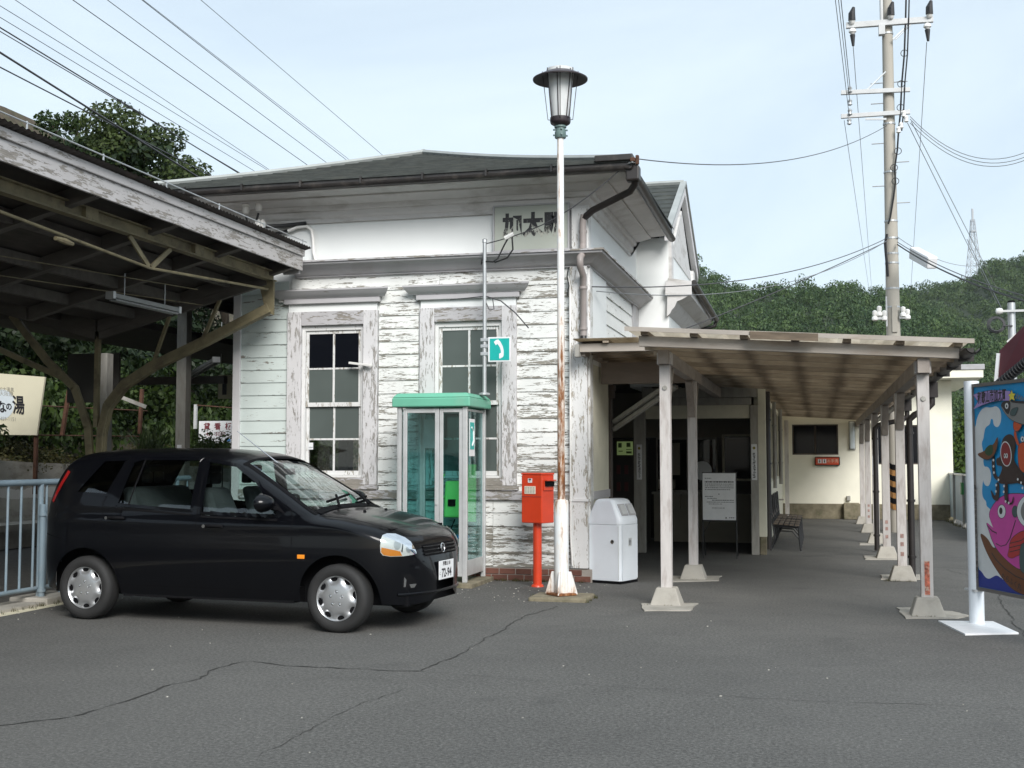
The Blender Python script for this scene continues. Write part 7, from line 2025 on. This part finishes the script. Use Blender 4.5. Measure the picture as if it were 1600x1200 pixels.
# strips laid on the skin: window rims, shut lines, swage lines
def drop(x, z, s, out):
    h = bvh.ray_cast(Vector((x, s * 1.5, z)), Vector((0, -s, 0)))
    return (h[0] + h[1].normalized() * (out if h[1].y * s > 0 else -out)) if h[0] else None
def strip(path, w_, s, out, name, mat, closed=False, parent=None, step=.03):
    L = []
    P = path + [path[0]] if closed else path
    for a, b in zip(P[:-1], P[1:]):
        n = max(1, int(math.hypot(b[0]-a[0], b[1]-a[1]) / step))
        for i in range(n): L.append((a[0] + (b[0]-a[0]) * i / n, a[1] + (b[1]-a[1]) * i / n))
    L.append(P[-1]); rows = []
    for i, p in enumerate(L):
        q_ = L[(i + 1) % (len(L) - 1)] if closed else L[min(i + 1, len(L) - 1)]; o_ = L[(i - 1) % (len(L) - 1)] if closed else L[max(i - 1, 0)]
        d = Vector((q_[0] - o_[0], q_[1] - o_[1])); d = d.normalized() if d.length > 0 else Vector((1, 0)); nx_, nz_ = -d.y * w_ / 2, d.x * w_ / 2
        a = drop(p[0] + nx_, p[1] + nz_, s, out); b = drop(p[0] - nx_, p[1] - nz_, s, out)
        if a and b: rows.append([a, b])
        elif rows: 
            break
    if len(rows) < 2: return
    m = MB(); m.grid(rows); return carpart(m, name, mat, parent, recalc=False)
for s in (-1, 1):
    for wi, P in enumerate(SIDEW):
        strip(P, .028, s, .003, 'window_rim', 'car_paint', True, dob[(0 if s < 0 else 2) + wi] if wi < 2 else None)
    strip([(1.22, 1.50), (1.22, .33)], .007, s, .0025, 'shut_line', 'trim_black'); strip([(2.20, .33), (2.20, .98), (2.16, 1.05)], .007, s, .0025, 'shut_line', 'trim_black')
    strip([(1.22, .335), (2.2, .335)], .007, s, .0025, 'shut_line', 'trim_black'); strip([(.46, .335), (1.22, .335)], .007, s, .0025, 'shut_line', 'trim_black')
    strip([(.445, .62), (.20, .86), (.18, 1.08), (.40, 1.50)], .007, s, .0025, 'shut_line', 'trim_black')
    strip([(2.93, .62), (3.08, .615), (3.24, .60), (3.31, .585)], .008, s, .0025, 'bumper_line', 'trim_black')
    strip([(-.50, .78), (-.36, .76), (-.26, .74)], .008, s, .0025, 'bumper_line', 'trim_black')
    strip([(.70, 1.06), (.70, 1.47)] if False else [(.47, 1.06), (.56, 1.485)], .016, s, .004, 'glass_bar', 'trim_black')
    strip([(1.26, .968), (2.05, .948)], .018, s, .006, 'belt_trim', 'trim_black'); strip([(.35, 1.03), (1.155, .982)], .018, s, .006, 'belt_trim', 'trim_black')
    # wheel arch lips
    for xc in (.02, WB_):
        strip([(xc + .384 * math.cos(a_), .29 + .384 * math.sin(a_)) for a_ in np.linspace(.12, 3.02, 26)], .024, s, .006, 'arch_lip', 'car_paint', step=.05)
    # handles
    for (hx_, hz, dd) in ((1.42, .885, 0), (.36, .94, 1)):
        d_ = dob[dd + (0 if s < 0 else 2)]
        p = drop(hx_, hz, s, .0)
        m = MB(); m.tube([p + Vector((-.085, s * .008, .0)), p + Vector((-.07, s * .028, .004)), p + Vector((.07, s * .030, .004)), p + Vector((.085, s * .008, 0))], [.012, .016, .016, .012], 8); carpart(m, 'handle', 'trim_black', d_, smooth=60)
        m = MB(); m.lathe([(0, -.004), (.016, -.004), (.016, .004), (0, .004)], p + Vector((-.115, s * .004, .0)), 10, 'y'); carpart(m, 'lock', 'chrome', d_)
    # side marker
    p = drop(2.30, .64, s, .002)
    m = MB(); m.box(p.x - .035, p.x + .035, p.y - .008, p.y + .008, p.z - .018, p.z + .018); carpart(m, 'marker_lamp', 'amber', bevel=.004)
    # door mirror
    p = drop(2.02, 1.045, s, .0); c_ = p + Vector((-.05, s * .125, .055))
    m = MB(); rows = []
    for i in range(9):
        t_ = i / 8; rr = max(.001, math.sin(math.pi * (.5 + .5 * t_)) ** .5) if i else 1
        rows.append([(c_.x + .12 * t_ - .02, c_.y + .125 * rr * math.cos(a_), c_.z + .08 * rr * math.sin(a_)) for a_ in np.linspace(0, 2 * math.pi, 19)])
    m.grid(rows); m.add(rows[0][:-1], [tuple(range(18))]); mo = carpart(m, 'mirror', 'car_paint', smooth=50)
    m = MB(); m.bar(p + Vector((.0, -s * .02, .0)), c_ + Vector((.0, -s * .06, -.03)), .08, .035); carpart(m, 'stalk', 'trim_black', mo, bevel=.008)
    m = MB(); m.lathe([(0, 0), (.085, 0), (.085, .002), (0, .002)], (c_.x - .0225, c_.y, c_.z), 18, 'x'); g_ = carpart(m, 'mirror_glass', 'chrome', mo); 
    m = MB(); a = drop(2.03, 1.04, s, .004); b = drop(2.13, 1.0, s, .004); e_ = drop(2.01, 1.11, s, .004)
    if a and b and e_: m.add([a, b, e_], [(0, 1, 2)]); carpart(m, 'mirror_patch', 'trim_black', recalc=False)
# patches on the nose: rays cast from the front and from the corner
def cast_patch(origin_fn, us, vs, d, out, name, mat, parent=None, keep=None, smooth=True):
    d = Vector(d).normalized(); rows = []
    for v in vs:
        row = []
        for u in us:
            h = bvh.ray_cast(origin_fn(u, v), d)
            if h[0] is None: row = None; break
            n_ = h[1] if h[1].dot(d) < 0 else -h[1]
            row.append(h[0] + n_.normalized() * out)
        if row: rows.append(row)
    if len(rows) < 2: return None
    m = MB(); m.grid(rows); return carpart(m, name, mat, parent, smooth=60, recalc=False)
def poly_patch(poly, org, du, dv, d, out, name, mat, parent=None, res=14):
    """project a 2-D outline along d onto the skin; a fan of rings keeps its shape"""
    d = Vector(d).normalized(); du, dv = Vector(du), Vector(dv); org = Vector(org)
    cu = sum(p[0] for p in poly) / len(poly); cv = sum(p[1] for p in poly) / len(poly)
    ring = []
    for a, b in zip(poly, poly[1:] + poly[:1]):
        for i in range(3): ring.append((a[0] + (b[0]-a[0]) * i / 3, a[1] + (b[1]-a[1]) * i / 3))
    rows = []
    for k in range(7):
        t_ = 1 - k / 6.0 * .999; row = []
        for p in ring + ring[:1]:
            o_ = org + du * (cu + (p[0]-cu) * t_) + dv * (cv + (p[1]-cv) * t_)
            h = bvh.ray_cast(o_ - d * 2, d)
            if h[0] is None:
                row = None; break
            n_ = h[1] if h[1].dot(d) < 0 else -h[1]; row.append(h[0] + n_.normalized() * out)
        if row: rows.append(row)
    if len(rows) < 2: return None
    m = MB(); m.grid(rows); return carpart(m, name, mat, parent, smooth=60, recalc=False)
for s in (-1, 1):
    d = Vector((-math.cos(R(52)), -s * math.sin(R(52)), 0)); du = Vector((math.sin(R(52)), -s * math.cos(R(52)), 0)); org = Vector((3.135, s * .585, .745))
    HLP = [(-.175, -.055), (-.178, .0), (-.172, .055), (-.155, .083), (-.11, .094), (-.03, .088), (.05, .056), (.10, .020), (.130, -.028), (.150, -.076), (.11, -.086), (.03, -.092), (-.09, -.092), (-.155, -.080)]
    hl = poly_patch(HLP, org, du, (0, 0, 1), d, .004, 'headlight', 'lamp_reflector')
    if hl:
        poly_patch([(-.172, -.05), (-.168, -.012), (-.14, -.018), (-.05, -.038), (-.005, -.05), (.012, -.087), (-.09, -.088), (-.15, -.077)], org, du, (0, 0, 1), d, .007, 'indicator', 'amber', hl)
        poly_patch([(-.03 + .034 * math.cos(a_), .005 + .040 * math.sin(a_)) for a_ in np.linspace(0, 5.6, 9)], org, du, (0, 0, 1), d, .007, 'reflector_bowl', 'galv', hl)
        poly_patch([(.075 + .026 * math.cos(a_), -.035 + .030 * math.sin(a_)) for a_ in np.linspace(0, 5.6, 9)], org, du, (0, 0, 1), d, .007, 'reflector_bowl', 'galv', hl)
        poly_patch([(.015, -.06), (.03, .04), (.022, .045), (.004, -.05)], org, du, (0, 0, 1), d, .008, 'lens_bar', 'trim_black', hl)
        poly_patch(HLP, org, du, (0, 0, 1), d, .013, 'lens', 'glass_clear', hl)
    # fog lamp, tail lamp
    org2 = Vector((3.2, s * .52, .44)); fp = [(-.075, -.065), (-.07, .05), (.0, .06), (.075, -.02), (.06, -.07)]
    fl = poly_patch(fp, org2, du, (0, 0, 1), d, .003, 'fog_recess', 'trim_black')
    if fl:
        poly_patch([(-.06, -.05), (-.055, .035), (-.035, .01), (-.04, -.05)], org2, du, (0, 0, 1), d, .006, 'fog_lamp', 'chrome', fl); poly_patch([(-.005, -.03), (.065, -.03), (.045, -.06), (.01, -.062)], org2, du, (0, 0, 1), d, .006, 'fog_lamp', 'chrome', fl)
    strip([(-.44, 1.08), (-.39, 1.18), (-.325, 1.30), (-.29, 1.37)], .04, s, .004, 'tail_lamp', 'tail_red')
cast_f = lambda y, z: Vector((4.5, y, z))
ys_ = list(np.linspace(-.36, .36, 25))
gr = cast_patch(cast_f, ys_, list(np.linspace(.635, .735, 8)), (-1, 0, 0), .003, 'grille', 'trim_black')
for z in (.655, .685, .715):
    m = MB(); P = []
    for y in ys_:
        h = bvh.ray_cast(Vector((4.5, y, z)), Vector((-1, 0, 0)))
        if h[0]: P.append(h[0] + Vector((.008, 0, 0)))
    m.tube(P, .007, 6); carpart(m, 'grille_bar', 'car_paint', gr, smooth=60)
h = bvh.ray_cast(Vector((4.5, 0, .69)), Vector((-1, 0, 0)))[0]
m = MB(); P = [h + Vector((.022 - .004 * math.sin(a_), .040 * math.cos(a_), .040 * math.sin(a_))) for a_ in np.linspace(0, 2 * math.pi, 21)]; m.tube(P, .005, 6, cap=False)
P = [(.026, -.024), (.0, -.010), (.024, .004), (-.024, .010 - .014), (.0, .010), (-.026, .024)]
m.tube([h + Vector((.022, -.026, .006)), h + Vector((.022, .0, .020)), h + Vector((.022, .022, .006)), h + Vector((.022, -.022, -.006)), h + Vector((.022, .0, -.020)), h + Vector((.022, .026, -.006))], .005, 6)
carpart(m, 'badge', 'chrome', smooth=60)
cast_patch(cast_f, list(np.linspace(-.33, .33, 21)), list(np.linspace(.385, .47, 6)), (-1, 0, 0), .003, 'lower_intake', 'trim_black')
m = MB(); P = []
for y in np.linspace(-.62, .62, 33):
    h = bvh.ray_cast(Vector((4.5, y, .325)), Vector((-1, 0, 0)))
    if h[0]: P.append(h[0] + Vector((.006, 0, 0)))
m.tube(P, .013, 8); carpart(m, 'bumper_lip', 'car_paint', smooth=60)
h = bvh.ray_cast(Vector((4.5, .0, .5)), Vector((-1, 0, 0)))[0]
m = MB(); m.box(h.x + .012, h.x + .018, -.165, .165, .415, .58); plate = carpart(m, 'number_plate', 'white_sheet', bevel=.002)
m = MB()
text_on(m, '72-94', (h.x + .0192, -.0, .468), (0, 1, 0), (0, 0, 1), .105, .92, .003); text_on(m, '和歌山 50', (h.x + .0192, 0, .551), (0, 1, 0), (0, 0, 1), .042, .95, .001); text_on(m, 'に', (h.x + .0192, -.145, .470), (0, 1, 0), (0, 0, 1), .035)
carpart(m, 'plate_lettering', 'ink', plate, recalc=False)
# windscreen surround, wipers, washers, aerial
def skin_top(x, y, out=.003):
    h = bvh.ray_cast(Vector((x, y, 3)), Vector((0, 0, -1))); n_ = h[1] if h[1].z > 0 else -h[1]
    return h[0] + n_.normalized() * out
def top_strip(path, w_, name, mat, out=.003):
    rows = []; L = []
    for a, b in zip(path[:-1], path[1:]):
        n = max(1, int(math.hypot(b[0]-a[0], b[1]-a[1]) / .04))
        for i in range(n): L.append((a[0] + (b[0]-a[0]) * i / n, a[1] + (b[1]-a[1]) * i / n))
    L.append(path[-1])
    for i, p in enumerate(L):
        q_ = L[min(i + 1, len(L) - 1)]; o_ = L[max(i - 1, 0)]; d = Vector((q_[0] - o_[0], q_[1] - o_[1])).normalized()
        rows.append([skin_top(p[0] - d.y * w_ / 2, p[1] + d.x * w_ / 2, out), skin_top(p[0] + d.y * w_ / 2, p[1] - d.x * w_ / 2, out)])
    m = MB(); m.grid(rows); carpart(m, name, mat, recalc=False)
for s in (-1, 1): top_strip([(1.58, s * ws_half(1.58)), (2.38, s * ws_half(2.38))], .05, 'windscreen_rim', 'trim_black')
top_strip([(1.60, -.60), (1.60, .60)], .035, 'windscreen_rim', 'trim_black'); top_strip([(2.375, -.64), (2.375, .64)], .07, 'cowl', 'trim_black', .006)
for s in (-1, 1): top_strip([(2.42, s * .66), (2.9, s * .60), (3.15, s * .46)], .007, 'shut_line', 'trim_black', .002)
for (y0_, y1_, x0_) in ((-.30, .22, 2.40), (.30, .58, 2.40)):
    m = MB(); a = skin_top(x0_, y0_, .02); b = skin_top(2.24, (y0_ + y1_) / 2 - .05, .035); m.bar(a, b, .02, .015); m.bar(skin_top(2.30, y0_ - .06, .022), skin_top(2.22, y1_, .022), .018, .02); carpart(m, 'wiper', 'trim_black')
for y in (-.22, .22):
    m = MB(); p = skin_top(2.62, y, .0); m.lathe([(.016, 0), (.014, .012), (.004, .016)], p, 8); carpart(m, 'washer_jet', 'trim_black')
m = MB(); a = drop(1.70, 1.44, -1, .01); m.tube([a, a + Vector((-.43, -.02, .30))], [.006, .003], 6); carpart(m, 'aerial', 'chrome')
# wheels
for xc in (0.02, WB_):
    for s in (-1, 1):
        m = MB(); yc = s * .715
        prof = [(.185, .0), (.195, .075), (.225, .092), (.262, .088), (.284, .070), (.292, .045), (.292, -.045), (.284, -.070), (.262, -.088), (.225, -.092), (.195, -.075)]
        m.lathe([(r_, h_ * 1.0) for r_, h_ in prof], (xc, yc, TR_), 48, 'y', cap=False)
        wh = carpart(m, 'wheel', 'tyre', smooth=40)
        m = MB(); m.lathe([(.0, -.02), (.19, -.02), (.19, .02), (.0, .02)], (xc, yc + s * .03, TR_), 32, 'y'); carpart(m, 'brake_drum', 'trim_black', wh)
        # hubcap: eight scoops round the rim, five nuts
        m = MB(); rows = []; nr = 16; na = 128; rot0 = .2 if xc > 1 else .05
        rads = [0, .02, .04, .06, .08, .10, .115, .13, .14, .15, .16, .17, .178, .184, .192, .200]
        faces = []
        def hdep(r_, a_):
            b_ = .082 - .030 * (r_ / .2) ** 2.2
            k_ = (a_ - rot0) / (math.pi / 4); k_ = (k_ - round(k_)) * (math.pi / 4) * r_
            sc_ = math.exp(-((r_ - .166) / .028) ** 2 - (k_ / .036) ** 2); b_ -= .026 * sc_
            if r_ > .182: b_ = .060 + .012 * math.sin((r_ - .182) / .018 * math.pi)
            n5_ = (a_ - .3) / (2 * math.pi / 5); n5_ = (n5_ - round(n5_)) * (2 * math.pi / 5) * r_
            b_ -= .007 * math.exp(-((r_ - .058) / .010) ** 4 - (n5_ / .010) ** 4)
            return b_
        rads = [0.001] + list(np.linspace(.012, .2, 44)); base_i = 0
        for r_ in rads: rows.append([(xc + r_ * math.cos(2*math.pi*k/na), yc + s * hdep(r_, 2*math.pi*k/na), TR_ + r_ * math.sin(2*math.pi*k/na)) for k in range(na + 1)])
        for i in range(len(rads) - 1):
            for k in range(na):
                a_ = 2 * math.pi * (k + .5) / na; r_ = (rads[i] + rads[i+1]) / 2
                kk = (a_ - rot0) / (math.pi / 4); kk = (kk - round(kk)) * (math.pi / 4) * r_
                if ((r_ - .170) / .0135) ** 2 + (kk / .0225) ** 2 < 1: continue
                m.add([rows[i][k], rows[i+1][k], rows[i+1][k+1], rows[i][k+1]], [(0, 1, 2, 3)])
        hc = carpart(m, 'hubcap', 'hubcap', wh, recalc=False); weld(hc)
        for k in range(5):
            a_ = .3 + 2 * math.pi * k / 5; cx, cz_ = xc + .058 * math.cos(a_), TR_ + .058 * math.sin(a_)
            m = MB(); m.lathe([(0, s * .007), (.011, s * .005), (.012, -s * .004)], (cx, yc + s * .077, cz_), 6, 'y'); carpart(m, 'wheel_nut', 'chrome', hc)
            m = MB(); m.lathe([(.0175, s * .0005), (.012, s * .0015)], (cx, yc + s * .0765, cz_), 14, 'y', cap=False); carpart(m, 'nut_ring', 'trim_black', hc, recalc=False)
# inner wheel wells, floor, cabin
m = MB(); m.box(-.50, 3.2, -.55, .55, .22, .50); m.box(-.44, 3.05, -.56, .56, .50, .88); m.box(.42, 2.2, -.74, .74, .23, .36); carpart(m, 'underbody', 'trim_black')
m = MB(); m.hexa([(2.0, -.70, .80), (2.38, -.70, .80), (2.38, .70, .80), (2.0, .70, .80), (2.04, -.68, 1.0), (2.36, -.66, 1.02), (2.36, .66, 1.02), (2.04, .68, 1.0)]); carpart(m, 'dashboard', 'cabin', bevel=.03)
def seat(x, y, w_):
    m = MB(); m.hexa([(x, y - w_, .5), (x + .5, y - w_, .5), (x + .5, y + w_, .5), (x, y + w_, .5), (x, y - w_, .70), (x + .5, y - w_, .74), (x + .5, y + w_, .74), (x, y + w_, .70)])
    so = carpart(m, 'seat', 'cabin_light', bevel=.05)
    m = MB(); m.hexa([(x - .04, y - w_, .68), (x + .12, y - w_, .68), (x + .12, y + w_, .68), (x - .04, y + w_, .68), (x - .22, y - w_ * .8, 1.22), (x - .10, y - w_ * .8, 1.22), (x - .10, y + w_ * .8, 1.22), (x - .22, y + w_ * .8, 1.22)]); carpart(m, 'seat_back', 'cabin_light', so, bevel=.05)
    m = MB(); c_ = Vector((x - .20, y, 1.345)); rows = []
    m.box(c_.x - .045, c_.x + .045, y - .13, y + .13, 1.36, 1.43); m.box(c_.x - .045, c_.x + .045, y - .13, y - .055, 1.25, 1.36); m.box(c_.x - .045, c_.x + .045, y + .055, y + .13, 1.25, 1.36); carpart(m, 'headrest', 'cabin', so, bevel=.02)
for y in (-.36, .36): seat(1.28, y, .24)
seat(.38, 0, .60)
m = MB(); c_ = Vector((1.88, -.36, 1.0)); P = [c_ + Vector((.10 * math.sin(a_), .18 * math.cos(a_), .16 * math.sin(a_))) for a_ in np.linspace(0, 2 * math.pi, 25)]; m.tube(P, .014, 6, cap=False); m.bar(c_ + Vector((0, -.17, 0)), c_ + Vector((0, .17, 0)), .03, .02); carpart(m, 'steering_wheel', 'cabin', smooth=60)
m = MB(); m.box(2.12, 2.28, -.05, .15, 1.03, 1.034); carpart(m, 'paper', 'white_sheet')
m = MB(); m.hexa([(1.70, -.11, 1.335), (1.72, -.11, 1.335), (1.72, .11, 1.335), (1.70, .11, 1.335), (1.69, -.11, 1.395), (1.71, -.11, 1.395), (1.71, .11, 1.395), (1.69, .11, 1.395)]); carpart(m, 'rear_view_mirror', 'trim_black', bevel=.006)

# ================================================================== SMALL WEAR ON THE FORECOURT
rg2 = random.Random(21)
m = MB()
for i in range(205):
    if i < 90: x, y = rg2.uniform(-4.0, -2.4), rg2.uniform(12.2, 14.3)
    elif i < 150: x, y = -7.5 + rg2.random() ** 2 * .6, rg2.uniform(6, 12)
    else: x, y = rg2.uniform(-6, 3), rg2.uniform(4.2, 12)
    s_ = rg2.uniform(.003, .009); a_ = rg2.uniform(0, 6.28); P = []
    for k in range(4): P.append((x + s_ * rg2.uniform(.6, 1.2) * math.cos(a_ + k * 1.57), y + s_ * rg2.uniform(.6, 1.2) * math.sin(a_ + k * 1.57), 0.0))
    m.prism(P, (rg2.uniform(-.2, .2) * s_, rg2.uniform(-.2, .2) * s_, s_ * .8))
o = m.build('grit', pmat('pale_grit', (.36, .35, .31), .9, .35, 30), base=False); tag(o, kind='stuff'); o['label'] = 'pale grit scattered on the asphalt'
m = MB()
def tuft(x, y, n, h):
    for i in range(n):
        a_ = rg2.uniform(0, 6.28); L = rg2.uniform(.5, 1) * h; b0 = Vector((x + rg2.uniform(-.03, .03), y + rg2.uniform(-.02, .02), 0)); d = Vector((math.cos(a_) * .6, math.sin(a_) * .6, 1)).normalized(); sd = Vector((-d.y, d.x, 0)).normalized() * .0035
        m.add([b0 - sd, b0 + sd, b0 + d * L], [(0, 1, 2)])
for i in range(26): tuft(rg2.uniform(-3.9, -2.7), 14.33, 7, .06)
for i in range(16): tuft(lx + rg2.choice((-.32, .32)) + rg2.uniform(-.02, .02), ly + rg2.uniform(-.25, .28), 7, .05)
for x, y in ((RXB, 12.15), (RXB, 15.62), (LXB, 12.41), (LXB, 15.14)):
    for i in range(6): tuft(x + rg2.uniform(-.2, .2), y - .17, 5, .04)
for i in range(40): tuft(-7.60 + rg2.uniform(-.03, .05), rg2.uniform(8.5, 13), 7, .07)
for i in range(30): tuft(3.0 + rg2.uniform(-.05, .05), rg2.uniform(24, 31.5), 9, .16)
o = m.build('grass_tufts', M['leaf_dry'], base=False, recalc=False); tag(o, kind='stuff'); o['label'] = 'small grass tufts growing along wall and plinth edges'

# ================================================================== HAZE: a closed box of thin even air round the place
t = NT('thin_haze'); t.n.remove(t.b)
pv = t.n.new('ShaderNodeVolumePrincipled'); pv.inputs['Color'].default_value = (.80, .88, .95, 1); pv.inputs['Density'].default_value = .00011
t.l.new(pv.outputs[0], t.out.inputs['Volume'])
m = MB(); m.box(-640, 640, -230, 740, -3.0, 130)
hz = m.build('haze', t.mat, base=False); tag(hz, kind='stuff'); hz['label'] = 'thin pale haze in the air'
